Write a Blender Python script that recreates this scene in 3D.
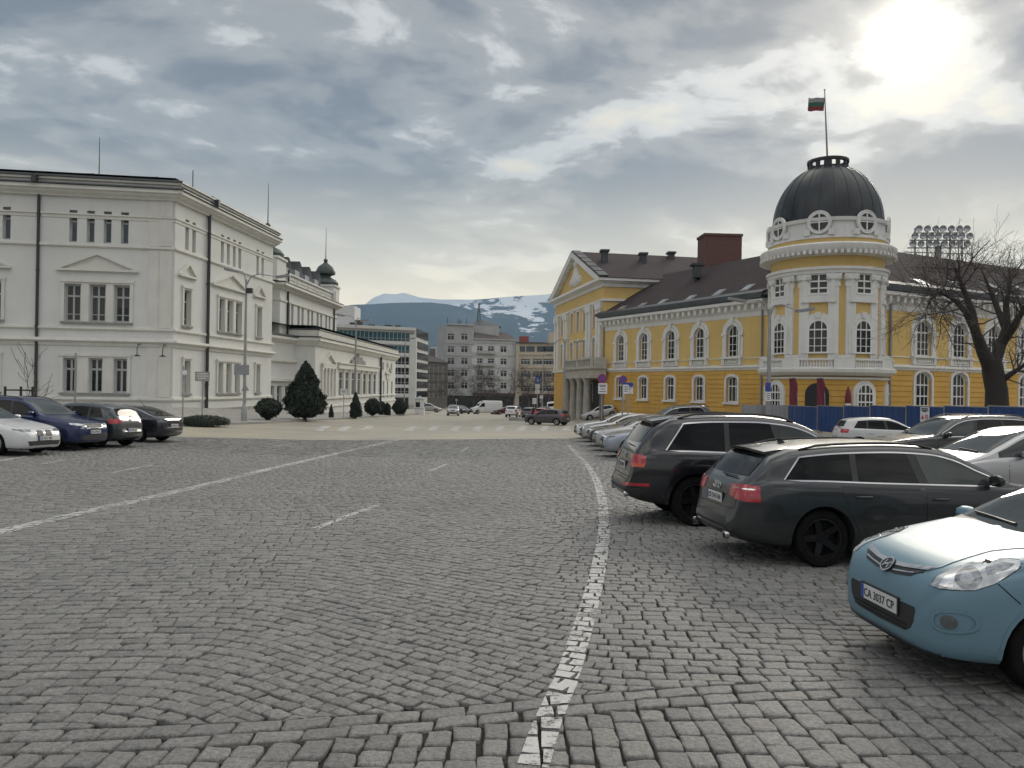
import bpy, bmesh, math, random
from mathutils import Vector, Matrix
from mathutils.bvhtree import BVHTree
for o in list(bpy.data.objects):
 bpy.data.objects.remove(o, do_unlink=True)
SC = bpy.context.scene
COL = SC.collection
R = math.radians
rnd = random.Random(7)

# ------------------------------------------------------------------ camera
FPX = 768.0                      # focal length in pixels at 1024 wide
EYE = 2.0
PITCH, ROLL = 0.0033, 0.0155
cam_d = bpy.data.cameras.new('camera')
cam_d.sensor_fit = 'HORIZONTAL'; cam_d.sensor_width = 36.0
cam_d.lens = 36.0 * FPX / 1024.0
cam_d.clip_start = 0.1; cam_d.clip_end = 60000
cam = bpy.data.objects.new('camera', cam_d); COL.objects.link(cam)
FWD = Vector((0, math.cos(PITCH), math.sin(PITCH)))
UP0 = Vector((0, -math.sin(PITCH), math.cos(PITCH)))
RT0 = Vector((1, 0, 0))
RT = RT0 * math.cos(ROLL) + UP0 * math.sin(ROLL)
UP = UP0 * math.cos(ROLL) - RT0 * math.sin(ROLL)
CAMP = Vector((0, 0, EYE))
cam.matrix_world = Matrix(((RT.x, UP.x, -FWD.x, 0), (RT.y, UP.y, -FWD.y, 0), (RT.z, UP.z, -FWD.z, EYE), (0, 0, 0, 1)))
SC.camera = cam
def ray(px, py):
 return FWD + RT * ((px - 512) / FPX) + UP * (-(py - 384) / FPX)

# ------------------------------------------------------------------ light
SUN_AZ, SUN_EL = R(26.7), R(23.0)          # to the right of the view axis (+Y)
SUN_DIR = Vector((math.sin(SUN_AZ) * math.cos(SUN_EL), math.cos(SUN_AZ) * math.cos(SUN_EL), math.sin(SUN_EL)))
sun_d = bpy.data.lights.new('sun', 'SUN'); sun_d.energy = 1.1; sun_d.angle = R(18); sun_d.color = (1.0, 0.93, 0.80)
sun = bpy.data.objects.new('sun', sun_d); COL.objects.link(sun)
sun.rotation_mode = 'QUATERNION'; sun.rotation_quaternion = SUN_DIR.to_track_quat('Z', 'Y'); sun.location = (60, 120, 80)

class NT:
 """small node-tree helper"""
 def __init__(s, tree): s.t = tree; s.n = tree.nodes; s.l = tree.links
 def new(s, typ, **kw):
  n = s.n.new(typ)
  for k, v in kw.items():
   if k[0] == '_': setattr(n, k[1:], v)
  for k, v in kw.items():
   if k[0] != '_':
    key = int(k[1:]) if (k[0] == 'i' and k[1:].isdigit()) else k.replace('__', ' ')
    s.put(n.inputs[key], v)
  return n
 def put(s, inp, v):
  if hasattr(v, 'is_output'): s.l.new(v, inp)
  elif hasattr(v, 'outputs'): s.l.new(v.outputs[0], inp)
  else: inp.default_value = v
 def math(s, op, a, b=0.0, c=None, clamp=False):
  n = s.n.new('ShaderNodeMath'); n.operation = op; n.use_clamp = clamp
  s.put(n.inputs[0], a); s.put(n.inputs[1], b)
  if c is not None: s.put(n.inputs[2], c)
  return n.outputs[0]
 def vmath(s, op, a, b=(0, 0, 0), out=0, scale=None):
  n = s.n.new('ShaderNodeVectorMath'); n.operation = op
  s.put(n.inputs[0], a); s.put(n.inputs[1], b)
  if scale is not None: s.put(n.inputs['Scale'], scale)
  return n.outputs[out]
 def noise(s, vec, scale=1.0, detail=4.0, rough=0.55, dist=0.0, out='Fac'):
  n = s.n.new('ShaderNodeTexNoise')
  if vec is not None: s.put(n.inputs['Vector'], vec)
  n.inputs['Scale'].default_value = scale; n.inputs['Detail'].default_value = detail
  n.inputs['Roughness'].default_value = rough; n.inputs['Distortion'].default_value = dist
  return n.outputs[out]
 def ramp(s, fac, stops, interp='LINEAR'):
  n = s.n.new('ShaderNodeValToRGB'); n.color_ramp.interpolation = interp
  e = n.color_ramp.elements
  while len(e) < len(stops): e.new(0.5)
  for el, (p, c) in zip(e, stops):
   el.position = p
   el.color = (c, c, c, 1) if isinstance(c, (int, float)) else (c[0], c[1], c[2], 1)
  s.put(n.inputs[0], fac)
  return n.outputs[0]
 def mix(s, fac, a, b, mode='MIX'):
  n = s.n.new('ShaderNodeMix'); n.data_type = 'RGBA'; n.blend_type = mode
  s.put(n.inputs[0], fac); s.put(n.inputs[6], c4(a)); s.put(n.inputs[7], c4(b))
  return n.outputs[2]
 def maprange(s, v, a, b, c, d, smooth=False):
  n = s.n.new('ShaderNodeMapRange')
  if smooth: n.interpolation_type = 'SMOOTHSTEP'
  s.put(n.inputs[0], v)
  for i, x in enumerate((a, b, c, d)): n.inputs[i + 1].default_value = x
  return n.outputs[0]
def c4(c):
 if isinstance(c, (tuple, list)) and len(c) == 3: return (c[0], c[1], c[2], 1)
 return c

def build_world():
 w = bpy.data.worlds.new('World'); SC.world = w; w.use_nodes = True
 t = NT(w.node_tree); t.n.clear()
 STR = 0.1
 sky = t.new('ShaderNodeTexSky', _sky_type='NISHITA', _sun_disc=False, _sun_elevation=SUN_EL, _sun_rotation=SUN_AZ,
    _altitude=550.0, _air_density=1.0, _dust_density=2.0, _ozone_density=1.0)
 tc = t.new('ShaderNodeTexCoord')
 d = t.vmath('NORMALIZE', tc.outputs['Generated'])
 sep = t.new('ShaderNodeSeparateXYZ', i0=d)
 z = t.math('MAXIMUM', sep.outputs[2], 0.0)
 den = t.math('ADD', z, 0.16)
 px = t.math('DIVIDE', sep.outputs[0], den); py = t.math('DIVIDE', sep.outputs[1], den)
 # rotate/stretch so the bands run up to the right as streets of cloud
 ca, sa = math.cos(R(-28)), math.sin(R(-28))
 u = t.math('ADD', t.math('MULTIPLY', px, ca), t.math('MULTIPLY', py, -sa))
 v = t.math('ADD', t.math('MULTIPLY', px, sa), t.math('MULTIPLY', py, ca))
 P = t.new('ShaderNodeCombineXYZ', i0=t.math('MULTIPLY', u, 0.85), i1=v, i2=15.8).outputs[0]
 warp = t.noise(P, 1.1, 3, 0.5, 0, 'Color')
 P2 = t.vmath('ADD', P, t.vmath('SCALE', t.vmath('SUBTRACT', warp, (0.5, 0.5, 0.5)), scale=0.5))
 n1 = t.noise(P2, 1.45, 7, 0.52, 0.0)
 n2 = t.noise(P2, 4.2, 6, 0.58, 0.0)
 n3 = t.noise(P, 0.42, 2, 0.5)
 c = t.math('ADD', t.math('MULTIPLY', n1, 0.58), t.math('MULTIPLY', n2, 0.36))
 c = t.math('ADD', c, t.math('MULTIPLY', n3, 0.22))          # ~0.59 mean
 thick = t.maprange(c, 0.425, 0.655, 1.0, 0.0, True)              # 1 = thick (dark) 0 = thin (bright)
 thick = t.math('SUBTRACT', 1.0, thick)
 dark, mid, lite = (0.112, 0.116, 0.130), (0.235, 0.230, 0.222), (0.56, 0.515, 0.415)
 cl = t.ramp(thick, [(0.0, lite), (0.26, (0.44, 0.435, 0.415)), (0.55, mid), (1.0, dark)], 'EASE')
 # towards the horizon the deck is seen edge-on: pale cream band
 hz = t.maprange(sep.outputs[2], 0.02, 0.30, 1.0, 0.0, True)
 fr = t.maprange(sep.outputs[1], 0.0, 0.7, 0.0, 1.0, True)
 cl = t.mix(t.math('MULTIPLY', hz, 0.80), cl, t.mix(fr, (0.20, 0.20, 0.20), (1.55, 1.30, 0.86)))
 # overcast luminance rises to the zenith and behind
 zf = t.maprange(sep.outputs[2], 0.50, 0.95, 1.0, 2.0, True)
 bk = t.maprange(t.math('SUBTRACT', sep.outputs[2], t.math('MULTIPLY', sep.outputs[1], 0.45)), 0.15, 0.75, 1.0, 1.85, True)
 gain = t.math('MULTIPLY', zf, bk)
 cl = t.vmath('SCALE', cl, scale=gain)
 # sun glow through the deck
 dt = t.vmath('DOT_PRODUCT', d, tuple(SUN_DIR), out=1)
 dt = t.math('MAXIMUM', dt, 0.0)
 thin = t.maprange(thick, 0.0, 0.9, 1.0, 0.25)
 thin0 = t.math('SUBTRACT', 1.0, thick)
 g1 = t.math('MULTIPLY', t.math('POWER', dt, 1700.0), t.math('MULTIPLY_ADD', n2, 1.4, 0.05))
 g2 = t.math('MULTIPLY', t.math('MULTIPLY', t.math('POWER', dt, 300.0), 0.20), thin)
 g3 = t.math('MULTIPLY', t.math('MULTIPLY', t.math('POWER', dt, 26.0), 0.13), thin)
 gl = t.math('ADD', t.math('ADD', g1, g2), g3)
 glow = t.vmath('SCALE', (1.0, 0.93, 0.76), scale=gl)
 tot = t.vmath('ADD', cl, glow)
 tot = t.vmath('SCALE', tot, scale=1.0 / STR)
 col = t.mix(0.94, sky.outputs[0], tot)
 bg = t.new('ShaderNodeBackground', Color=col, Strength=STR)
 t.new('ShaderNodeOutputWorld', Surface=bg)
build_world()
SC.view_settings.view_transform = 'Standard'
SC.view_settings.look = 'None'
SC.view_settings.exposure = 0.84
SC.view_settings.gamma = 1.0
SC.view_settings.use_curve_mapping = False
SC.render.engine = 'CYCLES'
SC.render.resolution_x = 1024; SC.render.resolution_y = 768

# ------------------------------------------------------------------ helpers
def tag(o, label=None, cat=None, group=None, kind=None):
 if label: o['label'] = label
 if cat: o['category'] = cat
 if group: o['group'] = group
 if kind: o['kind'] = kind
 return o
def empty(name, loc=(0, 0, 0), rz=0.0, label=None, cat=None, group=None):
 o = bpy.data.objects.new(name, None); COL.objects.link(o)
 o.empty_display_size = 0.2
 o.location = loc; o.rotation_euler = (0, 0, rz)
 return tag(o, label, cat, group)
KIDS = {}
def link(name, me, parent=None, loc=None, rot=None):
 o = bpy.data.objects.new(name, me); COL.objects.link(o)
 if parent is not None:
  o.parent = parent; KIDS.setdefault(parent.name, []).append(o)
 if loc is not None: o.location = loc
 if rot is not None: o.rotation_euler = rot
 return o
def copy_tree(o, parent=None):
 c = o.copy(); COL.objects.link(c)
 if parent is not None:
  c.parent = parent; KIDS.setdefault(parent.name, []).append(c)
 for ch in list(KIDS.get(o.name, [])): copy_tree(ch, c)
 return c

class MB:
 """mesh collector: boxes, prisms, tubes, lathes -> one mesh object"""
 def __init__(s): s.v = []; s.f = []; s.m = []; s.sm = []
 def add(s, vs, fs, mi=0, smooth=False):
  b = len(s.v); s.v += [tuple(v) for v in vs]
  for f in fs: s.f.append([i + b for i in f]); s.m.append(mi); s.sm.append(smooth)
 def box(s, x0, x1, y0, y1, z0, z1, mi=0):
  s.add([(x0, y0, z0), (x1, y0, z0), (x1, y1, z0), (x0, y1, z0), (x0, y0, z1), (x1, y0, z1), (x1, y1, z1), (x0, y1, z1)],
              [(0, 3, 2, 1), (4, 5, 6, 7), (0, 1, 5, 4), (1, 2, 6, 5), (2, 3, 7, 6), (3, 0, 4, 7)], mi)
 def obox(s, c, half, rot=None, mi=0):
  vs = []
  for dz in (-1, 1):
   for dx, dy in ((-1, -1), (1, -1), (1, 1), (-1, 1)):
    p = Vector((dx * half[0], dy * half[1], dz * half[2]))
    if rot is not None: p = rot @ p
    vs.append(tuple(p + Vector(c)))
  s.add(vs, [(0, 3, 2, 1), (4, 5, 6, 7), (0, 1, 5, 4), (1, 2, 6, 5), (2, 3, 7, 6), (3, 0, 4, 7)], mi)
 def bar(s, a, b, w, d=None, mi=0):
  """square-section bar from a to b"""
  a = Vector(a); b = Vector(b); t = (b - a); L = t.length
  if L < 1e-6: return
  q = t.to_track_quat('Z', 'Y').to_matrix()
  s.obox((a + b) / 2, (w / 2, (d or w) / 2, L / 2), q, mi)
 def prism(s, poly, y0, y1, mi=0, axis='y'):
  """extrude a polygon given in (x,z) along y (or in (y,z) along x, (x,y) along z)"""
  n = len(poly)
  def P(p, t):
   return {'y': (p[0], t, p[1]), 'x': (t, p[0], p[1]), 'z': (p[0], p[1], t)}[axis]
  vs = [P(p, y0) for p in poly] + [P(p, y1) for p in poly]
  fs = [tuple(range(n))[::-1], tuple(range(n, 2 * n))] + [(i, (i + 1) % n, n + (i + 1) % n, n + i) for i in range(n)]
  s.add(vs, fs, mi)
 def tube(s, pts, rad, n=8, mi=0, cap=True, smooth=True):
  pts = [Vector(p) for p in pts]
  k = len(pts)
  if not isinstance(rad, (list, tuple)): rad = [rad] * k
  vs = []; ref = None
  for i, p in enumerate(pts):
   t = (pts[min(i + 1, k - 1)] - pts[max(i - 1, 0)])
   if t.length < 1e-9: t = Vector((0, 0, 1))
   t.normalize()
   if ref is None:
    ref = t.orthogonal().normalized()
   ref = (ref - t * ref.dot(t))
   if ref.length < 1e-6: ref = t.orthogonal()
   ref.normalize(); b = t.cross(ref)
   for j in range(n):
    a = 2 * math.pi * j / n
    vs.append(p + (ref * math.cos(a) + b * math.sin(a)) * rad[i])
  fs = []
  for i in range(k - 1):
   for j in range(n):
    fs.append((i * n + j, i * n + (j + 1) % n, (i + 1) * n + (j + 1) % n, (i + 1) * n + j))
  s.add(vs, fs, mi, smooth)
  if cap:
   b = len(s.v) - len(vs)
   s.f.append([b + j for j in range(n)][::-1]); s.m.append(mi); s.sm.append(False)
   s.f.append([b + (k - 1) * n + j for j in range(n)]); s.m.append(mi); s.sm.append(False)
 def lathe(s, prof, n=24, c=(0, 0, 0), axis='z', mi=0, smooth=True, a0=0.0, a1=2 * math.pi):
  full = abs(a1 - a0 - 2 * math.pi) < 1e-6
  m = n if full else n + 1
  vs = []
  for r, z in prof:
   for j in range(m):
    a = a0 + (a1 - a0) * j / n
    x, y = r * math.cos(a), r * math.sin(a)
    p = (x, y, z) if axis == 'z' else ((z, x, y) if axis == 'x' else (y, z, x))
    vs.append((p[0] + c[0], p[1] + c[1], p[2] + c[2]))
  fs = []
  for i in range(len(prof) - 1):
   for j in range(n):
    j2 = (j + 1) % m
    fs.append((i * m + j, i * m + j2, (i + 1) * m + j2, (i + 1) * m + j))
  s.add(vs, fs, mi, smooth)
 def mesh(s, name, mats):
  me = bpy.data.meshes.new(name)
  me.from_pydata(s.v, [], s.f);
  if not isinstance(mats, (list, tuple)): mats = [mats]
  for m in mats: me.materials.append(m)
  me.polygons.foreach_set('material_index', s.m)
  me.polygons.foreach_set('use_smooth', s.sm)
  me.validate(); me.update()
  if any(s.sm): me.set_sharp_from_angle(angle=R(40))
  return me
 def build(s, name, mats, parent=None, loc=None, rot=None):
  return link(name, s.mesh(name, mats), parent, loc, rot)
 def xform(s, M):
  s.v = [tuple(M @ Vector(v)) for v in s.v]; return s

def clip_poly(poly, a, b, c):
 """keep a*x+b*y<=c"""
 out = []; n = len(poly)
 for i in range(n):
  p, q = poly[i], poly[(i + 1) % n]
  dp = a * p[0] + b * p[1] - c; dq = a * q[0] + b * q[1] - c
  if dp <= 0: out.append(p)
  if (dp < 0 < dq) or (dq < 0 < dp):
   t = dp / (dp - dq); out.append((p[0] + (q[0] - p[0]) * t, p[1] + (q[1] - p[1]) * t))
 return out
def poly_area(p):
 return 0.5 * sum(p[i][0] * p[(i + 1) % len(p)][1] - p[(i + 1) % len(p)][0] * p[i][1] for i in range(len(p)))
def fill_poly(poly, step, step2=None):
 """cover a polygon with clipped grid cells -> (verts2d, faces, boundary loop not kept)"""
 step2 = step2 or step
 xs = [p[0] for p in poly]; ys = [p[1] for p in poly]
 x0, x1, y0, y1 = min(xs), max(xs), min(ys), max(ys)
 nx = max(1, int(math.ceil((x1 - x0) / step - 1e-6))); ny = max(1, int(math.ceil((y1 - y0) / step2 - 1e-6)))
 V = {}; vs = []; fs = []
 def vid(p):
  k = (round(p[0] * 2e4), round(p[1] * 2e4))
  if k not in V: V[k] = len(vs); vs.append(p)
  return V[k]
 for i in range(nx):
  ax, bx = x0 + (x1 - x0) * i / nx, x0 + (x1 - x0) * (i + 1) / nx
  strip = clip_poly(clip_poly(poly, -1, 0, -ax), 1, 0, bx)
  if len(strip) < 3: continue
  for j in range(ny):
   ay, by = y0 + (y1 - y0) * j / ny, y0 + (y1 - y0) * (j + 1) / ny
   c = clip_poly(clip_poly(strip, 0, -1, -ay), 0, 1, by)
   if len(c) < 3 or abs(poly_area(c)) < 1e-7: continue
   ids = []
   for p in c:
    k = vid(p)
    if not ids or ids[-1] != k: ids.append(k)
   if len(ids) > 1 and ids[0] == ids[-1]: ids.pop()
   if len(set(ids)) >= 3 and len(set(ids)) == len(ids):
    if poly_area([vs[k] for k in ids]) < 0: ids.reverse()
    fs.append(ids)
 return vs, fs

def smooth01(t):
 t = max(0.0, min(1.0, t)); return t * t * (3 - 2 * t)
def G(x, y):
 """ground height"""
 yy = max(-60.0, min(y, 300.0))
 z = -0.010 * yy - 0.0130 * 6 * (math.log1p(math.exp(min(40, (yy - 12) / 6))))
 if y > 300: z -= 0
 l = -x - 8
 if l > 0:
  z += 0.03 * min(l, 14) * smooth01(l / 4)
  z += 0.75 * smooth01((l - 12.3) / 4.5) * smooth01((y - 30) / 20) * (1 - smooth01((y - 85) / 40))
 rr = (x - 7) / 9.0
 if rr > 0: z += smooth01(rr) * (0.05 * smooth01((y - 6) / 10) + 1.1 * smooth01((y - 32) / 38))
 return z
def at_ground(px, py, dz=0.0):
 """world point where the pixel's ray meets the ground"""
 d = ray(px, py); t = 3.0;
 lo, hi = 2.0, 600.0
 f = lambda t: (CAMP + d * t).z - G((CAMP + d * t).x, (CAMP + d * t).y) - dz
 a = 2.0
 while a < 600 and f(a) > 0: a *= 1.02
 lo, hi = a / 1.02, a
 for _ in range(40):
  m = (lo + hi) / 2
  if f(m) > 0: lo = m
  else: hi = m
 return CAMP + d * hi
def at_depth(px, py, Y):
 d = ray(px, py); return CAMP + d * (Y / d.y)
class Fac:
 """vertical facade plane from P0 to P1 (left to right as seen from outside)"""
 def __init__(s, P0, P1):
  s.p = Vector((P0[0], P0[1])); q = Vector((P1[0], P1[1])); s.L = (q - s.p).length
  s.d = (q - s.p).normalized(); s.n = Vector((s.d.y, -s.d.x)); s.a = math.atan2(s.d.y, s.d.x)
 def uz(s, px, py, off=0.0):
  r = ray(px, py); o = Vector((CAMP.x, CAMP.y))
  t = (s.p + s.n * off - o).dot(s.n) / Vector((r.x, r.y)).dot(s.n)
  w = CAMP + r * t
  return (Vector((w.x, w.y)) - s.p).dot(s.d), w.z
 def u(s, px, py=385): return s.uz(px, py)[0]
 def z(s, px, py): return s.uz(px, py)[1]
 def P(s, u, z=0.0, out=0.0):
  q = s.p + s.d * u + s.n * out; return Vector((q.x, q.y, z))
 def M(s, u=0.0, z=0.0, out=0.0):
  """local x along facade, local y into the wall"""
  return Matrix.Translation(s.P(u, z, out)) @ Matrix.Rotation(s.a, 4, 'Z')

# ------------------------------------------------------------------ materials
MATS = {}
def mat(name, base, rough=0.6, metal=0.0, var=0.12, scale=3.0, bump=0.0, bscale=30.0, spec=0.5, coat=0.0, emis=None, grime=0.0, stretch=(1, 1, 1), coords='Object', sheen=0.0):
 if name in MATS: return MATS[name]
 m = bpy.data.materials.new(name); m.use_nodes = True
 t = NT(m.node_tree); t.n.clear()
 b = t.new('ShaderNodeBsdfPrincipled')
 t.new('ShaderNodeOutputMaterial', Surface=b.outputs[0])
 tc = t.new('ShaderNodeTexCoord')
 mp = t.new('ShaderNodeMapping', Vector=tc.outputs[coords], Scale=stretch)
 n = t.noise(mp, scale, 6, 0.6)
 lo = tuple(max(0, x * (1 - var)) for x in base); hi = tuple(min(1, x * (1 + var)) for x in base)
 col = t.mix(t.maprange(n, 0.3, 0.7, 0, 1), lo, hi)
 if grime > 0:
  g = t.noise(t.new('ShaderNodeMapping', Vector=tc.outputs[coords], Scale=(2.2, 2.2, 0.28)), 1.0, 7, 0.65, 0.3)
  col = t.mix(t.maprange(g, 0.48, 0.72, 0, grime), col, tuple(x * 0.55 for x in base))
 t.put(b.inputs['Base Color'], col)
 b.inputs['Metallic'].default_value = metal
 t.put(b.inputs['Roughness'], t.maprange(n, 0.2, 0.8, max(0, rough - 0.08), min(1, rough + 0.08)))
 b.inputs['Specular IOR Level'].default_value = spec
 b.inputs['Coat Weight'].default_value = coat; b.inputs['Coat Roughness'].default_value = 0.06
 if bump > 0:
  bn = t.noise(tc.outputs[coords], bscale, 5, 0.6)
  t.put(b.inputs['Normal'], t.new('ShaderNodeBump', Strength=bump, Distance=0.02, Height=bn))
 MATS[name] = m
 return m
def glass(name, base=(0.02, 0.023, 0.026), rough=0.03, spec=0.6, wob=0.0, curtain=0.0):
 if name in MATS: return MATS[name]
 m = bpy.data.materials.new(name); m.use_nodes = True
 t = NT(m.node_tree); t.n.clear()
 b = t.new('ShaderNodeBsdfPrincipled'); t.new('ShaderNodeOutputMaterial', Surface=b.outputs[0])
 tc = t.new('ShaderNodeTexCoord')
 n = t.noise(tc.outputs['Object'], 1.7, 3, 0.6)
 col = t.mix(n, tuple(x * 0.5 for x in base), tuple(x * 1.5 for x in base))
 if curtain:
  oi = t.new('ShaderNodeObjectInfo').outputs['Random']; sp = t.new('ShaderNodeSeparateXYZ', i0=tc.outputs['Object'])
  fold = t.math('MULTIPLY_ADD', t.math('SINE', t.math('MULTIPLY', sp.outputs[0], 34.0)), .25, .6)
  drop = t.math('LESS_THAN', t.math('MULTIPLY_ADD', oi, -3.4, 2.7), sp.outputs[2])
  k = t.math('MULTIPLY', t.math('MULTIPLY', fold, curtain), t.math('MAXIMUM', drop, t.math('GREATER_THAN', t.math('FRACT', t.math('MULTIPLY', oi, 7.3)), .62)))
  col = t.mix(k, col, (0.30, 0.29, 0.26))
 t.put(b.inputs['Base Color'], col)
 b.inputs['Roughness'].default_value = rough; b.inputs['Specular IOR Level'].default_value = spec
 b.inputs['IOR'].default_value = 1.5
 if wob:
  t.put(b.inputs['Normal'], t.new('ShaderNodeBump', Strength=wob, Distance=0.05, Height=t.noise(tc.outputs['Object'], 2.5, 2, 0.5)))
 MATS[name] = m
 return m
def paint(name, base, metal=0.35, rough=0.32, dust=0.15, coat=0.85, spec=0.5):
 if name in MATS: return MATS[name]
 m = bpy.data.materials.new(name); m.use_nodes = True
 t = NT(m.node_tree); t.n.clear()
 b = t.new('ShaderNodeBsdfPrincipled'); t.new('ShaderNodeOutputMaterial', Surface=b.outputs[0])
 tc = t.new('ShaderNodeTexCoord')
 n = t.noise(tc.outputs['Object'], 2.3, 7, 0.65)
 sep = t.new('ShaderNodeSeparateXYZ', i0=tc.outputs['Object'])
 low = t.maprange(sep.outputs[2], 0.75, 0.15, 0, 1)
 d = t.math('MULTIPLY', t.maprange(n, 0.3, 0.75, 0.25, 1), t.math('MULTIPLY_ADD', low, dust * 1.6, dust * 0.35), clamp=True)
 col = t.mix(d, base, (0.19, 0.175, 0.15))
 t.put(b.inputs['Base Color'], col)
 b.inputs['Metallic'].default_value = metal; b.inputs['Specular IOR Level'].default_value = spec
 t.put(b.inputs['Roughness'], t.math('ADD', rough, t.math('MULTIPLY', d, 0.5)))
 t.put(b.inputs['Coat Weight'], t.math('SUBTRACT', coat, t.math('MULTIPLY', d, 1.0), clamp=True))
 b.inputs['Coat Roughness'].default_value = 0.05
 MATS[name] = m
 return m

def sett_mat():
 m = bpy.data.materials.new('granite_setts'); m.use_nodes = True
 t = NT(m.node_tree); t.n.clear()
 b = t.new('ShaderNodeBsdfPrincipled'); t.new('ShaderNodeOutputMaterial', Surface=b.outputs[0])
 g = t.new('ShaderNodeNewGeometry'); tc = t.new('ShaderNodeTexCoord')
 P = tc.outputs['Object']
 isl = t.ramp(g.outputs['Random Per Island'], [(0.0, (0.200, 0.198, 0.190)), (0.25, (0.238, 0.235, 0.225)), (0.6, (0.260, 0.256, 0.244)), (0.88, (0.285, 0.280, 0.266)), (0.96, (0.268, 0.258, 0.238)), (1.0, (0.275, 0.265, 0.245))])
 big = t.noise(P, 0.13, 5, 0.55)
 fine = t.noise(P, 34, 8, 0.78)
 spk = t.noise(P, 190, 3, 0.8)
 col = t.mix(t.maprange(big, 0.35, 0.7, 0.0, 0.8), isl, (0.78, 0.79, 0.80), 'MULTIPLY')
 col = t.mix(t.maprange(fine, 0.39, 0.61, 0.0, 1.0), t.mix(1.0, col, (0.58, 0.58, 0.59), 'MULTIPLY'), t.mix(1.0, col, (1.36, 1.34, 1.30), 'MULTIPLY'))
 col = t.mix(t.maprange(spk, 0.35, 0.65, 0.0, 0.65), col, t.mix(1.0, col, (0.55, 0.55, 0.56), 'MULTIPLY'))
 st = t.noise(P, 0.9, 6, 0.7, 0.6)
 col = t.mix(t.maprange(st, 0.56, 0.72, 0.0, 0.45), col, t.mix(1.0, col, (0.62, 0.62, 0.63), 'MULTIPLY'))
 t.put(b.inputs['Base Color'], col)
 t.put(b.inputs['Roughness'], t.maprange(fine, 0.3, 0.7, 0.40, 0.66))
 b.inputs['Specular IOR Level'].default_value = 0.5
 h = t.math('ADD', t.math('MULTIPLY', fine, 0.8), t.math('MULTIPLY', t.noise(P, 13, 5, 0.65), 1.3))
 t.put(b.inputs['Normal'], t.new('ShaderNodeBump', Strength=1.0, Distance=0.02, Height=h))
 return m
M_SETT = sett_mat()
M_JOINT = mat('joint_dirt', (0.028, 0.026, 0.023), 0.95, var=0.5, scale=9, bump=0.6, bscale=60)
def line_paint_mat():
 m = bpy.data.materials.new('worn_road_paint'); m.use_nodes = True
 t = NT(m.node_tree); t.n.clear()
 b = t.new('ShaderNodeBsdfPrincipled'); tr = t.new('ShaderNodeBsdfTransparent')
 P = t.new('ShaderNodeTexCoord').outputs['Object']
 a = t.noise(P, 7, 8, 0.75); c = t.noise(P, 40, 5, 0.75); e = t.noise(P, 0.8, 3, 0.6)
 w = t.math('ADD', t.math('MULTIPLY', a, 0.5), t.math('ADD', t.math('MULTIPLY', c, 0.38), t.math('MULTIPLY', e, 0.18)))
 k = t.maprange(w, 0.535, 0.61, 1.0, 0.0)
 t.put(b.inputs['Base Color'], t.mix(t.maprange(c, 0.3, 0.7, 0, 1), (0.38, 0.375, 0.36), (0.55, 0.54, 0.51)))
 b.inputs['Roughness'].default_value = 0.7
 mx = t.new('ShaderNodeMixShader', i0=k, i1=tr, i2=b)
 t.new('ShaderNodeOutputMaterial', Surface=mx)
 return m
M_LINE = line_paint_mat()
M_YPAVE = None
def yellow_pave():
 m = bpy.data.materials.new('yellow_paving_bricks'); m.use_nodes = True
 t = NT(m.node_tree); t.n.clear()
 b = t.new('ShaderNodeBsdfPrincipled'); t.new('ShaderNodeOutputMaterial', Surface=b.outputs[0])
 P = t.new('ShaderNodeTexCoord').outputs['Object']
 br = t.new('ShaderNodeTexBrick', Vector=P, Color1=(0.43, 0.38, 0.265, 1), Color2=(0.36, 0.325, 0.235, 1), Mortar=(0.17, 0.15, 0.12, 1), Scale=1.0)
 br.inputs['Brick Width'].default_value = 0.2; br.inputs['Row Height'].default_value = 0.1; br.inputs['Mortar Size'].default_value = 0.008
 n = t.noise(P, 0.25, 6, 0.6); n2 = t.noise(P, 2.2, 6, 0.65)
 col = t.mix(t.maprange(n, 0.35, 0.65, 0, 0.75), br.outputs[0], (0.23, 0.22, 0.195))
 col = t.mix(t.maprange(n2, 0.45, 0.75, 0, 0.5), col, (0.19, 0.18, 0.16))
 t.put(b.inputs['Base Color'], col); b.inputs['Roughness'].default_value = 0.55
 return m
M_YPAVE = yellow_pave()
M_ASPH = mat('asphalt', (0.11, 0.108, 0.103), 0.85, var=0.25, scale=1.2, bump=0.3, bscale=80)
M_SIDEWALK = mat('pavement_slabs', (0.27, 0.26, 0.24), 0.85, var=0.2, scale=1.5)
M_KERB = mat('kerb_stone', (0.30, 0.29, 0.27), 0.8, var=0.2, scale=2)
M_WHITE = mat('cream_stucco', (0.64, 0.643, 0.612), 0.85, var=0.05, scale=0.5, grime=0.09)
M_TRIM = mat('cream_moulding', (0.64, 0.63, 0.575), 0.8, var=0.07, scale=0.8, grime=0.22)
M_PLINTH = mat('grey_plinth_stone', (0.26, 0.255, 0.235), 0.85, var=0.25, scale=1.3)
M_GFRAME = mat('grey_window_paint', (0.40, 0.41, 0.395), 0.6, var=0.1)
M_PANE = glass('window_glass', (0.012, 0.014, 0.015), 0.04, .35, wob=0.25, curtain=.22)
M_PANEB = glass('window_glass_blue', (0.05, 0.06, 0.075), 0.05, wob=0.3)
M_PIPE = mat('dark_drainpipe', (0.035, 0.035, 0.036), 0.5, var=0.3)
M_ROOFD = mat('dark_metal_roof', (0.045, 0.05, 0.052), 0.5, var=0.35, scale=1.0)
M_COPPER = mat('green_copper', (0.05, 0.068, 0.06), 0.6, var=0.35, scale=1.5, grime=0.5)
M_BLACK = mat('black_paint', (0.018, 0.018, 0.019), 0.45, var=0.2)
M_STEEL = mat('galvanised_steel', (0.32, 0.32, 0.315), 0.5, metal=0.5, var=0.15)
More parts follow.
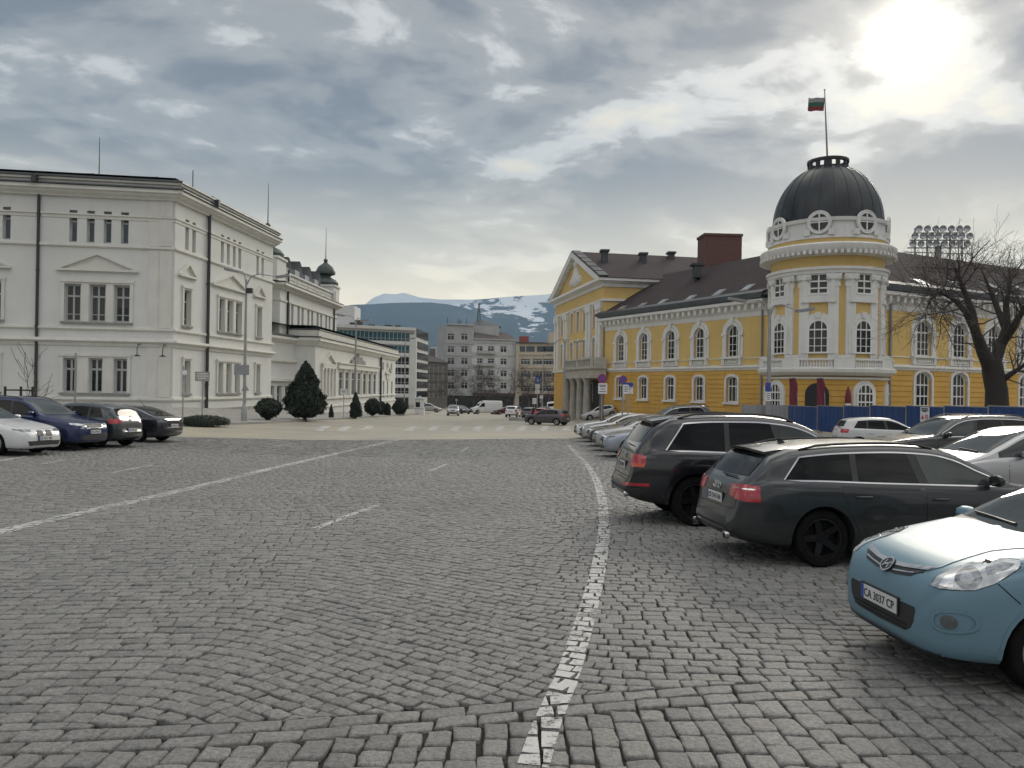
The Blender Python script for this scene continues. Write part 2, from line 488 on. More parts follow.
M_YELLOW = mat('ochre_stucco', (0.63, 0.445, 0.165), 0.85, var=0.07, scale=0.4, grime=0.18)
M_YRUST = mat('deep_ochre_stucco', (0.60, 0.36, 0.085), 0.85, var=0.09, scale=0.5, grime=0.25)
M_YTRIM = mat('white_stucco_trim', (0.68, 0.675, 0.65), 0.8, var=0.06, scale=0.8, grime=0.25)
M_YFRAME = mat('white_window_paint', (0.72, 0.72, 0.70), 0.55, var=0.05)
M_DOME = mat('dome_lead', (0.026, 0.03, 0.032), 0.4, metal=0.3, var=0.4, scale=1.2, stretch=(1, 1, 0.2))
M_STONE = mat('grey_portico_stone', (0.43, 0.41, 0.36), 0.85, var=0.2, scale=1.5)
def tile_mat():
 m = bpy.data.materials.new('brown_roof_tiles'); m.use_nodes = True
 t = NT(m.node_tree); t.n.clear()
 b = t.new('ShaderNodeBsdfPrincipled'); t.new('ShaderNodeOutputMaterial', Surface=b.outputs[0])
 P = t.new('ShaderNodeTexCoord').outputs['UV']
 br = t.new('ShaderNodeTexBrick', Vector=P, Color1=(0.052, 0.041, 0.041, 1), Color2=(0.072, 0.057, 0.056, 1), Mortar=(0.03, 0.025, 0.025, 1), Scale=1.0)
 br.inputs['Brick Width'].default_value = 0.3; br.inputs['Row Height'].default_value = 0.35; br.inputs['Mortar Size'].default_value = 0.03
 n = t.noise(P, 0.5, 6, 0.6)
 t.put(b.inputs['Base Color'], t.mix(t.maprange(n, 0.35, 0.7, 0, 0.7), br.outputs[0], (0.06, 0.05, 0.05)))
 b.inputs['Roughness'].default_value = 0.9; b.inputs['Specular IOR Level'].default_value = 0.15
 t.put(b.inputs['Normal'], t.new('ShaderNodeBump', Strength=0.5, Distance=0.04, Height=br.outputs[1]))
 return m
M_TILE = tile_mat()
def brick_mat():
 m = bpy.data.materials.new('red_brick'); m.use_nodes = True
 t = NT(m.node_tree); t.n.clear()
 b = t.new('ShaderNodeBsdfPrincipled'); t.new('ShaderNodeOutputMaterial', Surface=b.outputs[0])
 P = t.new('ShaderNodeTexCoord').outputs['UV']
 br = t.new('ShaderNodeTexBrick', Vector=P, Color1=(0.15, 0.06, 0.045, 1), Color2=(0.11, 0.045, 0.036, 1), Mortar=(0.13, 0.10, 0.09, 1), Scale=1.0)
 br.inputs['Brick Width'].default_value = 0.25; br.inputs['Row Height'].default_value = 0.075; br.inputs['Mortar Size'].default_value = 0.01
 t.put(b.inputs['Base Color'], br.outputs[0]); b.inputs['Roughness'].default_value = 0.9
 return m
M_BRICK = brick_mat()
M_BARK = mat('dark_bark', (0.035, 0.03, 0.026), 0.9, var=0.35, scale=6, bump=0.8, bscale=25)
M_TWIG = mat('bare_twigs', (0.07, 0.058, 0.05), 0.9, var=0.3, scale=2)
M_LEAF = mat('evergreen_foliage', (0.022, 0.033, 0.021), 0.8, var=0.5, scale=2.5)
M_LEAF2 = mat('clipped_box_foliage', (0.016, 0.025, 0.015), 0.8, var=0.5, scale=3)
M_BLUEF = mat('blue_hoarding', (0.016, 0.050, 0.165), 0.5, var=0.18, scale=1.1, grime=0.25)
M_SIGNW = mat('white_sign_face', (0.70, 0.70, 0.69), 0.45, var=0.04)
M_SIGNR = mat('red_sign_face', (0.42, 0.03, 0.03), 0.45, var=0.05)
M_SIGNB = mat('blue_sign_face', (0.02, 0.07, 0.32), 0.45, var=0.05)
M_SIGNG = mat('grey_sign_back', (0.24, 0.25, 0.26), 0.5, var=0.1)
M_BURG = mat('burgundy_banner', (0.13, 0.018, 0.035), 0.7, var=0.15)

# ------------------------------------------------------------------ ground, road, markings
def drape(name, poly, step, off, m, kind='structure', label=None, cat=None, step2=None):
 vs, fs = fill_poly(poly, step, step2)
 me = bpy.data.meshes.new(name)
 me.from_pydata([(x, y, G(x, y) + off) for x, y in vs], [], fs); me.materials.append(m)
 me.polygons.foreach_set('use_smooth', [True] * len(fs)); me.update()
 return tag(link(name, me), label, cat, None, kind)
def ground():
 mb = MB()
 def axis(lim, fine, far):
  a = [0.0]; s = fine
  while a[-1] < lim:
   a.append(a[-1] + s)
   if a[-1] > far: s *= 1.35
  return a
 xs = axis(14000, 2.0, 60); xs = [-x for x in xs[:0:-1]] + xs
 ys = [-y for y in axis(3000, 6.0, 30)[:0:-1]] + axis(16000, 2.0, 130)
 vs = [(x, y, G(x, y) - 0.03) for y in ys for x in xs]
 w = len(xs)
 fs = [(j * w + i, j * w + i + 1, (j + 1) * w + i + 1, (j + 1) * w + i) for j in range(len(ys) - 1) for i in range(w - 1)]
 mb.add(vs, fs, 0, True)
 tag(mb.build('ground', M_JOINT), 'dark dirt bed under the paving of the square', 'ground', None, 'structure')
ground()
_a, _b = at_ground(200, 437.2), at_ground(560, 438.3); _s = (_b.y - _a.y) / (_b.x - _a.x)
YEDGE = [(-70, _a.y + (-70 - _a.x) * _s * .4), (_a.x, _a.y), (_b.x, _b.y), (70, _b.y + 1.0)]      # cobbles end / yellow bricks start
def yedge(x):
 for (a, b), (c, d) in zip(YEDGE, YEDGE[1:]):
  if x <= c: return b + (d - b) * (x - a) / (c - a)
 return YEDGE[-1][1]
drape('yellow_road', YEDGE + [(70, 118), (30, 300), (-30, 300), (-70, 118)], 2.5, -0.012, M_YPAVE)

# setts -----------------------------------------------------------------
def gslope(x):
 """slope of the courses across the square: near level at the left, diagonal in the middle, level at the right"""
 a = 0.10 * (1 - smooth01((x + 3.4) / 1.6))
 b = -0.66 * smooth01((x + 2.9) / 1.3) * (1 - smooth01((x + 0.1) / 1.2))
 c = -0.04 * smooth01((x - 0.2) / 1.5)
 far = 0.0
 return a + b + c + far
GX0, GDX = -70.0, 0.05
_g = [0.0]
for _i in range(int(140 / GDX)): _g.append(_g[-1] + gslope(GX0 + _i * GDX) * GDX)
_g0 = _g[int((0 - GX0) / GDX)]
def gcurve(x):
 k = (x - GX0) / GDX; i = max(0, min(len(_g) - 2, int(k))); return _g[i] + (_g[i + 1] - _g[i]) * (k - i) - _g0
SETTS = []          # ground-plan quads of setts, kept for the painted lines
def lower_edge(x):  # the band that separates the near portrait setts from the main field
 return 5.0 + 0.2 * x + 0.06 * math.sin(x * 1.3)
def setts():
 V = []; F = []; r = random.Random(3)
 def block(q, near):
  cx = sum(p[0] for p in q) / 4; cy = sum(p[1] for p in q) / 4
  z0 = G(cx, cy) + r.gauss(0, 0.003); tx = r.gauss(0, 0.014); ty = r.gauss(0, 0.014)
  SETTS.append((q, z0, tx, ty, cx, cy))
  b = len(V)
  hz = lambda x, y: G(x, y) - G(cx, cy) + z0 + tx * (x - cx) + ty * (y - cy)
  if near:
   # rounded cushion: 3 rings of 12
   n = 12
   ring = []
   for k in range(4):
    p, s_ = q[k], q[(k + 1) % 4]
    for t in (0.0, 1 / 3, 2 / 3): ring.append((p[0] + (s_[0] - p[0]) * t, p[1] + (s_[1] - p[1]) * t))
   ring = [((x - cx) * (0.965 if i % 3 == 0 else 1.0), (y - cy) * (0.965 if i % 3 == 0 else 1.0)) for i, (x, y) in enumerate(ring)]
   jit = [(r.gauss(0, 0.0035), r.gauss(0, 0.0035)) for _ in range(n)]
   for sc, dz in ((1.0, -0.030), (0.99, -0.009), (0.945, -0.0015), (0.70, 0.002)):
    for (x, y), (jx, jy) in zip(ring, jit):
     X, Y = cx + (x + jx) * sc, cy + (y + jy) * sc
     V.append((X, Y, hz(X, Y) + dz + (r.gauss(0, 0.0012) if dz > -0.02 else 0)))
   V.append((cx, cy, z0 + 0.003))
   for k in range(3):
    for i in range(n): F.append((b + k * n + i, b + k * n + (i + 1) % n, b + (k + 1) * n + (i + 1) % n, b + (k + 1) * n + i))
   for i in range(n): F.append((b + 3 * n + i, b + 3 * n + (i + 1) % n, b + 4 * n))
  elif cy > 26:
   for x, y in q: V.append((x, y, hz(x, y)))
   F.append((b, b + 1, b + 2, b + 3))
  else:
   for sc, dz in ((1.0, -0.026), (0.92, 0.0)):
    for x, y in q:
     X, Y = cx + (x - cx) * sc, cy + (y - cy) * sc
     V.append((X, Y, hz(X, Y) + dz))
   for i in range(4): F.append((b + i, b + (i + 1) % 4, b + 4 + (i + 1) % 4, b + 4 + i))
   F.append((b + 4, b + 5, b + 6, b + 7))
 def visible(x, y):
  return y > 1.5 and abs(x) < 3.6 + 0.80 * y and y < yedge(x) - 0.06
 # main field: curved courses in running bond
 row = 0.148; t = -25.0
 while t < 95:
  x = -42.0 + r.random() * 0.25
  while x < 42:
   y = t + gcurve(x)
   if y > 50 or y < 2 or abs(x) > 4.2 + 0.82 * max(y, 0):
    x += 0.17; continue
   m = gslope(x); c = 1 / math.sqrt(1 + m * m)
   ln = (0.150 + r.random() * 0.075) * (1 - .3 * abs(m))
   x2 = x + ln * c
   if visible((x + x2) / 2, y) and y > lower_edge(x) + 0.0:
    y2 = t + gcurve(x2)
    nx, ny = -m * c, c; h = (row * (c + 1) / 2 * .985 - 0.012) / 2 if abs(m) < .2 else (row * c - 0.012) / 2
    gx, gy = c * 0.0045, m * c * 0.0045
    j = lambda: r.gauss(0, 0.006)
    q = [(x + gx + nx * -h + j(), y + gy - ny * h + j()), (x2 - gx - nx * h + j(), y2 - gy - ny * h + j()),
                     (x2 - gx + nx * h + j(), y2 - gy + ny * h + j()), (x + gx + nx * h + j(), y + gy + ny * h + j())]
    q = [(a, max(b, lower_edge(a) + .058)) for a, b in q]
    if poly_area(q) > .006: block(q, y < 13.5)
   x = x2
  t += row
 # two courses of stretchers along the seam, then portrait setts near the viewer
 for k in range(2):
  x = -8.0 + k * 0.11
  while x < 8.5:
   ln = 0.22 + r.random() * 0.07; x2 = x + ln
   y = lower_edge(x) - 0.02 - k * 0.155; y2 = lower_edge(x2) - 0.02 - k * 0.155
   j = lambda: r.gauss(0, 0.006)
   q = [(x + .006 + j(), y - .07 + j()), (x2 - .006 + j(), y2 - .07 + j()), (x2 - .006 + j(), y2 + .07 + j()), (x + .006 + j(), y + .07 + j())]
   if abs(x) < 3.6 + .85 * y: block(q, True)
   x = x2
 cx = -7.6
 while cx < 8.2:
  w = 0.150 + r.random() * 0.035
  y = lower_edge(cx + w / 2) - 0.262
  while y > 2.0:
   ln = 0.17 + r.random() * 0.09; y2 = y - ln
   j = lambda: r.gauss(0, 0.006)
   sk = 0.012 * math.sin(y * 3 + cx)
   q = [(cx + .006 + sk + j(), y2 + .006 + j()), (cx + w - .006 + sk + j(), y2 + .006 + j()), (cx + w - .006 + sk + j(), y - .006 + j()), (cx + .006 + sk + j(), y - .006 + j())]
   if abs(cx) < 3.6 + .82 * y: block(q, True)
   y = y2
  cx += w
 me = bpy.data.meshes.new('cobblestones'); me.from_pydata(V, [], F); me.materials.append(M_SETT)
 me.polygons.foreach_set('use_smooth', [True] * len(F)); me.update()
 tag(link('cobblestones', me), 'grey granite setts paving the whole square in curved courses', 'cobblestones', None, 'stuff')
setts()

# painted lines: laid on the setts they cover, following each stone --------
def paint_line(pts, w, name='lane_marking'):
 """pts: ground-plan centre line; the strip is cut to the setts' tops"""
 V = []; F = []
 segs = []
 for (a, b) in zip(pts, pts[1:]):
  d = Vector((b[0] - a[0], b[1] - a[1])); L = d.length
  if L < 1e-6: continue
  d /= L; n = Vector((-d.y, d.x)); segs.append((a, b, d, n, L))
 for (a, b, d, n, L) in segs:
  mx, my = (a[0] + b[0]) / 2, (a[1] + b[1]) / 2; rad = L / 2 + w + 0.4
  for (q, z0, tx, ty, cx, cy) in SETTS:
   if abs(cx - mx) > rad or abs(cy - my) > rad: continue
   p = [(cx + (x - cx) * 0.93, cy + (y - cy) * 0.93) for x, y in q]
   p = clip_poly(p, n.x, n.y, n.x * a[0] + n.y * a[1] + w / 2)
   if len(p) >= 3: p = clip_poly(p, -n.x, -n.y, -(n.x * a[0] + n.y * a[1] - w / 2))
   if len(p) >= 3: p = clip_poly(p, -d.x, -d.y, -(d.x * a[0] + d.y * a[1]))
   if len(p) >= 3: p = clip_poly(p, d.x, d.y, d.x * b[0] + d.y * b[1])
   if len(p) < 3 or abs(poly_area(p)) < 2e-4: continue
   k = len(V)
   up = 0.0085 if cy < 13.5 else 0.0035
   for x, y in p: V.append((x, y, G(x, y) - G(cx, cy) + z0 + tx * (x - cx) + ty * (y - cy) + up))
   F.append(list(range(k, k + len(p))))
 me = bpy.data.meshes.new(name); me.from_pydata(V, [], F); me.materials.append(M_LINE); me.update()
 return tag(link(name, me), None, None, None, 'structure')
def gp(px, py):
 w = at_ground(px, py); return (w.x, w.y)
def curve_pts(pix, n=6):
 P = [gp(*p) for p in pix]; out = []
 for i in range(len(P) - 1):
  p0, p1, p2, p3 = P[max(i - 1, 0)], P[i], P[i + 1], P[min(i + 2, len(P) - 1)]
  for k in range(n):
   t = k / n
   out.append(tuple(0.5 * ((2 * p1[c]) + (-p0[c] + p2[c]) * t + (2 * p0[c] - 5 * p1[c] + 4 * p2[c] - p3[c]) * t * t + (-p0[c] + 3 * p1[c] - 3 * p2[c] + p3[c]) * t ** 3) for c in (0, 1)))
 out.append(P[-1]); return out
paint_line(curve_pts([(533, 767), (548, 722), (566, 680), (579, 640), (591, 600), (600, 560), (604, 525), (601, 495), (592, 472), (578, 455), (568, 445)]), 0.175)
paint_line(curve_pts([(-60, 546), (0, 532), (100, 509), (200, 486), (300, 462), (408, 437.5)]), 0.29)
paint_line(curve_pts([(315, 529), (378, 505)], 2), 0.13)
paint_line(curve_pts([(430, 471), (447, 464)], 2), 0.13)
paint_line(curve_pts([(461, 452), (469, 447)], 2), 0.13)
paint_line(curve_pts([(110, 473), (152, 465)], 2), 0.13)
paint_line(curve_pts([(-5, 462), (28, 456)], 2), 0.13)
paint_line(curve_pts([(42, 464), (66, 459)], 2), 0.13)
paint_line(curve_pts([(275, 446.5), (291, 443.5)], 2), 0.13)
# zebra crossing on the yellow bricks
def zebra():
 for k in range(12):
  px = 318 + k * 22.5
  a = gp(px, 430.6); b = gp(px + 9 - k * 0.6, 425.9)
  w = 0.27
  me = drape('lane_marking', [(a[0] - w, a[1]), (a[0] + w, a[1]), (b[0] + w, b[1]), (b[0] - w, b[1])], 0.5, -0.007, M_LINE, step2=0.9)
zebra()

# pavement with kerb along the parliament, asphalt behind the parked cars at the right
def kerbed(name, edge, inner, h, m):
 """edge: polyline of the kerb face (ground plan); inner: the far side, same count"""
 mb = MB();
 E = []; I = []
 for (a, b), (c, d) in zip(zip(edge, edge[1:]), zip(inner, inner[1:])):
  n = max(1, int(math.hypot(b[0] - a[0], b[1] - a[1]) / 2.0))
  for k in range(n):
   t = k / n
   E.append((a[0] + (b[0] - a[0]) * t, a[1] + (b[1] - a[1]) * t)); I.append((c[0] + (d[0] - c[0]) * t, c[1] + (d[1] - c[1]) * t))
 E.append(edge[-1]); I.append(inner[-1])
 N = 8
 for i in range(len(E) - 1):
  rows = []
  for (e, q) in ((E[i], I[i]), (E[i + 1], I[i + 1])):
   L = math.hypot(q[0] - e[0], q[1] - e[1]); k1 = min(0.5, 0.22 / L)
   pts = [(e[0], e[1], G(*e) - 0.02), (e[0], e[1], G(*e) + h)]
   ks = [k1] + [k1 + (1 - k1) * j / N for j in range(1, N + 1)]
   for kk in ks:
    x, y = e[0] + (q[0] - e[0]) * kk, e[1] + (q[1] - e[1]) * kk
    pts.append((x, y, G(x, y) + h))
   rows.append(pts)
  n = len(rows[0])
  for j in range(n - 1):
   mb.add([rows[0][j], rows[1][j], rows[1][j + 1], rows[0][j + 1]], [(0, 1, 2, 3)], 1 if j < 2 else 0, False)
 return tag(mb.build(name, [m, M_KERB]), None, None, None, 'structure')
kl = [gp(-60, 431), gp(120, 428.5), gp(200, 425.5), gp(265, 423.5), gp(330, 419.8), gp(380, 417), gp(430, 413.8)]
ki = [(p[0] - d, p[1] + 1) for p, d in zip(kl, (25, 25, 20, 20, 18, 16, 14))]
kerbed('pavement', kl, ki, 0.13, M_SIDEWALK)

# ------------------------------------------------------------------ building kit
WIN = {}
def arch_pts(w, h, rise, n=10, x0=0.0):
 """outline (x,z) of an opening w x h with an arched head of the given rise; starts bottom-left, clockwise seen from outside"""
 s = h - rise; out = [(x0 - w / 2, 0)]
 if rise <= 0: return [(x0 - w / 2, 0), (x0 - w / 2, h), (x0 + w / 2, h), (x0 + w / 2, 0)]
 for k in range(n + 1):
  a = math.pi - math.pi * k / n
  out.append((x0 + w / 2 * math.cos(a), s + rise * math.sin(a)))
 out.append((x0 + w / 2, 0)); return out
def ring(mb, outer, inner, y0, y1, mi=0):
 """a frame between two polylines of equal length, extruded y0..y1 (front y0)"""
 n = len(outer);
 vs = [(p[0], y0, p[1]) for p in outer] + [(p[0], y0, p[1]) for p in inner] + [(p[0], y1, p[1]) for p in outer] + [(p[0], y1, p[1]) for p in inner]
 fs = []
 for i in range(n - 1):
  fs += [(i, i + 1, n + i + 1, n + i), (n + i, n + i + 1, 3 * n + i + 1, 3 * n + i), (2 * n + i, 2 * n + i + 1, i + 1, i), (2 * n + i + 1, 2 * n + i, 3 * n + i, 3 * n + i + 1)]
 mb.add(vs, fs, mi)
def window_mesh(key, w, h, rise=0.0, cols=2, rows=(0.66,), bar=0.06, fm=None, gm=None, edge=0.09, extra=()):
 """frame and pane meshes; origin bottom centre, x along wall, y into the wall"""
 if key in WIN: return WIN[key]
 f = MB(); s = h - rise
 o = arch_pts(w, h, rise); i_ = arch_pts(w - 2 * edge, h - edge * 1.0, rise - (edge if rise > edge else 0) if rise > 0 else 0)
 i_ = [(x, max(z, edge)) for x, z in i_]
 ring(f, o, i_, 0.0, 0.10)
 f.box(-w / 2, w / 2, -0.01, 0.11, 0.0, edge)
 def top(x):
  if rise <= 0: return h - edge
  return s + rise * math.sqrt(max(0, 1 - (x / (w / 2)) ** 2)) - edge * 0.5
 for c in range(1, cols):
  x = -w / 2 + w * c / cols
  bw = bar * (1.35 if cols % 2 == 0 and c == cols // 2 else 0.8)
  f.box(x - bw / 2, x + bw / 2, 0.012, 0.09, edge, top(x))
 for r_ in rows:
  z = h * r_; ww = w / 2 - edge * 0.4
  f.box(-ww, ww, -0.008, 0.085, z - bar * 0.7, z + bar * 0.7)
 for r_ in extra:
  z = h * r_; ww = w / 2 - edge * 0.4
  f.box(-ww, ww, 0.02, 0.08, z - bar * 0.3, z + bar * 0.3)
 p = MB(); q = arch_pts(w - 0.05, h - 0.04, rise)
 p.prism([(x, z + 0.01) for x, z in q], 0.05, 0.06)
 WIN[key] = (f.mesh('window', fm), p.mesh('pane', gm))
 return WIN[key]
def put_window(root, fac, key, u, z, depth=0.22):
 fm, pm = WIN[key]
 M = fac.M(u, z, -depth)
 o = link('window', fm, root); o.matrix_local = root.matrix_world.inverted() @ M if False else Matrix.Translation(-root.location) @ M
 link('pane', pm, o)
 return o
def holed_wall(mb, fac, u0, u1, z0, z1, holes, depth=0.3, mi=0, out=0.0):
 """wall sheet with rectangular openings and their reveals, in world coordinates"""
 us = sorted({u0, u1} | {x for h in holes for x in (h[0], h[1]) if u0 < x < u1})
 zs = sorted({z0, z1} | {x for h in holes for x in (h[2], h[3]) if z0 < x < z1})
 for i in range(len(us) - 1):
  for j in range(len(zs) - 1):
   cu, cz = (us[i] + us[i + 1]) / 2, (zs[j] + zs[j + 1]) / 2
   if any(h[0] < cu < h[1] and h[2] < cz < h[3] for h in holes): continue
   mb.add([fac.P(us[i], zs[j], out), fac.P(us[i + 1], zs[j], out), fac.P(us[i + 1], zs[j + 1], out), fac.P(us[i], zs[j + 1], out)], [(0, 1, 2, 3)], mi)
 for h in holes:
  a, b, c, d = h[:4]
  q = [(a, c), (b, c), (b, d), (a, d)]
  for k in range(4):
   p, r_ = q[k], q[(k + 1) % 4]
   mb.add([fac.P(p[0], p[1], out), fac.P(p[0], p[1], out - depth), fac.P(r_[0], r_[1], out - depth), fac.P(r_[0], r_[1], out)], [(0, 1, 2, 3)], mi)
class FMB(MB):
 """MB in a facade's frame: x along, y into the wall (negative = proud), z up; .put() turns it into root coordinates"""
 def put(s, name, m, fac, root, parent=None, u=0.0, z=0.0):
  M = Matrix.Translation(-root.location) @ fac.M(u, z)
  s.xform(M); return s.build(name, m, parent or root)
def world_part(mb, name, m, root, parent=None):
 mb.v = [(v[0] - root.location.x, v[1] - root.location.y, v[2] - root.location.z) for v in mb.v]
 return mb.build(name, m, parent or root)
def moulding(mb, fac, u0, u1, prof, r0=0.0, r1=0.0):
 """horizontal moulding: prof = [(out,z)...] top to bottom; ends mitred by r0/r1 (+1 outside corner)"""
 n = len(prof); vs = []
 for (u, s, r) in ((u0, -1, r0), (u1, 1, r1)):
  for o, z in prof: vs.append(tuple(fac.P(u + s * r * o, z, o)))
 vs += [tuple(fac.P(u0, prof[0][1], -0.05)), tuple(fac.P(u1, prof[0][1], -0.05)), tuple(fac.P(u0, prof[-1][1], -0.05)), tuple(fac.P(u1, prof[-1][1], -0.05))]
 fs = [(i, i + 1, n + i + 1, n + i) for i in range(n - 1)]
 fs += [(2 * n, 0, n, 2 * n + 1), (n - 1, 2 * n + 2, 2 * n + 3, 2 * n - 1)]
 fs += [tuple([2 * n] + list(range(n)) + [2 * n + 2])[::-1], tuple([2 * n + 1] + list(range(n, 2 * n)) + [2 * n + 3])]
 mb.add(vs, fs)
def pediment(mb, u, z, w, h, proud=0.22, t=0.16):
 """triangular pediment, base centre at (u,z), facade-local coordinates"""
 mb.prism([(u - w / 2, z), (u + w / 2, z), (u + w / 2, z + t), (u - w / 2, z + t)], -proud, 0.02)
 for s in (-1, 1):
  p = [(u + s * w / 2, z + t), (u, z + h), (u, z + h - t * 1.15), (u + s * (w / 2 - t * 2.2), z + t)]
  mb.prism(p if s < 0 else p[::-1], -proud - 0.004, 0.02)
 mb.prism([(u - w / 2 + t * 2, z + t), (u + w / 2 - t * 2, z + t), (u, z + h - t)], -0.05, 0.015)
def roof_quad_uv(me, scale=1.0):
 uv = me.uv_layers.new(name='UVMap')
 for p in me.polygons:
  n = p.normal
  t = Vector((-n.y, n.x, 0))
  if t.length < 1e-4: t = Vector((1, 0, 0))
  t.normalize(); b = n.cross(t)
  for li in p.loop_indices:
   co = me.vertices[me.loops[li].vertex_index].co
   uv.data[li].uv = (co.dot(t) * scale, co.dot(b) * scale)
def pipe(fac, root, u, z0, z1, r=0.08, out=0.12, name='drainpipe', m=None):
 mb = MB(); mb.tube([fac.P(u, z1, out), fac.P(u, z0, out)], r, 8)
 for k in range(4):
  z = z0 + (z1 - z0) * (k + 0.5) / 4
  p = fac.P(u, z, out / 2); mb.tube([fac.P(u, z - .04, out), fac.P(u, z + .04, out)], r * 1.35, 8)
 return world_part(mb, name, m or M_PIPE, root)

# ================================================================== white building at the left
def white_building():
 A0, A1 = Vector((-24.3, 55.0)), Vector((-22.73, 72.4))
 L2 = Fac(A0, A1)
 d1 = Vector((0.985, 0.15)).normalized()
 L1 = Fac(A0 - d1 * 24.0, A0)
 root = empty('parliament_building', (A0.x, A0.y, 0.2), 0, 'cream three-storey palace on the left with a dark roof edge and triangular window pediments', 'building')
 w0 = L1.L      # u at the corner on L1
 # levels (averaged from the two corner readings)
 zc = L2.z(173, 200.4)          # underside of main cornice
 zb_ = -0.45
 top = L2.z(173, 188.0)
 zs3 = L2.z(172.5, 247.0)       # string under top storey windows
 zs3t = L2.z(172.5, 217.0)
 zs2 = L2.z(171.5, 329.0); zs1 = L2.z(171.2, 342.8)
 zs0 = L2.z(170, 399.0); zpl = L2.z(169, 411)
 holes1 = []; holes2 = []
 wins = []
 def row(fac, holes, pxs, py, zlo, zhi, w, key, depth=0.24):
  for px in pxs:
   u = fac.u(px, py); holes.append((u - w / 2, u + w / 2, zlo, zhi)); wins.append((fac, key, u, zlo, depth))
 # heights of the three window rows, read at the front face
 f1 = lambda px, py: L1.z(px, py)
 g0, g1 = f1(108, 393), f1(108, 358.5)
 m0, m1 = f1(98, 322), f1(98, 284.5)
 t0, t1 = f1(98, 243), f1(98, 211)
 ww = L1.u(76, 380) - L1.u(62.2, 380); ww = abs(ww)
 window_mesh('w_ground', ww, g1 - g0, 0, 2, (0.68,), 0.10, M_GFRAME, M_PANE, 0.13)
 wm = abs(L1.u(80.8, 300) - L1.u(64.5, 300))
 window_mesh('w_mid', wm, m1 - m0, 0, 2, (0.68,), 0.09, M_GFRAME, M_PANE, 0.13, (0.2,))
 wt = abs(L1.u(77, 228) - L1.u(69, 228))
 window_mesh('w_top', wt, t1 - t0, 0, 1, (0.66,), 0.09, M_GFRAME, M_PANEB, 0.11)
 row(L1, holes1, (70, 95.5, 120.5, -9, -34, -59), 378, g0, g1, ww, 'w_ground')
 row(L1, holes1, (72.5, 97.5, 122, -7, -32, -57), 303, m0, m1, wm, 'w_mid')
 row(L1, holes1, (73.2, 90.7, 107.6, 124.8, 6.5, -11, -28, -45), 227, t0, t1, wt, 'w_top')
 # street face
 row(L2, holes2, (186.5,), 370, g0, g1, ww * .95, 'w_ground'); row(L2, holes2, (220, 228.5, 237), 370, g0, g1, ww * .95, 'w_ground'); row(L2, holes2, (257.5,), 370, g0, g1, ww * .95, 'w_ground')
 row(L2, holes2, (186.8,), 305, m0, m1, wm * .95, 'w_mid'); row(L2, holes2, (221.5, 230, 238.5), 305, m0, m1, wm * .95, 'w_mid'); row(L2, holes2, (259,), 305, m0, m1, wm * .95, 'w_mid')
 row(L2, holes2, (187, 194, 222.5, 228.5, 234.5, 240, 258, 263), 245, t0, t1, wt, 'w_top')
 wall = MB()
 holed_wall(wall, L1, 0, w0, zb_, zc + 0.3, holes1)
 holed_wall(wall, L2, 0, L2.L, zb_, zc + 0.3, holes2)
 L2b = Fac(A1, A1 + Vector((-d1.x, -d1.y)) * 24)
 holed_wall(wall, L2b, 0, 24, zb_, zc + .3, [])
 world_part(wall, 'wall', M_WHITE, root)
 for fac, key, u, z, dp in wins: put_window(root, fac, key, u, z, dp)
 def both(name, prof, m, e1=True):
  mb = MB(); moulding(mb, L1, 0, w0, prof, 0, 1); moulding(mb, L2, 0, L2.L, prof, 1, 1 if e1 else 0)
  moulding(mb, L2b, 0, 20, prof, 1, 0)
  return world_part(mb, name, m, root)
 cz = zc
 both('cornice', [(0.0, cz + .72), (0.62, cz + 0.70), (0.66, cz + 0.45), (0.50, cz + 0.40), (0.46, cz + 0.26), (0.24, cz + 0.10), (0.2, cz), (0.0, cz - 0.02)], M_TRIM)
 # dark metal gutter and upper parapet, then the dark roof edge
 both('gutter', [(0.0, cz + .84), (0.70, cz + .83), (0.74, cz + .73), (0.2, cz + .722)], M_ROOFD)
 both('parapet', [(0.1, cz + 1.24), (0.52, cz + 1.23), (0.50, cz + 1.08), (0.36, cz + 1.03), (0.34, cz + .845)], M_TRIM)
 rf = MB(); zr = cz + 1.25
 prof = [(-6.0, zr + 0.45), (0.58, zr + 0.14), (0.62, zr), (0.0, zr - 0.005)]
 moulding(rf, L1, 0, w0, prof, 0, 1); moulding(rf, L2, 0, L2.L, prof, 1, 1)
 rf.add([L1.P(0, zr + .44, -5.9), L1.P(w0 - 5.9, zr + .44, -5.9), L2.P(L2.L - 5.9, zr + .44, -5.9), L2.P(L2.L - 5.9, zr + .44, -24), L1.P(0, zr + .44, -18)], [(0, 1, 2, 3, 4)])
 rf.add([L2.P(L2.L + .6, zr + .1, .6), L2.P(L2.L + .6, zr + .1, -20), L2.P(L2.L - 5.9, zr + .44, -20), L2.P(L2.L - 5.9, zr + .44, -5.9)], [(0, 1, 2, 3)])
 roof = world_part(rf, 'roof', M_ROOFD, root)
 both('string_course', [(0.0, zs3 + 0.05), (0.14, zs3 + 0.02), (0.15, zs3 - 0.14), (0.06, zs3 - 0.22), (0.0, zs3 - 0.25)], M_TRIM)
 both('string_course', [(0.0, zs3t + 0.05), (0.12, zs3t + 0.03), (0.13, zs3t - 0.06), (0.05, zs3t - 0.12), (0.045, zs3t - 0.3), (0.0, zs3t - 0.31)], M_TRIM)
 both('string_course', [(0.0, zs2 + 0.05), (0.16, zs2 + 0.02), (0.17, zs2 - 0.12), (0.04, zs2 - 0.22), (0.0, zs2 - 0.24)], M_TRIM)
 both('string_course', [(0.0, zs1 + 0.24), (0.30, zs1 + 0.2), (0.34, zs1 + 0.02), (0.12, zs1 - 0.14), (0.08, zs1 - 0.32), (0.0, zs1 - 0.34)], M_TRIM)
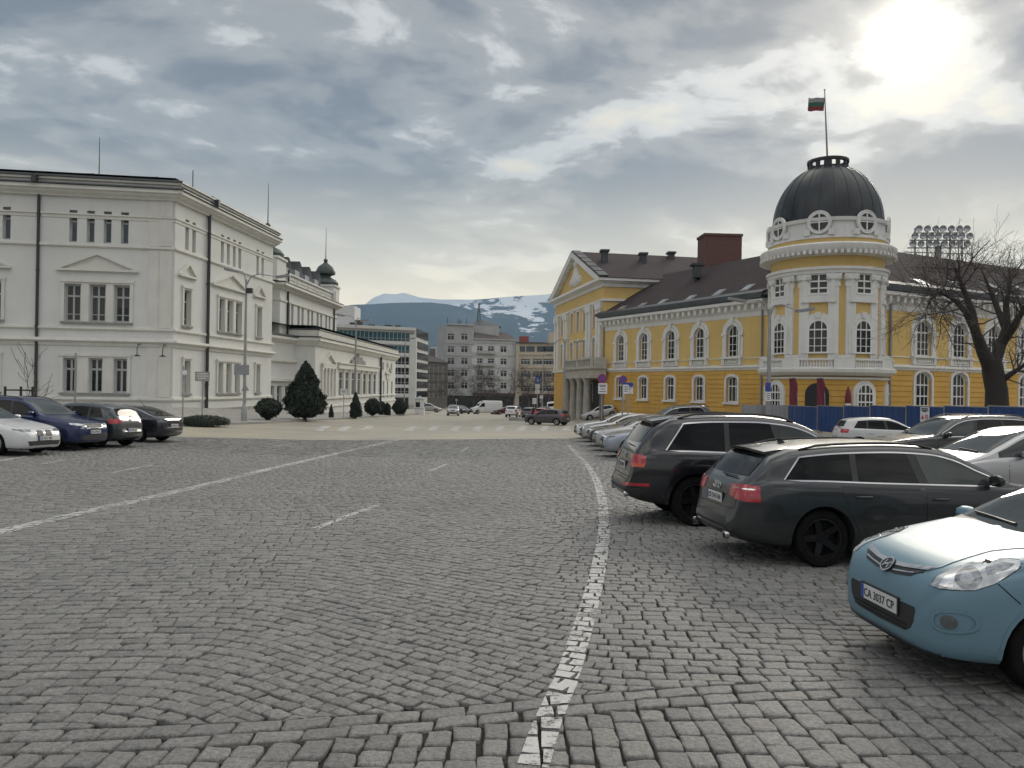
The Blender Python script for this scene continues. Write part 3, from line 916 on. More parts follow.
 both('string_course', [(0.0, zs0 + 0.1), (0.14, zs0 + 0.06), (0.15, zs0 - 0.1), (0.07, zs0 - 0.22), (0.0, zs0 - 0.24)], M_TRIM)
 both('plinth', [(0.0, zpl + 0.02), (0.16, zpl), (0.18, zb_), (0.0, zb_ - 0.2)], M_PLINTH)
 # corner pilaster strips
 mb = FMB()
 for z0, z1 in ((zs0 + .1, zs1 - .34), (zs2 + .05, zs3 - .25), (zs3 + .06, zs3t - .31), (zs3t + .05, zc - .02)):
  mb.box(w0 - 1.0, w0 - 0.15, -0.10, 0.01, z0, z1); mb.box(w0 - 1.75, w0 - 1.02, -0.05, 0.01, z0, z1)
 mb.put('corner_strip', M_TRIM, L1, root)
 # window surrounds, pediments
 def surround(fac, u0, u1, z0, z1, hs, t=0.22, proud=0.09, head=0.35):
  q = FMB()
  q.box(u0 - t, u0, -proud, 0.02, z0, z1 + t * .6); q.box(u1, u1 + t, -proud, 0.02, z0, z1 + t * .6)
  q.box(u0 - t - .06, u1 + t + .06, -proud - .05, 0.02, z1 + t * .6, z1 + t * .6 + head * .5)
  for (a, b) in zip(hs, hs[1:]):        # piers between grouped windows
   q.box(a[1] + .05, b[0] - .05, -proud * .7, 0.02, z0, z1 + t * .59)
  if len(hs) > 0: q.box(u0, u1, -proud * .6, 0.02, z1 + .003, z1 + t * .6)
  q.put('window_surround', M_TRIM, fac, root)
  s = FMB(); s.box(u0 - t, u1 + t, -0.16, 0.02, z0 - .14, z0 - .005); s.put('sill', M_PLINTH, fac, root)
 def ped(fac, u, z, w, h):
  q = FMB(); pediment(q, u, z, w, h); q.put('pediment', M_TRIM, fac, root)
 H = lambda hs, zlo, lo, hi: sorted([h for h in hs if abs(h[2] - zlo) < .01 and lo < (h[0] + h[1]) / 2 < hi])
 U = L1.u
 for lo, hi in ((-20, U(30, 380)), (U(30, 380), w0)):
  for z0, z1, p in ((g0, g1, 0), (m0, m1, 1)):
   hs = H(holes1, z0, lo, hi)
   surround(L1, hs[0][0], hs[-1][1], z0, z1, hs)
   if p: ped(L1, (hs[0][0] + hs[-1][1]) / 2, f1(98, 271.5), U(139, 270) - U(56.5, 270), f1(97, 252.5) - f1(98, 271.5))
 u2 = L2.u
 for (a, b) in ((175, 200), (205, 248), (250, 270)):
  for z0, z1, p in ((g0, g1, 0), (m0, m1, 1)):
   hs = H(holes2, z0, u2(a, 340), u2(b, 340))
   surround(L2, hs[0][0], hs[-1][1], z0, z1, hs, 0.2)
   if p:
    w = 2.6 if len(hs) == 1 else 6.6
    ped(L2, (hs[0][0] + hs[-1][1]) / 2, f1(98, 271.5), w, (1.1 if len(hs) == 1 else f1(97, 252.5) - f1(98, 271.5)))
 # basement windows in the plinth of the street face
 for px in (187, 219.5, 228, 237, 247, 257):
  q = FMB(); u = u2(px, 413); q.box(u - .55, u + .55, -.205, -.15, zpl - .95, zpl - .25); q.put('basement_window', M_GFRAME, L2, root)
 # pipes
 pipe(L1, root, U(38, 290), zb_ + .3, zc + .6, 0.10)
 pipe(L2, root, u2(206, 320), zb_ + .3, zc + .6, 0.13, 0.16)
 for fac, u in ((L1, U(38, 290)), (L2, u2(206, 320))):
  hp = MB(); hp.obox(fac.P(u, cz + 1.0, .78), (.16, .16, .26)); world_part(hp, 'rain_hopper', M_PIPE, root)
 # lamp arms at the corner
 for u in (w0 - 2.2, w0 - .5):
  la = MB()
  p = L1.P(u, zs1 - .2, 0.02); la.tube([p, L1.P(u, zs1 - .15, .5), L1.P(u, zs1 - .5, .75), L1.P(u, zs1 - .9, .75)], .03, 6)
  la.lathe([(0.02, .12), (.1, .1), (.26, 0)], 12, tuple(L1.P(u, zs1 - 1.02, .75)))
  world_part(la, 'wall_lamp', M_BLACK, root)
 ch = MB(); c0 = L1.P(L1.uz(87, 172, -3.5)[0], 0, -3.5)
 ch.box(c0.x - .75, c0.x + .75, c0.y - .5, c0.y + .5, zr + .1, zr + 1.0); ch.box(c0.x - .9, c0.x + .9, c0.y - .65, c0.y + .65, zr + 1.0, zr + 1.15)
 world_part(ch, 'chimney', M_ROOFD, root, roof); ch = MB()
 c0 = L1.P(U(141, 178), zr + .9, -3.0); ch.box(c0.x - .5, c0.x + .5, c0.y - .4, c0.y + .4, zr + .4, zr + 1.1)
 world_part(ch, 'chimney', M_ROOFD, root, roof); ch = MB()
 c0 = L2.P(u2(235, 210), zr + .9, -2.0); ch.box(c0.x - .4, c0.x + .4, c0.y - .8, c0.y + .8, zr + .3, zr + 1.3)
 world_part(ch, 'chimney', M_ROOFD, root, roof)
 an = MB(); c0 = L1.P(L1.uz(99.5, 150, -4)[0], 0, -4); an.tube([(c0.x, c0.y, zr), (c0.x, c0.y, zr + 4.2)], [.05, .02], 6); world_part(an, 'roof_mast', M_PIPE, root, roof)
 cp = MB(); c0 = L2.P(4.2, zr, -1.6); cp.box(c0.x - .8, c0.x + .8, c0.y - .8, c0.y + .8, zr, zr + .6); cp.prism([(c0.x - .9, zr + .6), (c0.x + .9, zr + .6), (c0.x, zr + .95)], c0.y - .9, c0.y + .9)
 cp.tube([(c0.x + .6, c0.y, zr), (c0.x + .6, c0.y, zr + 2.2)], .04, 6)
 world_part(cp, 'copper_hatch', M_COPPER, root, roof)
 return root, L2, A1, d1, dict(zs1=zs1, zb=zb_)
PARL, L2F, PA1, PD1, PZ = white_building()

def white_wings():
 """link, entrance wing and central block of the palace, further along the street"""
 C0 = Vector((-21.05, 82.0)); cd = Vector((0.030, 1.0)).normalized()
 C1 = C0 + cd * 46.0
 C = Fac(C0, C1)
 root = empty('palace_entrance_wing', (C0.x, C0.y, -1.3), 0, 'low cream wing with a columned window row beyond the big dark evergreen', 'building')
 zb = -3.2; zt = C.z(315.4, 346.5)
 Cl = Fac(C0 + Vector((-9, -1.4)), C0)            # shaded end face towards the viewer
 holes = []; wins = []
 z0, z1 = C.z(345, 395.5), C.z(345, 372.0)
 w = 1.9
 window_mesh('w_wing', w, z1 - z0, 0, 2, (0.7,), 0.08, M_GFRAME, M_PANE, 0.10)
 for px in (340.8, 347, 353.2, 359, 364.6, 369.8, 374.6):
  u = C.u(px, 383); holes.append((u - w / 2, u + w / 2, z0, z1)); wins.append((C, 'w_wing', u, z0))
 w2 = .8; window_mesh('w_wing_slim', w2, z1 - z0 - .2, 0, 1, (0.7,), 0.08, M_GFRAME, M_PANE, 0.08)
 for px in (322.8, 326.2, 329.6, 332.8):
  u = C.u(px, 383); holes.append((u - w2 / 2, u + w2 / 2, z0, z1 - .2)); wins.append((C, 'w_wing_slim', u, z0))
 uE = C.u(379.5, 380)
 w3 = 1.1
 for px in (383.5, 387.5, 391.8):
  u = C.u(px, 390); holes.append((u - w3 / 2, u + w3 / 2, z0 - .6, z1 - .9)); wins.append((C, 'w_door', u, z0 - .6))
 window_mesh('w_door', w3, z1 - .3 - z0, 0, 2, (0.7,), 0.08, M_GFRAME, M_PANE, 0.10)
 uR = C.u(395.3, 380)
 wall = MB(); holed_wall(wall, C, 0, uR, zb, zt, holes); holed_wall(wall, Cl, 0, Cl.L, zb, zt, [])
 Cr = Fac(C.P(uR).to_2d(), C.P(uR).to_2d() + Vector((-12, .4))); holed_wall(wall, Cr, 0, 12, zb, zt, [])
 world_part(wall, 'wall', M_WHITE, root)
 for a in wins: put_window(root, a[0], a[1], a[2], a[3], .12)
 def run(name, prof, m):
  mb = MB(); moulding(mb, Cl, 0, Cl.L, prof, 0, 1); moulding(mb, C, 0, uR, prof, 1, 1); return world_part(mb, name, m, root)
 run('cornice', [(0, zt + 1.0), (.55, zt + .96), (.6, zt + .62), (.45, zt + .5), (.2, zt + .12), (0, zt)], M_TRIM)
 run('gutter', [(0, zt + 1.08), (.66, zt + 1.07), (.68, zt + 1.005), (.1, zt + 1.002)], M_ROOFD)
 run('parapet', [(.0, zt + 1.75), (.4, zt + 1.72), (.38, zt + 1.09), (.0, zt + 1.085)], M_TRIM)
 rf = MB(); zr = zt + 1.76
 pr = [(-6, zr + .5), (.45, zr + .12), (.47, zr), (0, zr - .003)]
 moulding(rf, Cl, 0, Cl.L, pr, 0, 1); moulding(rf, C, 0, uR, pr, 1, 0); world_part(rf, 'roof', M_ROOFD, root)
 run('string_course', [(0, z0 - .05), (.2, z0 - .08), (.2, z0 - .3), (0, z0 - .34)], M_TRIM)
 run('string_course', [(0, z0 - 1.0), (.12, z0 - 1.03), (.14, z0 - 1.2), (0, z0 - 1.25)], M_TRIM)
 # pilasters between the windows, entablature with carved crest
 for k, (a, b) in enumerate(zip(holes[:7], holes[1:7])):
  q = FMB(); uu = (a[1] + b[0]) / 2; q.box(uu - .28, uu + .28, -.10, .02, z0 - .05, z1 + .1); q.box(uu - .36, uu + .36, -.16, .02, z1 + .1, z1 + .35); q.put('pilaster', M_TRIM, C, root)
 q = FMB(); a, b = holes[0][0] - .9, holes[6][1] + .9
 q.box(a, b, -.28, .02, z1 + .352, z1 + .95); q.box(a - .1, b + .1, -.42, .02, z1 + .952, z1 + 1.1)
 q.put('entablature', M_TRIM, C, root)
 q = FMB(); mid = C.u(357, 365)
 for du, hh in ((-3.0, .6), (-1.6, 1.0), (0, 1.35), (1.6, 1.0), (3.0, .6)):
  q.prism([(mid + du + math.cos(t * math.pi / 8) * .95, z1 + 1.1 + math.sin(t * math.pi / 8) * hh) for t in range(9)], -.3, .02)
 q.put('carved_crest', M_PLINTH, C, root)
 q = FMB(); u = C.u(328, 370); pediment(q, u, z1 + .6, 5.8, 1.45, .3, .2);
 for px in (321.3, 324.5, 328, 331.3, 334.5):
  uu = C.u(px, 383); q.box(uu - .2, uu + .2, -.2, .02, z0, z1); q.box(uu - .3, uu + .3, -.25, .02, z1, z1 + .25)
 q.box(u - 2.7, u + 2.7, -.28, .02, z1 + .252, z1 + .597)
 q.put('pediment', M_TRIM, C, root)
 q = FMB(); u = C.u(387.8, 374); pediment(q, u, z1 + .2, 4.6, 1.4, .3, .22); q.box(u - 1.4, u + 1.4, -.15, .02, z1 - .6, z1 + .2); q.put('pediment', M_TRIM, C, root)
 for px in (383.2, 387.4, 391.4):
  q = FMB(); u = C.u(px, 362); q.box(u - .5, u + .5, -.06, .02, zt - 1.6, zt - .5); q.put('frieze_panel', M_PLINTH, C, root)
 pipe(C, root, uE, zb, zt + 1.2, .16, .2)
 # link wall between the two blocks
 D = Fac((-24.2, 75.2), (-23.0, 82.2)); zd = C.z(315.4, 346.5) + .15
 rl = empty('palace_link', (-23.8, 78, -1), 0, 'short cream link wall between the tall palace block and the low wing', 'building')
 hs = []; ws = []
 window_mesh('w_link', 1.0, 2.9, 0, 2, (0.7,), 0.08, M_GFRAME, M_PANE, 0.1)
 for px in (272.2, 279.5, 287.5):
  u = D.u(px, 380); hs.append((u - .5, u + .5, -1.2, 1.7)); ws.append(u)
 mb = MB(); holed_wall(mb, D, 0, D.L, -3, zd, hs); world_part(mb, 'wall', M_WHITE, rl)
 for u in ws: put_window(rl, D, 'w_link', u, -1.2, .25)
 mb = MB(); moulding(mb, D, 0, D.L, [(0, zd + .7), (.5, zd + .66), (.5, zd + .4), (.1, zd + .05), (0, zd)]); moulding(mb, D, 0, D.L, [(0, zd - 1.6), (.25, zd - 1.64), (.25, zd - 1.9), (0, zd - 2.1)]); moulding(mb, D, 0, D.L, [(0, 2.5), (.3, 2.46), (.3, 2.2), (0, 2.0)]); world_part(mb, 'cornice', M_TRIM, rl)
 mb = MB(); moulding(mb, D, 0, D.L, [(-8, zd + 2.0), (.56, zd + .9), (.56, zd + .71), (0, zd + .705)]); world_part(mb, 'roof', M_ROOFD, rl)
 # entrance canopy box in dark metal
 cn = MB(); cn.box(-22.6, -19.4, 76.2, 80.6, -.75, -.45); cn.box(-22.4, -19.6, 76.5, 80.4, -3.0, -.752); world_part(cn, 'entrance_canopy', M_BLACK, rl)
 # ------------- central block with attic and corner cupolas
 B0 = Vector((-24.0, 79.0)); B1 = Vector((-23.05, 100.4)); B = Fac(B0, B1); Bl = Fac(B0 + Vector((-8, -.9)), B0)
 rb = empty('palace_central_block', (B0.x, B0.y, 5), 0, 'raised cream block with panelled attic and green corner cupolas behind the low wing', 'building')
 zk = B.z(281.5, 290); zbot = 3.0
 b0, b1 = B.z(300, 329), B.z(300, 307.5)
 hs = []; ws = []; w = .78
 window_mesh('w_block', w, b1 - b0, 0, 1, (0.72,), 0.07, M_GFRAME, M_PANE, 0.08)
 for px in (288.6, 292.2, 298.5, 302.5, 308.3, 312.2, 317.6, 321.2, 326.2, 329.6):
  u = B.u(px, 320); hs.append((u - w / 2, u + w / 2, b0, b1)); ws.append(u)
 mb = MB(); holed_wall(mb, B, 0, B.L, zbot, zk, hs); holed_wall(mb, Bl, 0, Bl.L, zbot, zk, []); world_part(mb, 'wall', M_WHITE, rb)
 for u in ws: put_window(rb, B, 'w_block', u, b0, .28)
 def runb(name, prof, m):
  mb = MB(); moulding(mb, Bl, 0, Bl.L, prof, 0, 1); moulding(mb, B, 0, B.L, prof, 1, 1); return world_part(mb, name, m, rb)
 runb('cornice', [(0, zk + .75), (.7, zk + .7), (.72, zk + .45), (.4, zk + .3), (.15, zk + .05), (0, zk)], M_TRIM)
 runb('gutter', [(0, zk + .84), (.74, zk + .83), (.75, zk + .755), (.1, zk + .752)], M_ROOFD)
 runb('string_course', [(0, zk - .9), (.12, zk - .93), (.12, zk - 1.1), (0, zk - 1.15)], M_TRIM)
 za = B.z(300, 277) - .25
 # attic: panels between piers
 mb = MB(); Bi = Fac(B.P(1.6, 0, -.15).to_2d(), B.P(B.L - 1.4, 0, -.15).to_2d()); holed_wall(mb, Bi, 0, Bi.L, zk + .84, za, []);
 moulding(mb, Bi, 0, Bi.L, [(-.3, za + .2), (.2, za + .18), (.2, za), (0, za - .05)])
 world_part(mb, 'attic', M_WHITE, rb)
 n = 5
 for k in range(n):
  q = FMB(); u0 = Bi.L * k / n + .35; u1 = Bi.L * (k + 1) / n - .35
  q.box(u0, u1, -.08, .01, zk + 1.15, zk + 1.3); q.box(u0, u1, -.08, .01, za - .45, za - .3); q.box(u0, u0 + .15, -.08, .01, zk + 1.302, za - .452); q.box(u1 - .15, u1, -.08, .01, zk + 1.302, za - .452)
  q.put('attic_panel', M_TRIM, Bi, rb)
 # dormer-like vents on the roof
 for px, py in ((293.5, 268), (304.5, 272), (314, 277), (323, 281)):
  q = MB(); u = B.u(px, py + 4); p = B.P(u, 0, -1.5); zz = B.z(px, py) + .45
  q.box(p.x - .8, p.x + .7, p.y - 1.0, p.y + 1.0, za - 1, zz - .35); q.lathe([(1.15, -.9), (1.15, .9)], 12, (p.x, p.y, zz - .4), 'x', 0, False, -math.pi / 2 + .001, math.pi / 2);
  world_part(q, 'roof_vent', M_SIGNG, rb)
 # corner cupolas
 def cupola(c, s, zbase, ped_h):
  q = MB(); q.box(c.x - 1.5 * s, c.x + 1.5 * s, c.y - 1.5 * s, c.y + 1.5 * s, zk + .84, zbase); q.box(c.x - 1.65 * s, c.x + 1.65 * s, c.y - 1.65 * s, c.y + 1.65 * s, zbase, zbase + .22)
  world_part(q, 'pedestal', M_WHITE, rb)
  q = MB(); q.lathe([(1.65 * s, zbase + .2), (1.7 * s, zbase + .6 * s), (1.35 * s, zbase + 1.0 * s), (.75 * s, zbase + 1.3 * s), (.7 * s, zbase + 1.55 * s), (1.25 * s, zbase + 1.75 * s), (1.3 * s, zbase + 2.0 * s), (.95 * s, zbase + 2.7 * s), (.4 * s, zbase + 3.1 * s), (.2 * s, zbase + 3.3 * s), (.28 * s, zbase + 3.5 * s), (.2 * s, zbase + 3.72 * s), (.05, zbase + 3.8 * s)], 14, (c.x, c.y, 0))
  q.tube([(c.x, c.y, zbase + 3.7 * s), (c.x, c.y, zbase + 3.7 * s + 4.2)], [.06, .02], 5)
  world_part(q, 'cupola', M_COPPER, rb)
 cupola(B.P(-.0, 0, -1.4), 1.0, B.z(281, 260), 2)
 cupola(B.P(B.L - .6, 0, -1.4), 1.0, B.z(331, 285.5), 2)
 for u in (B.u(287.2, 300), B.u(333.5, 315)):
  mb = MB(); mb.tube([B.P(u, zk + 2.3, .1), B.P(u, zbot + 1, .1)], .11, 6); world_part(mb, 'drainpipe', M_PIPE, rb)
 mb = MB(); mb.add([B.P(.5, za + .19, -.4), B.P(B.L - .5, za + .19, -.4), B.P(B.L - .5, za + .6, -8), B.P(.5, za + .6, -8)], [(0, 1, 2, 3)]); world_part(mb, 'roof', M_ROOFD, rb)
white_wings()

M_SKYL = glass('skylight_glass', (.22, .235, .245), .2)
# ================================================================== yellow building at the right
def yellow_building():
 W0 = Vector((10.7, 91.0)); W1 = Vector((22.6, 68.0)); wd = (W1 - W0).normalized()
 W = Fac(W0, W1)
 root = empty('academy_building', (W1.x, W1.y, -1), 0, 'long yellow two-storey building with white arched windows, wrapped round the domed tower', 'building')
 CR = Vector((26.4, 60.4))
 v0 = Vector((30.7, 62.5)); vd = Vector((0.896, 0.444)).normalized()
 V = Fac(CR + vd * 2.0, CR + vd * 44.0)
 zb = -3.6
 # levels: mean of both ends of the street face
 def lev(a, b): return (W.z(*a) + W.z(*b)) / 2
 zc = lev((601.4, 325.5), (761.6, 313))          # underside of cornice
 ztc = lev((601.4, 319.5), (767.5, 298.5))       # top of cornice
 zs = lev((604.3, 369.3), (760, 368.3))          # string course
 wins = []
 # ---- window kinds
 z0, z1 = lev((622, 391.5), (730, 391.5)), 0
 lw0, lw1 = lev((621, 398.0), (727, 402.6)), lev((621, 377.0), (729, 376.5))
 uw0, uw1 = lev((622, 361.0), (730, 357.5)), lev((622, 335.5), (731, 324.5))
 window_mesh('y_low', 1.45, lw1 - lw0, .35, 3, (0.62,), 0.075, M_YFRAME, M_PANE, 0.12)
 window_mesh('y_up', 1.55, uw1 - uw0, .775, 3, (0.66,), 0.075, M_YFRAME, M_PANE, 0.12, (0.2, 0.4))
 window_mesh('y_low_wide', 2.1, lw1 - lw0 + .5, .7, 4, (0.62, .3), 0.075, M_YFRAME, M_PANE, 0.12)
 window_mesh('y_up_wide', 2.0, uw1 - uw0, 1.0, 4, (0.66,), 0.075, M_YFRAME, M_PANE, 0.12, (0.2, 0.4))
 holesU, holesL = [], []
 def hole(hs, u, w, a, b): hs.append((u - w / 2, u + w / 2, a, b))
 usW = [W.u(px, 365) for px in (620.5, 643.8, 670.6, 699.5, 732.5)]
 def spandrels(q, u, w, h, rise, z0, y0=-.0, y1=.28, n=10):
  """fill the corners of a square opening above an arched window"""
  s = z0 + h - rise
  for sg in (-1, 1):
   p = [(u + sg * w / 2, z0 + h), (u + sg * w / 2, s)] + [(u + sg * w / 2 * math.cos(a), s + rise * math.sin(a)) for a in [math.pi / 2 * k / n for k in range(1, n + 1)]]
   q.prism(p if sg > 0 else p[::-1], y0 + .004, y1)
 def casing(q, u, w, h, rise, z0, t=.24, proud=.12):
  o = arch_pts(w + 2 * t, h + t, rise + t * .9 if rise > 0 else 0, 12, u); i_ = arch_pts(w, h, rise, 12, u)
  ring(q, [(x, z + z0) for x, z in o], [(x, z + z0) for x, z in i_], -proud, .02)
 def upper(fac, u, w, key, outw=.30):
  hole(holesU_map[id(fac)], u, w, uw0, uw1); wins.append((fac, key, u, uw0))
  h = uw1 - uw0
  q = FMB(); spandrels(q, u, w, h, w / 2, uw0); casing(q, u, w, h, w / 2, uw0, .26, .14)
  o = arch_pts(w + 1.15, h + .62, w / 2 + .55, 12, u); i_ = arch_pts(w + .56, h + .3, w / 2 + .28, 12, u)
  ring(q, [(x, z + uw0) for x, z in o], [(x, z + uw0) for x, z in i_], -.07, .02)
  q.prism([(u - .16, uw1 + .2), (u + .16, uw1 + .2), (u + .24, uw1 + .72), (u - .24, uw1 + .72)], -.26, .02)
  for s in (-1, 1):
   q.box(u + s * (w / 2 + .42) - .2, u + s * (w / 2 + .42) + .2, -.2, .02, uw0 + h - w / 2 - .25, uw0 + h - w / 2)
  q.put('window_surround', M_YTRIM, fac, root)
  b = FMB(); zb0 = zs + .25
  b.box(u - w / 2 - .55, u + w / 2 + .55, -.3, .02, uw0 - .16, uw0 - .004); b.box(u - w / 2 - .5, u - w / 2 - .12, -.22, .02, zb0, uw0 - .162); b.box(u + w / 2 + .12, u + w / 2 + .5, -.22, .02, zb0, uw0 - .162)
  nb = 7 if w < 1.8 else 9
  for k in range(nb):
   x = u - w / 2 + w * (k + .5) / nb
   b.lathe([(.05, zb0 + .1), (.1, zb0 + .3), (.05, zb0 + (uw0 - zb0) * .6), (.08, uw0 - .2)], 6, (x, -.14, 0))
  b.box(u - w / 2 - .1, u + w / 2 + .1, -.2, .0, zb0, zb0 + .1)
  b.put('balustrade', M_YTRIM, fac, root)
 def lower(fac, u, w, key, h, rise):
  hole(holesL_map[id(fac)], u, w, lw0, lw0 + h); wins.append((fac, key, u, lw0))
  q = FMB(); spandrels(q, u, w, h, rise, lw0); casing(q, u, w, h, rise, lw0, .22, .12); q.put('window_surround', M_YTRIM, fac, root)
  s = FMB(); s.box(u - w / 2 - .35, u + w / 2 + .35, -.24, .02, lw0 - .2, lw0 - .003); s.put('sill', M_YTRIM, fac, root)
 holesU_map = {id(W): [], id(V): []}; holesL_map = {id(W): [], id(V): []}
 for u in usW:
  upper(W, u, 1.55, 'y_up'); lower(W, u, 1.45, 'y_low', lw1 - lw0, .35)
 usV = [V.u(px, 365) for px in (923, 959.5)]; dv = usV[1] - usV[0]
 usV += [usV[1] + dv * k for k in (1, 2, 3, 4)]
 for u in usV:
  upper(V, u, 2.0, 'y_up_wide'); lower(V, u, 2.1, 'y_low_wide', lw1 - lw0 + .5, .7)
 for f in (W, V):
  wall = MB(); holed_wall(wall, f, 0, f.L, zs, zc, holesU_map[id(f)])
  if f is W: world_part(wall, 'wall', M_YELLOW, root)
 holed_wall(wall, Fac(V.P(V.L).to_2d(), V.P(V.L, 0, -14).to_2d()), 0, 14, zb, zc, [])
 world_part(wall, 'wall', M_YELLOW, root)
 for f in (W, V):
  wl = MB(); holed_wall(wl, f, 0, f.L, zb, zs, holesL_map[id(f)]); world_part(wl, 'rusticated_base', M_YRUST, root)
 # rusticated bands as real courses standing proud of the joint
 for f in (W, V):
  hs = holesL_map[id(f)]; q = FMB(); z = zs - .25; k = 0
  while z - .42 > zb + .3:
   segs = [(0.15, f.L)]
   for h in hs:
    if h[2] - .3 < z and h[3] + .25 > z - .42:
     segs = [s for a, b in segs for s in ((a, min(b, h[0] - .28)), (max(a, h[1] + .28), b)) if s[1] - s[0] > .12] if True else segs
   for a, b in segs: q.box(a, b, -.055, .01, z - .40, z - .02)
   z -= .44; k += 1
  q.put('rustication', M_YRUST, f, root)
 for a in wins: put_window(root, a[0], a[1], a[2], a[3], .2)
 def run(f, name, prof, m, r0=0, r1=0):
  mb = MB(); moulding(mb, f, 0, f.L, prof, r0, r1); return world_part(mb, name, m, root)
 for f in (W, V):
  run(f, 'string_course', [(0, zs + .22), (.22, zs + .18), (.26, zs), (.14, zs - .12), (.1, zs - .24), (0, zs - .26)], M_YTRIM)
  run(f, 'cornice', [(0, ztc + .05), (.75, ztc), (.78, ztc - .28), (.6, ztc - .36), (.22, ztc - .42), (.2, zc + .1), (.06, zc - .05), (.05, zc - .45), (.0, zc - .5)], M_YTRIM)
  q = FMB(); n = int(f.L / .85)
  for k in range(n):
   u = f.L * (k + .5) / n; q.box(u - .16, u + .16, -.6, .0, ztc - .78, ztc - .365)
  q.put('dentils', M_YTRIM, f, root)
  run(f, 'gutter', [(0, ztc + .26), (.86, ztc + .25), (.86, ztc + .055), (.1, ztc + .052)], M_ROOFD)
 q = FMB(); q.box(0, W.L, -.06, .01, uw0 - .18, uw0 - .1); q.put('string_course', M_YTRIM, W, root)
 q = FMB(); q.box(0, V.L, -.06, .01, uw0 - .18, uw0 - .1); q.put('string_course', M_YTRIM, V, root)
 # ---- roofs
 zr = ztc + .27;
 rise = 5.5
 def roof_piece(pts, faces, name='roof', m=M_TILE, parent=None):
  mb = MB(); mb.add(pts, faces); o = world_part(mb, name, m, root, parent); roof_quad_uv(o.data); return o
 D = 7.8
 ridgeW0 = W.P(-14, zr + rise, -D); ridgeW1 = W.P(W.L + 1, zr + rise, -D)
 a0 = W.P(-.6, zr, .82); a1 = W.P(W.L + 1.2, zr, .82)
 # the street slope dies against the cross roof at the far end
 rW = roof_piece([W.P(-.6, zr, .82), W.P(W.L + 1, zr, .82), W.P(W.L + 1, zr + rise, -D), W.P(-.6, zr + rise, -D), W.P(W.L + 1, zr, -2 * D), W.P(-.6, zr, -2 * D)], [(0, 1, 2, 3), (3, 2, 4, 5), (0, 3, 5)])
 DV = 8.5
 rV = roof_piece([V.P(-1, zr, .82), V.P(V.L, zr, .82), V.P(V.L - 4, zr + 5.4, -DV), V.P(6.5, zr + 5.4, -DV), V.P(-1, zr, -2 * DV), V.P(V.L, zr, -2 * DV)], [(0, 1, 2, 3), (4, 0, 3), (1, 5, 2), (5, 4, 3, 2)])
 fs = MB()      # dark fascia board above the gutter
 for f in (W, V): moulding(fs, f, -.5 if f is W else 0, f.L, [(.2, zr + .62), (.84, zr + .3), (.86, zr - .015), (.2, zr - .017)])
 world_part(fs, 'eaves_board', M_ROOFD, root, rW)
 # skylights
 def sky(f, px, py, w=1.0, h=1.25, Dd=D, rs=rise):
  # solve where the pixel meets the slope
  best = None
  for k in range(200):
   o = .82 - k * .05; z = zr + rs * (.82 - o) / (Dd + .82); u, zz = f.uz(px, py, o)
   if best is None or abs(zz - z) < best[0]: best = (abs(zz - z), u, o, z)
  _, u, o, z = best
  sl = rs / (Dd + .82); n = math.sqrt(1 + sl * sl)
  mb = MB()
  for mi, k, up in ((0, 1.0, .06), (1, .8, .09)):
   vs = []
   for dz in (-.05, up):
    for du, dv in ((-.5, -.5), (.5, -.5), (.5, .5), (-.5, .5)):
     t = dv * h * k / n
     vs.append(f.P(u + du * w * k, z + t * sl + dz * 1.0, o - t + dz * sl * 1.0))
   mb.add(vs, [(0, 3, 2, 1), (4, 5, 6, 7), (0, 1, 5, 4), (1, 2, 6, 5), (2, 3, 7, 6), (3, 0, 4, 7)], mi)
  world_part(mb, 'skylight', [M_SIGNG, M_SKYL], root, rW if f is W else rV)
 for px, py in ((747.5, 288), (719, 293), (690, 298.5), (662, 302.5), (641, 306), (621, 309)): sky(W, px, py)
 for px, py in ((921, 283), (957, 284.5), (990, 286), (1017, 288)): sky(V, px, py, 1.3, 1.4, DV, 5.4)
 # small pots and the big brick stack
 ch = MB(); p = W.P(W.u(722, 260) , 0, -6.0); q = at_depth(722, 268, 0)if False else None
 c = at_depth(722, 262, 87.0)
 wq = 18.8 / 768 * 87; ch.obox((c.x, c.y + 1.2, c.z - 1), (wq, 1.4, at_depth(722, 234, 87).z - c.z + 1), Matrix.Rotation(.05, 3, 'Z'))
 zt = c.z - 1 + (at_depth(722, 234, 87).z - c.z + 1); ch.obox((c.x, c.y + 1.2, zt - .12), (wq + .1, 1.5, .14), Matrix.Rotation(.05, 3, 'Z'))
 o = world_part(ch, 'chimney', M_BRICK, root, rW); roof_quad_uv(o.data)
 for px, py, hh in ((697, 267, .2),):
  c = at_depth(px, py, 83); m = MB(); m.box(c.x - .35, c.x + .35, c.y - .6, c.y + .6, c.z - 1.2, c.z + hh * .5); m.box(c.x - .65, c.x + .65, c.y - .75, c.y + .75, c.z + hh * .5, c.z + hh * .5 + .25); world_part(m, 'roof_pot', M_ROOFD, root, rW)
 # drainpipes at the ends
 pipe(W, root, W.L - .6, zb, zc, .09, .14, 'drainpipe', M_SIGNG); pipe(W, root, .3, zb, zc, .09, .14, 'drainpipe', M_SIGNG)
 pipe(V, root, V.u(889, 350), zb, zc, .1, .14, 'drainpipe', M_SIGNG)

 # ---- round tower at the corner
 T = at_depth(826, 300, 62.0); TC = Vector((T.x, T.y)); RT_ = 56.2 / 768 * 62.0
 def tz(py, off=0.0): return at_depth(826, py, 62.0 - RT_ + off).z
 tower = empty('corner_tower', (TC.x, TC.y, 0), 0, 'round yellow corner tower with white pilasters under a dark dome', 'tower')
 face = math.atan2(-TC.y, -TC.x)            # towards the viewer
 zbal, zent, zcor, zat = tz(357), tz(268), tz(247.5), tz(236.5)
 zstr = tz(371)
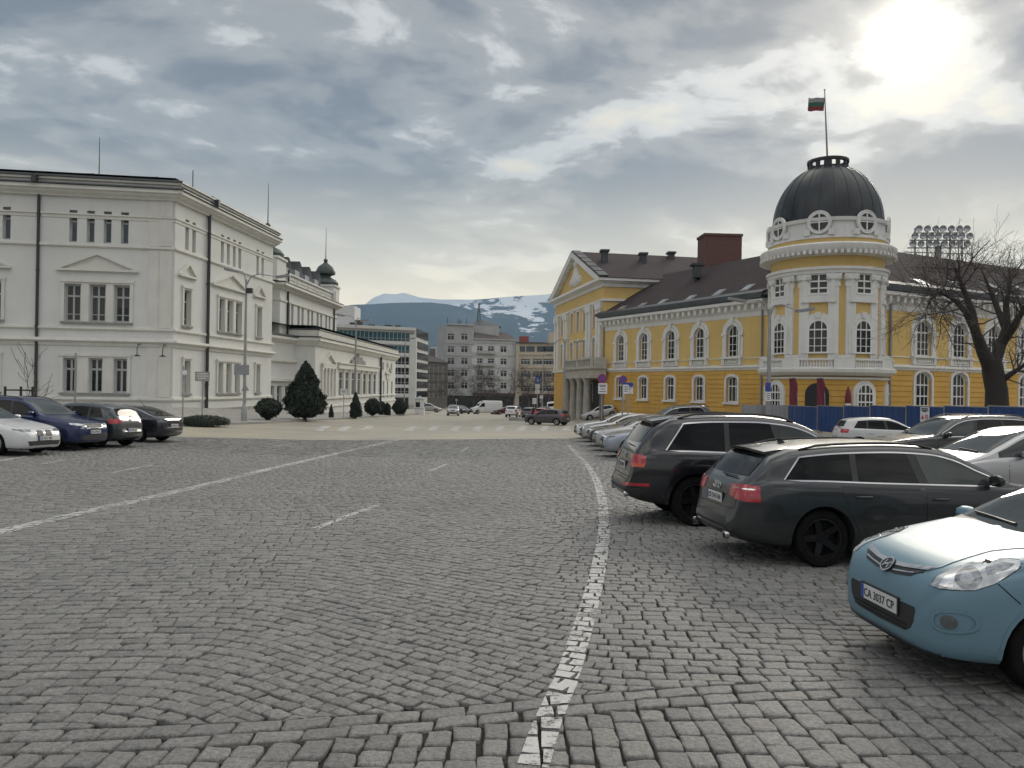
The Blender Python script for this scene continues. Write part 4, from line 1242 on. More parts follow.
 mb = MB(); mb.lathe([(RT_ - .12, zb), (RT_ - .12, tz(375.5)), ], 64); mb.build('tower_base', M_YRUST, tower)
 mb = MB(); z = tz(379)
 while z > zb + .5:
  mb.lathe([(RT_ - .13, z), (RT_ - .055, z - .01), (RT_ - .055, z - .40), (RT_ - .13, z - .41)], 64); z -= .44
 mb.build('rustication', M_YRUST, tower)
 mb = MB(); mb.lathe([(RT_ - .05, tz(375.5)), (RT_ - .05, zstr - .1)], 64); mb.build('fascia_band', M_YELLOW, tower)
 mb = MB(); mb.lathe([(RT_ - .05, tz(379.5)), (RT_ + .18, tz(378.6)), (RT_ + .2, tz(377.2)), (RT_ - .05, tz(376.6))], 64)
 mb.lathe([(RT_ - .1, zstr - .35), (RT_ + .25, zstr - .3), (RT_ + .62, zstr - .06), (RT_ + .66, zstr + .18), (RT_ + .55, zstr + .24), (RT_ - .2, zstr + .25)], 64); mb.build('string_course', M_YTRIM, tower)
 mb = MB(); mb.lathe([(RT_ - .35, zstr), (RT_ - .35, zent)], 72); mb.build('drum', M_YELLOW, tower)
 mb = MB(); mb.lathe([(RT_ - .4, zent - .35), (RT_ - .05, zent - .3), (RT_ - .02, zent - .05), (RT_ + .1, zent), (RT_ + .1, zent + .2), (RT_ - .3, zent + .22)], 72)
 mb.lathe([(RT_ - .4, zcor - .5), (RT_ + .1, zcor - .42), (RT_ + .45, zcor - .2), (RT_ + .56, zcor), (RT_ + .60, zcor + .3), (RT_ + .5, zcor + .42), (RT_ - .5, zcor + .6)], 72)
 nd = 72
 for k in range(nd):
  a = 2 * math.pi * k / nd; mb.obox((math.cos(a) * (RT_ + .3), math.sin(a) * (RT_ + .3), zcor - .3), (.3, .1, .13), Matrix.Rotation(a, 3, 'Z'))
 mb.build('cornice', M_YTRIM, tower)
 mb = MB(); mb.lathe([(RT_ - .3, zent + .2), (RT_ - .3, zcor - .45)], 72); mb.build('frieze', M_YELLOW, tower)
 # attic ring with oculi
 RA = RT_ - .12; zdm = tz(216.5)
 mb = MB(); mb.lathe([(RA, zcor + .5), (RA, zat), ], 72); mb.build('attic_base', M_YELLOW, tower)
 mb = MB(); mb.lathe([(RA, zat), (RA + .12, zat + .02), (RA + .12, zat + .2), (RA - .02, zat + .22), (RA - .02, zdm - .25), (RA + .15, zdm - .2), (RA + .2, zdm + .05), (RA - .4, zdm + .1)], 72); mb.build('attic', M_YTRIM, tower)
 def on(rad, a, z): return (math.cos(a) * rad, math.sin(a) * rad, z)
 def local(q, a, rad, z, name, m, parent=None):
  """q built with x along the wall and -y outward"""
  M = Matrix.Translation(on(rad, a, z)) @ Matrix.Rotation(a + math.pi / 2, 4, 'Z')
  q.xform(M); return q.build(name, m, parent or tower)
 step = R(45); offs = [face - R(7) + step * k for k in range(-2, 6)]
 wz0, wz1 = tz(353.0), tz(318.5)
 sq0, sq1 = tz(293.5), tz(271.5)
 window_mesh('t_up', 1.5, wz1 - wz0, .75, 3, (0.7,), 0.075, M_YFRAME, M_PANE, .12, (0.22, .45))
 window_mesh('t_sq', 1.45, sq1 - sq0, 0, 2, (0.62, .3), 0.08, M_YFRAME, M_PANE, .14)
 th = tz(383) - lw0 + .2; window_mesh('t_low', 1.5, th, .75, 4, (0.62, .3), 0.075, M_YFRAME, M_PANE, .12)
 def twin(key, a, z, out=.0):
  fm, pm = WIN[key]
  M = Matrix.Translation(on(RT_ - .20 + out, a, z)) @ Matrix.Rotation(a + math.pi / 2, 4, 'Z')
  o = link('window', fm, tower); o.matrix_local = M; link('pane', pm, o)
 def rim(z):
  return z
 for a in offs:
  twin('t_up', a, wz0); twin('t_sq', a, sq0)
  q = MB(); h = wz1 - wz0; w = 1.5
  ring(q, [(x, z) for x, z in arch_pts(w + .56, h + .3, w / 2 + .27, 12)], arch_pts(w, h, w / 2, 12), -.14, .4)
  ring(q, [(x, z) for x, z in arch_pts(w + 1.0, h + .52, w / 2 + .48, 12)], arch_pts(w + .55, h + .29, w / 2 + .27, 12), -.06, .4)
  q.prism([(-.15, h + .1), (.15, h + .1), (.22, h + .55), (-.22, h + .55)], -.22, .3)
  local(q, a, RT_ - .34, wz0, 'window_surround', M_YTRIM)
  q = MB(); w, h = 1.45, sq1 - sq0; t = .42
  q.box(-w / 2 - t, -w / 2, -.12, .5, -t, h + t); q.box(w / 2, w / 2 + t, -.12, .5, -t, h + t); q.box(-w / 2, w / 2, -.12, .5, h, h + t); q.box(-w / 2 - .05, w / 2 + .05, -.122, .5, -t, -.002)
  q.box(-w / 2 - t - .08, w / 2 + t + .08, -.2, .4, -t - .16, -t - .002)
  local(q, a, RT_ - .34, sq0, 'window_surround', M_YTRIM)
  # balustrade under each window
  q = MB(); z_ = tz(357.5) - zstr - .3
  for k in range(11): q.lathe([(.05, .08), (.1, .3), (.05, z_ * .55), (.08, z_ - .12)], 6, (-1.05 + .21 * k, 0, 0))
  q.box(-1.2, 1.2, -.14, .14, z_ - .14, z_ + .02); q.box(-1.2, 1.2, -.14, .14, 0, .1)
  local(q, a, RT_ + .28, zstr + .25, 'balustrade', M_YTRIM)
  # oculus
  q = MB(); zc_ = tz(220.5); rr = .62
  q.lathe([(rr + .27, -.02), (rr + .27, -.20), (rr + .22, -.22), (rr + .18, -.18), (rr + .02, -.20), (rr, -.02)], 24, (0, 0, 0), 'y')
  for s in (-1, 1): q.box(s * (rr + .25) - .22, s * (rr + .25) + .22, -.2, .2, zat + .22 - zc_, -.55)
  fr = local(q, a, RA - .05, zc_, 'oculus', M_YTRIM)
  q = MB(); q.lathe([(.0, -.12), (rr, -.12)], 24, (0, 0, 0), 'y'); local(q, a, RA - .05, zc_, 'pane', M_PANE, fr)
  q = MB(); q.box(-.05, .05, -.18, -.13, -rr, rr); q.box(-rr, -.052, -.175, -.13, -.04, .04); q.box(.052, rr, -.175, -.13, -.04, .04); local(q, a, RA - .05, zc_, 'muntins', M_YFRAME, fr)
  # ground-floor arched window
  if abs(a - offs[2]) > .1:
   twin('t_low', a, lw0 - .2, .30); q = MB(); ring(q, arch_pts(2.0, th + .25, 1.0, 12), arch_pts(1.5, th, .75, 12), -.1, .3); local(q, a, RT_ - .1, lw0 - .2, 'window_surround', M_YTRIM)
  else:
   q = MB(); q.prism(arch_pts(1.7, tz(383) - lw0 + .9, .85, 12), -.06, .3); local(q, a, RT_ - .1, lw0 - .9, 'doorway', M_BLACK)
 for a in offs:      # paired pilasters between the windows
  for da in (-8.4, 8.4):
   b = a + step / 2 + R(da); q = MB(); q.box(-.37, .37, -.16, .3, 0, zent - zstr - 1.3); q.box(-.5, .5, -.24, .3, -.0, .5);
   q.box(-.46, .46, -.2, .3, zent - zstr - 1.3, zent - zstr - .75); q.box(-.54, .54, -.3, .3, zent - zstr - .75, zent - zstr - .35)
   for s in (-1, 1): q.lathe([(.17, -.34), (.17, -.05)], 10, (s * .4, 0, zent - zstr - .72), 'y')
   local(q, b, RT_ - .34, zstr + .0, 'pilaster', M_YTRIM)
  b = a + step / 2; q = MB(); q.box(-.75, .75, -.2, .2, 0, tz(357.5) - zstr - .28); q.box(-.5, .5, -.22, .22, tz(357.5) - zstr - .28, tz(357.5) - zstr - .05); local(q, b, RT_ + .28, zstr + .25, 'balustrade_pier', M_YTRIM)
 # dome
 zd0, zd1 = zdm + .05, at_depth(826, 168.5, 62).z; RD = RA - .22
 mb = MB(); pr = []
 for k in range(15):
  t = k / 14 * R(77); pr.append((RD * (math.cos(t) ** .92), zd0 + (zd1 - zd0) * math.sin(t) / math.sin(R(77))))
 pr.append((.0, zd1 + .05)); mb.lathe([(RD + .2, zd0 - .05)] + pr, 64)
 dome = mb.build('dome', M_DOME, tower)
 mb = MB()
 for k in range(24):
  a = 2 * math.pi * k / 24; mb.tube([(r_ * math.cos(a), r_ * math.sin(a), z_ + .02) for r_, z_ in pr[:-1]], .016, 5)
 mb.build('seam', M_DOME, tower, ) .parent = dome
 mb = MB(); RC = 19.0 / 768 * 62; zl0, zl1 = zd1 - .3, at_depth(826, 157.5, 62 - 1).z
 mb.lathe([(RC + .02, zl0), (RC + .02, zl0 + .25), (RC - .15, zl0 + .26), (RC - .15, zl0)], 32); mb.lathe([(RC - .15, zl1 - .25), (RC + .06, zl1 - .22), (RC + .06, zl1), (RC - .15, zl1)], 32)
 for k in range(12):
  a = 2 * math.pi * k / 12 + face; mb.obox((math.cos(a) * (RC - .07), math.sin(a) * (RC - .07), (zl0 + zl1) / 2), (.07, .16 if k % 3 else .3, (zl1 - zl0) / 2), Matrix.Rotation(a, 3, 'Z'))
 mb.build('lantern_railing', M_BLACK, tower).parent = dome
 # ---- flag on top: a thing of its own
 fr = empty('flagpole', (TC.x, TC.y, zd1 - .2), 0, 'thin pole with a green, white and red striped flag on the dark dome', 'flag')
 ht = at_depth(827, 91, 62).z - zd1 + .2
 mb = MB(); lean = -.35; mb.tube([(0, 0, 0), (lean * .5, 0, ht * .5), (lean, 0, ht)], [.09, .07, .04], 8); mb.lathe([(.0, ht + .18), (.1, ht + .09), (.0, ht)], 8, (lean, 0, 0)); mb.build('pole', M_SIGNG, fr)
 mb = MB(); nx, nz = 14, 6; fw, fh = 1.35, 1.0
 vs = []; fs = []; mi = []
 for i in range(nx + 1):
  for j in range(nz + 1):
   x = -fw * i / nx; vs.append((lean + .02 + x, .13 * math.sin(i * .75) * (i / nx) + .03 * j, ht - .55 - fh * j / nz - .05 * (i / nx) ** 2))
 for i in range(nx):
  for j in range(nz): fs.append((i * (nz + 1) + j, i * (nz + 1) + j + 1, (i + 1) * (nz + 1) + j + 1, (i + 1) * (nz + 1) + j)); mi.append(j // 2)
 mb.add(vs, fs, 0, True); mb.m = mi
 fl = mb.build('flag', [mat('flag_white', (.32, .33, .33), .8), mat('flag_green', (.05, .14, .10), .8), mat('flag_red', (.25, .05, .06), .8)], fr)
 # ================= temple-fronted end block
 P0 = Vector((10.7, 91.0)); P1 = Vector((6.35, 115.0)); F = Fac(P1, P0)          # seen from the street: far end is left
 E = Fac(P0, P0 + Vector((.98, .18)).normalized() * 18)                            # end wall facing the viewer
 rp = empty('temple_front_block', (P0.x, P0.y, -1), 0, 'yellow block with a triangular pediment, white pilasters and grey columned porch', 'building')
 ze = (F.z(600, 285) + F.z(553.5, 303.5)) / 2; zst = (F.z(602, 369.5) + F.z(557, 371)) / 2
 zpk = at_depth(574.5, 252, 103).z
 UL = F.L
 def fu(px): return F.u(px, 340)
 hs = []; ws = []
 window_mesh('p_up', 1.3, F.z(597, 323) * 0 + 3.6, 0, 2, (0.62,), .07, M_YFRAME, M_PANE, .12) if False else None
 def prow(pxs, za, zb2, w, key, rise):
  window_mesh(key, w, zb2 - za, rise, 2, (0.64,), .08, M_YFRAME, M_PANE, .11)
  for px in pxs:
   u = fu(px); hs.append((u - w / 2, u + w / 2, za, zb2)); ws.append((key, u, za))
   q = FMB();
   if rise: spandrels(q, u, w, zb2 - za, rise, za)
   casing(q, u, w, zb2 - za, rise, za, .22, .12); q.put('window_surround', M_YTRIM, F, rp)
 zz = lambda y: F.z(578, y)
 prow((594.5, 584.8, 578.2, 572.2, 562.5), zz(332.5), zz(312), 1.3, 'p_top', 0)
 prow((594.5, 584.8, 578.2, 572.2, 562.5), zz(366), zz(341), 1.4, 'p_mid', .7)
 prow((592.5,), zz(401), zz(384), 1.2, 'p_low', 0)
 mb = MB(); holed_wall(mb, F, 0, UL, zst, ze, [h for h in hs if h[2] > zst]); holed_wall(mb, E, 0, 18, zst, ze, []); world_part(mb, 'wall', M_YELLOW, rp)
 mb = MB(); holed_wall(mb, F, 0, UL, zb - 1, zst, [h for h in hs if h[2] < zst]); holed_wall(mb, E, 0, 4, zb - 1, zst, []); world_part(mb, 'rusticated_base', M_YRUST, rp)
 q = FMB(); z = zst - .3
 while z > zb - .3:
  for a, b in ((.0, fu(562)), (fu(562) + .002, fu(589.6) - .002), (fu(589.6), fu(592.5) - 1.0), (fu(592.5) + 1.0, UL)): q.box(a, b, -.06, .01, z - .4, z - .02)
  z -= .44
 q.put('rustication', M_YRUST, F, rp)
 for k, u, z in ws: put_window(rp, F, k, u, z, .2)
 def runp(name, prof, m):
  mb = MB(); moulding(mb, F, 0, UL, prof, 1, 1); moulding(mb, E, 0, 18, prof, 1, 0); return world_part(mb, name, m, rp)
 runp('cornice', [(0, ze + .5), (.85, ze + .45), (.9, ze + .15), (.6, ze), (.25, ze - .15), (.2, ze - .5), (0, ze - .55)], M_YTRIM)
 runp('string_course', [(0, ze - 1.9), (.2, ze - 1.95), (.2, ze - 2.2), (0, ze - 2.3)], M_YTRIM)
 runp('string_course', [(0, zst + .2), (.25, zst + .15), (.25, zst - .1), (0, zst - .2)], M_YTRIM)
 for px in (600.5, 597.8, 590.5, 587.8, 567.5, 565.2, 558.8, 556.2):
  q = FMB(); u = fu(px); q.box(u - .45, u + .45, -.25, .02, zst + .2, ze - 2.3); q.box(u - .58, u + .58, -.36, .02, ze - 3.1, ze - 2.302); q.put('pilaster', M_YTRIM, F, rp)
 # pediment
 hp = zpk - ze - .5
 q = FMB(); q.prism([(0, ze + .5), (UL, ze + .5), (UL / 2, ze + .5 + hp - .5)], -.1, .3); q.put('tympanum', M_YELLOW, F, rp)
 q = FMB(); t = .75
 for s, a in ((1, -0.9), (-1, UL + .9)):
  p = [(a, ze + .46), (UL / 2, ze + .5 + hp), (UL / 2, ze + .5 + hp - t), (a + s * 2.0, ze + .46)]
  q.prism(p if s > 0 else p[::-1], -.88, .3)
 q.put('raking_cornice', M_YTRIM, F, rp)
 q = FMB()
 for k in range(14):
  for s in (-1, 1):
   f_ = (k + .6) / 14.5; x = UL / 2 + s * (UL / 2 - .3) * (1 - f_); zz_ = ze + .5 + (hp - t) * f_ - .25; q.box(x - .2, x + .2, -.6, -.1, zz_, zz_ + .3)
 q.put('dentils', M_YTRIM, F, rp)
 q = FMB()                                                # sculpted group in the pediment
 for x, z, a, b in ((0, 1.5, .8, 1.4), (-1.0, 1.1, .6, .9), (1.0, 1.1, .6, .9), (0, 3.0, .6, .7), (-2.0, .8, .5, .6), (2, .8, .5, .6)):
  q.lathe([(.01, -.55), (.6, -.45), (1.0, -.2), (1.05, .0)], 12, (0, 0, 0), 'y')
  n = 12 * 4; q.v[-n:] = [(UL / 2 + x + v[0] * a, v[1], ze + .9 + z + v[2] * b) for v in q.v[-n:]]
 q.put('relief', M_YTRIM, F, rp)
 # cross roof
 zr2 = ze + .5
 rA, rB = F.P(UL / 2, zpk + .05, .9), F.P(UL / 2, zpk + .05, -19)
 mb = MB(); mb.add([F.P(UL + 1.0, zr2, .9), F.P(UL + 1.0, zr2, -19), rB, rA, F.P(-1.0, zr2, .9), F.P(-1.0, zr2, -19)], [(0, 1, 2, 3), (3, 2, 5, 4), (1, 5, 2)])
 ro = world_part(mb, 'roof', M_TILE, rp); roof_quad_uv(ro.data)
 for px, py, hh, d_ in ((604.5, 252, 1.6, 98), (643, 255, 3.0, 100), (671, 254, 3.2, 104)):
  c = at_depth(px, py, d_); m = MB(); m.box(c.x - .4, c.x + .4, c.y - .5, c.y + .5, c.z - hh - 1.5, c.z); m.box(c.x - .58, c.x + .58, c.y - .7, c.y + .7, c.z, c.z + .25); world_part(m, 'chimney', M_ROOFD, rp, ro)
 q = MB()                                                # raised verge on the roof edge
 for k in range(6):
  t0, t1 = k / 6, (k + .86) / 6
  a = F.P(UL + 1 - (UL / 2 + 1) * t0, zr2 + (zpk + .05 - zr2) * t0 + .12, .3); b = F.P(UL + 1 - (UL / 2 + 1) * t1, zr2 + (zpk + .05 - zr2) * t1 + .12, .3); q.bar(a, b, 1.1, .2)
 world_part(q, 'verge', M_ROOFD, rp, ro)
 # porch: four columns, entablature with balcony
 pc = empty('porch_dummy') if False else None
 dp = 1.9; u0, u1 = F.uz(564, 372, dp)[0], F.uz(590.5, 372, dp)[0]
 zp = F.z(575, 379); q = FMB()
 q.box(u0, u1, -dp, 0, zp, zp + 1.1); q.box(u0 - .2, u1 + .2, -dp - .25, 0, zp + 1.102, zp + 1.4)
 q.put('entablature', M_STONE, F, rp)
 q = FMB(); n = 16
 for k in range(n + 1):
  x = u0 + .2 + (u1 - u0 - .4) * k / n; q.box(x - (.3 if k in (0, n // 2, n) else .09), x + (.3 if k in (0, n // 2, n) else .09), -dp + .05, -dp + .3, zp + 1.402, zp + 2.2)
 q.box(u0, u1, -dp, -dp + .35, zp + 2.202, zp + 2.4)
 for s in (u0 + .1, u1 - .1): q.box(s - .15, s + .15, -dp + .36, 0, zp + 1.402, zp + 2.4)
 q.put('balcony_parapet', M_STONE, F, rp)
 zg = -3.3
 for px in (567, 573.5, 580, 587):
  q = FMB(); u = F.uz(px, 395, dp - .6)[0]
  q.lathe([(.62, zg + .9), (.62, zg + 1.1), (.5, zg + 1.2), (.5, zg + 2), (.42, zp - .45), (.5, zp - .35), (.6, zp - .2), (.6, zp)], 14, (u, -dp + .6, 0)); q.box(u - .7, u + .7, -dp - .1, -dp + 1.3, zg - .5, zg + .9)
  q.put('column', M_STONE, F, rp)
 q = FMB(); q.box(u0 + 1, u1 - 1, -.12, .05, zg - .2, zp - .2); q.put('doorway', M_BLACK, F, rp)
 q = FMB()
 for k in range(4): q.box(u0 - .5 - .3 * k, u1 + .5 + .3 * k, -dp - .6 - .35 * k, 0, zg - .55 - .17 * (k + 1), zg - .552 - .17 * k)
 q.put('steps', M_STONE, F, rp)
 return V, zr
YV, YZR = yellow_building()

# ================================================================== mountains, air, far buildings
def mountain_mat(name, forest, snowline, patch):
 m = bpy.data.materials.new(name); m.use_nodes = True
 t = NT(m.node_tree); t.n.clear()
 b = t.new('ShaderNodeBsdfPrincipled'); t.new('ShaderNodeOutputMaterial', Surface=b.outputs[0])
 tc = t.new('ShaderNodeTexCoord'); P = tc.outputs['Object']
 sep = t.new('ShaderNodeSeparateXYZ', i0=P)
 n = t.noise(t.new('ShaderNodeMapping', Vector=P, Scale=(1, .5, 1.6)), 0.0042, 9, 0.68, 0.8)
 n2 = t.noise(t.new('ShaderNodeMapping', Vector=P, Scale=(1, .4, .6), Rotation=(0, R(35), 0)), 0.0016, 6, 0.6, 1.2)
 h = t.math('ADD', sep.outputs[2], t.math('MULTIPLY', t.math('SUBTRACT', n, 0.5), patch))
 h = t.math('ADD', h, t.math('MULTIPLY', t.math('SUBTRACT', n2, 0.5), patch * 1.1))
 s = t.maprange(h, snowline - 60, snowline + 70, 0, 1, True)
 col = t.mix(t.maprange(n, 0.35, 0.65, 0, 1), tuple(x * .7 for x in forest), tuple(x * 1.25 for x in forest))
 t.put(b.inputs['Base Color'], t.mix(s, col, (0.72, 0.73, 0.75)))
 b.inputs['Roughness'].default_value = 0.95; b.inputs['Specular IOR Level'].default_value = 0.1
 return m
def ridge(name, D, pix, depth, m, label, seed, rough):
 """a real massif: skyline read from the photo at distance D, falling towards the viewer over `depth` metres"""
 r = random.Random(seed)
 xs = [p[0] for p in pix]; n = 150; rows = 26
 px0, px1 = xs[0], xs[-1]
 from mathutils import noise as mn
 mb = MB(); vs = []
 for i in range(n + 1):
  px = px0 + (px1 - px0) * i / n
  for (a, ya), (b, yb) in zip(pix, pix[1:]):
   if px <= b: break
  py = ya + (yb - ya) * (px - a) / (b - a)
  top = at_depth(px, py, D)
  for j in range(rows + 1):
   t = j / rows
   Y = D - depth * t
   x = top.x * (1 - .12 * t)
   z = -60 + (top.z + 60) * (1 - t) ** 1.15
   amp = rough * (1 - abs(2 * t - 1) * .35) * min(1, t * 6 + .12)
   z += amp * (mn.fractal(Vector((x * .0011 + seed, Y * .0007, 0)), 0.9, 2.1, 6)) * (0.4 + .6 * t) * (1 - t * .7)
   vs.append((x, Y + 250 * mn.noise(Vector((x * .001, t * 3, seed))), z))
  vs.append((top.x, D + 700, -60))
 w = rows + 2; fs = []
 for i in range(n):
  for j in range(rows): fs.append((i * w + j + 1, (i + 1) * w + j + 1, (i + 1) * w + j, i * w + j))
  fs.append((i * w, (i + 1) * w, (i + 1) * w + rows + 1, i * w + rows + 1))
 mb.add(vs, fs, 0, True)
 return tag(mb.build(name, m), None, None, None, 'structure')
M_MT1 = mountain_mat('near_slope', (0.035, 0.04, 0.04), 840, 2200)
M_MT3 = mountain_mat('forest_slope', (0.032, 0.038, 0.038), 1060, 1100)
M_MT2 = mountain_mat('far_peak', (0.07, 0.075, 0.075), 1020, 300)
ridge('hills', 8200, [(40, 352), (180, 338), (280, 322), (352, 306), (372, 305.5), (400, 303.5), (430, 301.8), (446, 303), (465, 307), (490, 316), (520, 330), (545, 350)], 3600, M_MT3, '', 5, 200)
ridge('hills', 9500, [(400, 336), (425, 318), (440, 308), (448, 304.5), (461, 303), (480, 299.5), (500, 297.5), (525, 295), (545, 293.5), (556, 292), (580, 287), (610, 285), (680, 290), (760, 300), (900, 318), (1010, 335)], 4200, M_MT1, '', 3, 260)
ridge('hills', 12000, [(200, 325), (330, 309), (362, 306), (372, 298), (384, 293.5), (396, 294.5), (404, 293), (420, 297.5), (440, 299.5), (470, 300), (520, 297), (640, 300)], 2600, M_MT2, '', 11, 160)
def haze():
 mb = MB(); mb.box(-11000, 11000, -200, 13000, -70, 2200)
 m = bpy.data.materials.new('clear_winter_air'); m.use_nodes = True
 t = NT(m.node_tree); t.n.clear()
 v = t.new('ShaderNodeVolumePrincipled'); v.inputs['Color'].default_value = (0.46, 0.72, 1.0, 1); v.inputs['Density'].default_value = HAZE_D
 v.inputs['Anisotropy'].default_value = 0.0
 t.new('ShaderNodeOutputMaterial', Volume=v)
 tag(mb.build('haze', m), None, None, None, 'stuff')
HAZE_D = 0.000075
haze()

M_FARGL = glass('far_glass', (0.045, 0.06, 0.065), 0.06)
M_FARTEAL = glass('teal_office_glass', (0.03, 0.10, 0.12), 0.06, wob=.3)
M_FARDK = glass('far_dark_glass', (0.02, 0.022, 0.025), 0.1)
M_CONC = mat('pale_grey_render', (0.52, 0.52, 0.50), .9, var=.1, scale=.3, grime=.25)
M_GREYB = mat('grey_render', (0.40, 0.40, 0.39), .9, var=.12, scale=.3, grime=.5)
M_GREYL = mat('light_grey_render', (0.50, 0.50, 0.48), .9, var=.1, scale=.3, grime=.4)
M_TAN = mat('tan_render', (0.47, 0.41, 0.32), .9, var=.1, scale=.3, grime=.35)
M_OLD = mat('sooty_render', (0.15, 0.135, 0.12), .9, var=.2, scale=.3, grime=.5)
M_FARWH = mat('white_far_frame', (.55, .55, .54), .7)
M_FARRF = mat('far_roof', (.09, .075, .07), .8, var=.3)
def block(root, f, depth, z0, z1, m, name='wall', holes=()):
 mb = MB(); holed_wall(mb, f, 0, f.L, z0, z1, list(holes), .35)
 for a, b in ((f.P(f.L).to_2d(), f.P(f.L, 0, -depth).to_2d()), (f.P(f.L, 0, -depth).to_2d(), f.P(0, 0, -depth).to_2d()), (f.P(0, 0, -depth).to_2d(), f.P(0).to_2d())):
  holed_wall(mb, Fac(a, b), 0, (Vector(b) - Vector(a)).length, z0, z1, [])
 mb.add([f.P(0, z1), f.P(f.L, z1), f.P(f.L, z1, -depth), f.P(0, z1, -depth)], [(0, 1, 2, 3)])
 return world_part(mb, name, m, root)
def wgrid(f, cols, rows, key, w, h, gm, frame=None, n=2):
 window_mesh(key, w, h, 0, n, (0.7,), .1, frame or M_FARWH, gm, .12)
 hs = [];
 for py in rows:
  for px in cols:
   u, z = f.uz(px, py); hs.append((u - w / 2, u + w / 2, z - h / 2, z + h / 2))
 return hs
def put_grid(root, f, hs, key, d=.2):
 for h in hs: put_window(root, f, key, (h[0] + h[1]) / 2, h[2], d)

def office():
 c = at_depth(415, 390, 172); a = at_depth(318, 390, 163)
 f = Fac((a.x, a.y), (c.x, c.y)); g = Fac((c.x, c.y), (c.x + .9, c.y + 17))
 root = empty('office_block', (c.x, c.y, -4), 0, 'modern pale office block with bands of teal glass beyond the white palace', 'building')
 zb = -5.5; zt = f.z(414, 328.5)
 y = lambda p: f.z(405, p)
 bands = [(333, 341.5), (346, 353), (357.5, 364.5), (367.5, 374.5), (377.5, 384.5), (387, 393.5)]
 hs = []
 u0 = 0.5; u1 = f.u(408.5)
 block(root, f, 18, zb, zt, M_CONC)
 mb = MB(); holed_wall(mb, g, 0, g.L, zb, zt, []); world_part(mb, 'wall', M_CONC, root)
 for i, (a_, b_) in enumerate(bands):
  q = FMB(); n = 22
  e = f.u(412.5) if i == 0 else u1
  q.box(u0, e, -.12, .02, y(b_), y(a_))
  o = q.put('window_band', M_FARTEAL if i < 2 else M_FARDK, f, root)
  q = FMB()
  for k in range(n + 1):
   x = u0 + (e - u0) * k / n; q.box(x - .09, x + .09, -.22, .0, y(b_), y(a_))
  q.box(u0, e, -.2, 0, y(b_) + (y(a_) - y(b_)) * .3 - .06, y(b_) + (y(a_) - y(b_)) * .3 + .06)
  q.put('mullions', M_SIGNG, f, root, o)
  q = FMB(); q.box(u0, e, -.3, .02, y(b_) - .75, y(b_) - .01); q.put('spandrel', M_FARWH, f, root)
 q = FMB(); q.box(-.5, f.u(414), -.9, 0, y(330.5), y(327.5)); q.put('roof_edge', M_CONC, f, root)
 q = FMB(); q.box(f.u(408.5), f.L, -.35, .02, zb + 3, y(334)); q.put('pier', M_CONC, f, root)
 q = FMB(); q.box(0, f.u(409), -.1, .02, zb, y(398)); q.put('shopfront', M_FARDK, f, root)
 for i, (a_, b_) in enumerate([(331, 339), (343, 350), (353.5, 360), (363, 369.5), (372.5, 379), (381.5, 388), (391, 397)]):
  q = FMB(); za, zb2 = g.z(422, b_), g.z(422, a_); q.box(2.0 if i else .5, g.L - .5, -.12, .02, za, zb2); q.put('window_band', M_FARDK, g, root)
 # plant room and roof clutter
 q = MB(); p = at_depth(345, 306, 176); q.box(p.x - 6, p.x + 2.4, p.y - 1, p.y + 6, zt, p.z); world_part(q, 'plant_room', M_FARWH, root)
 r = random.Random(2)
 for k in range(7):
  q = MB(); u = r.uniform(2, f.L - 2); p = f.P(u, 0, -r.uniform(2, 6)); s = r.uniform(.4, 1.0); q.box(p.x - s, p.x + s, p.y - s, p.y + s, zt, zt + r.uniform(.6, 1.5)); world_part(q, 'roof_unit', M_ROOFD, root)
office()
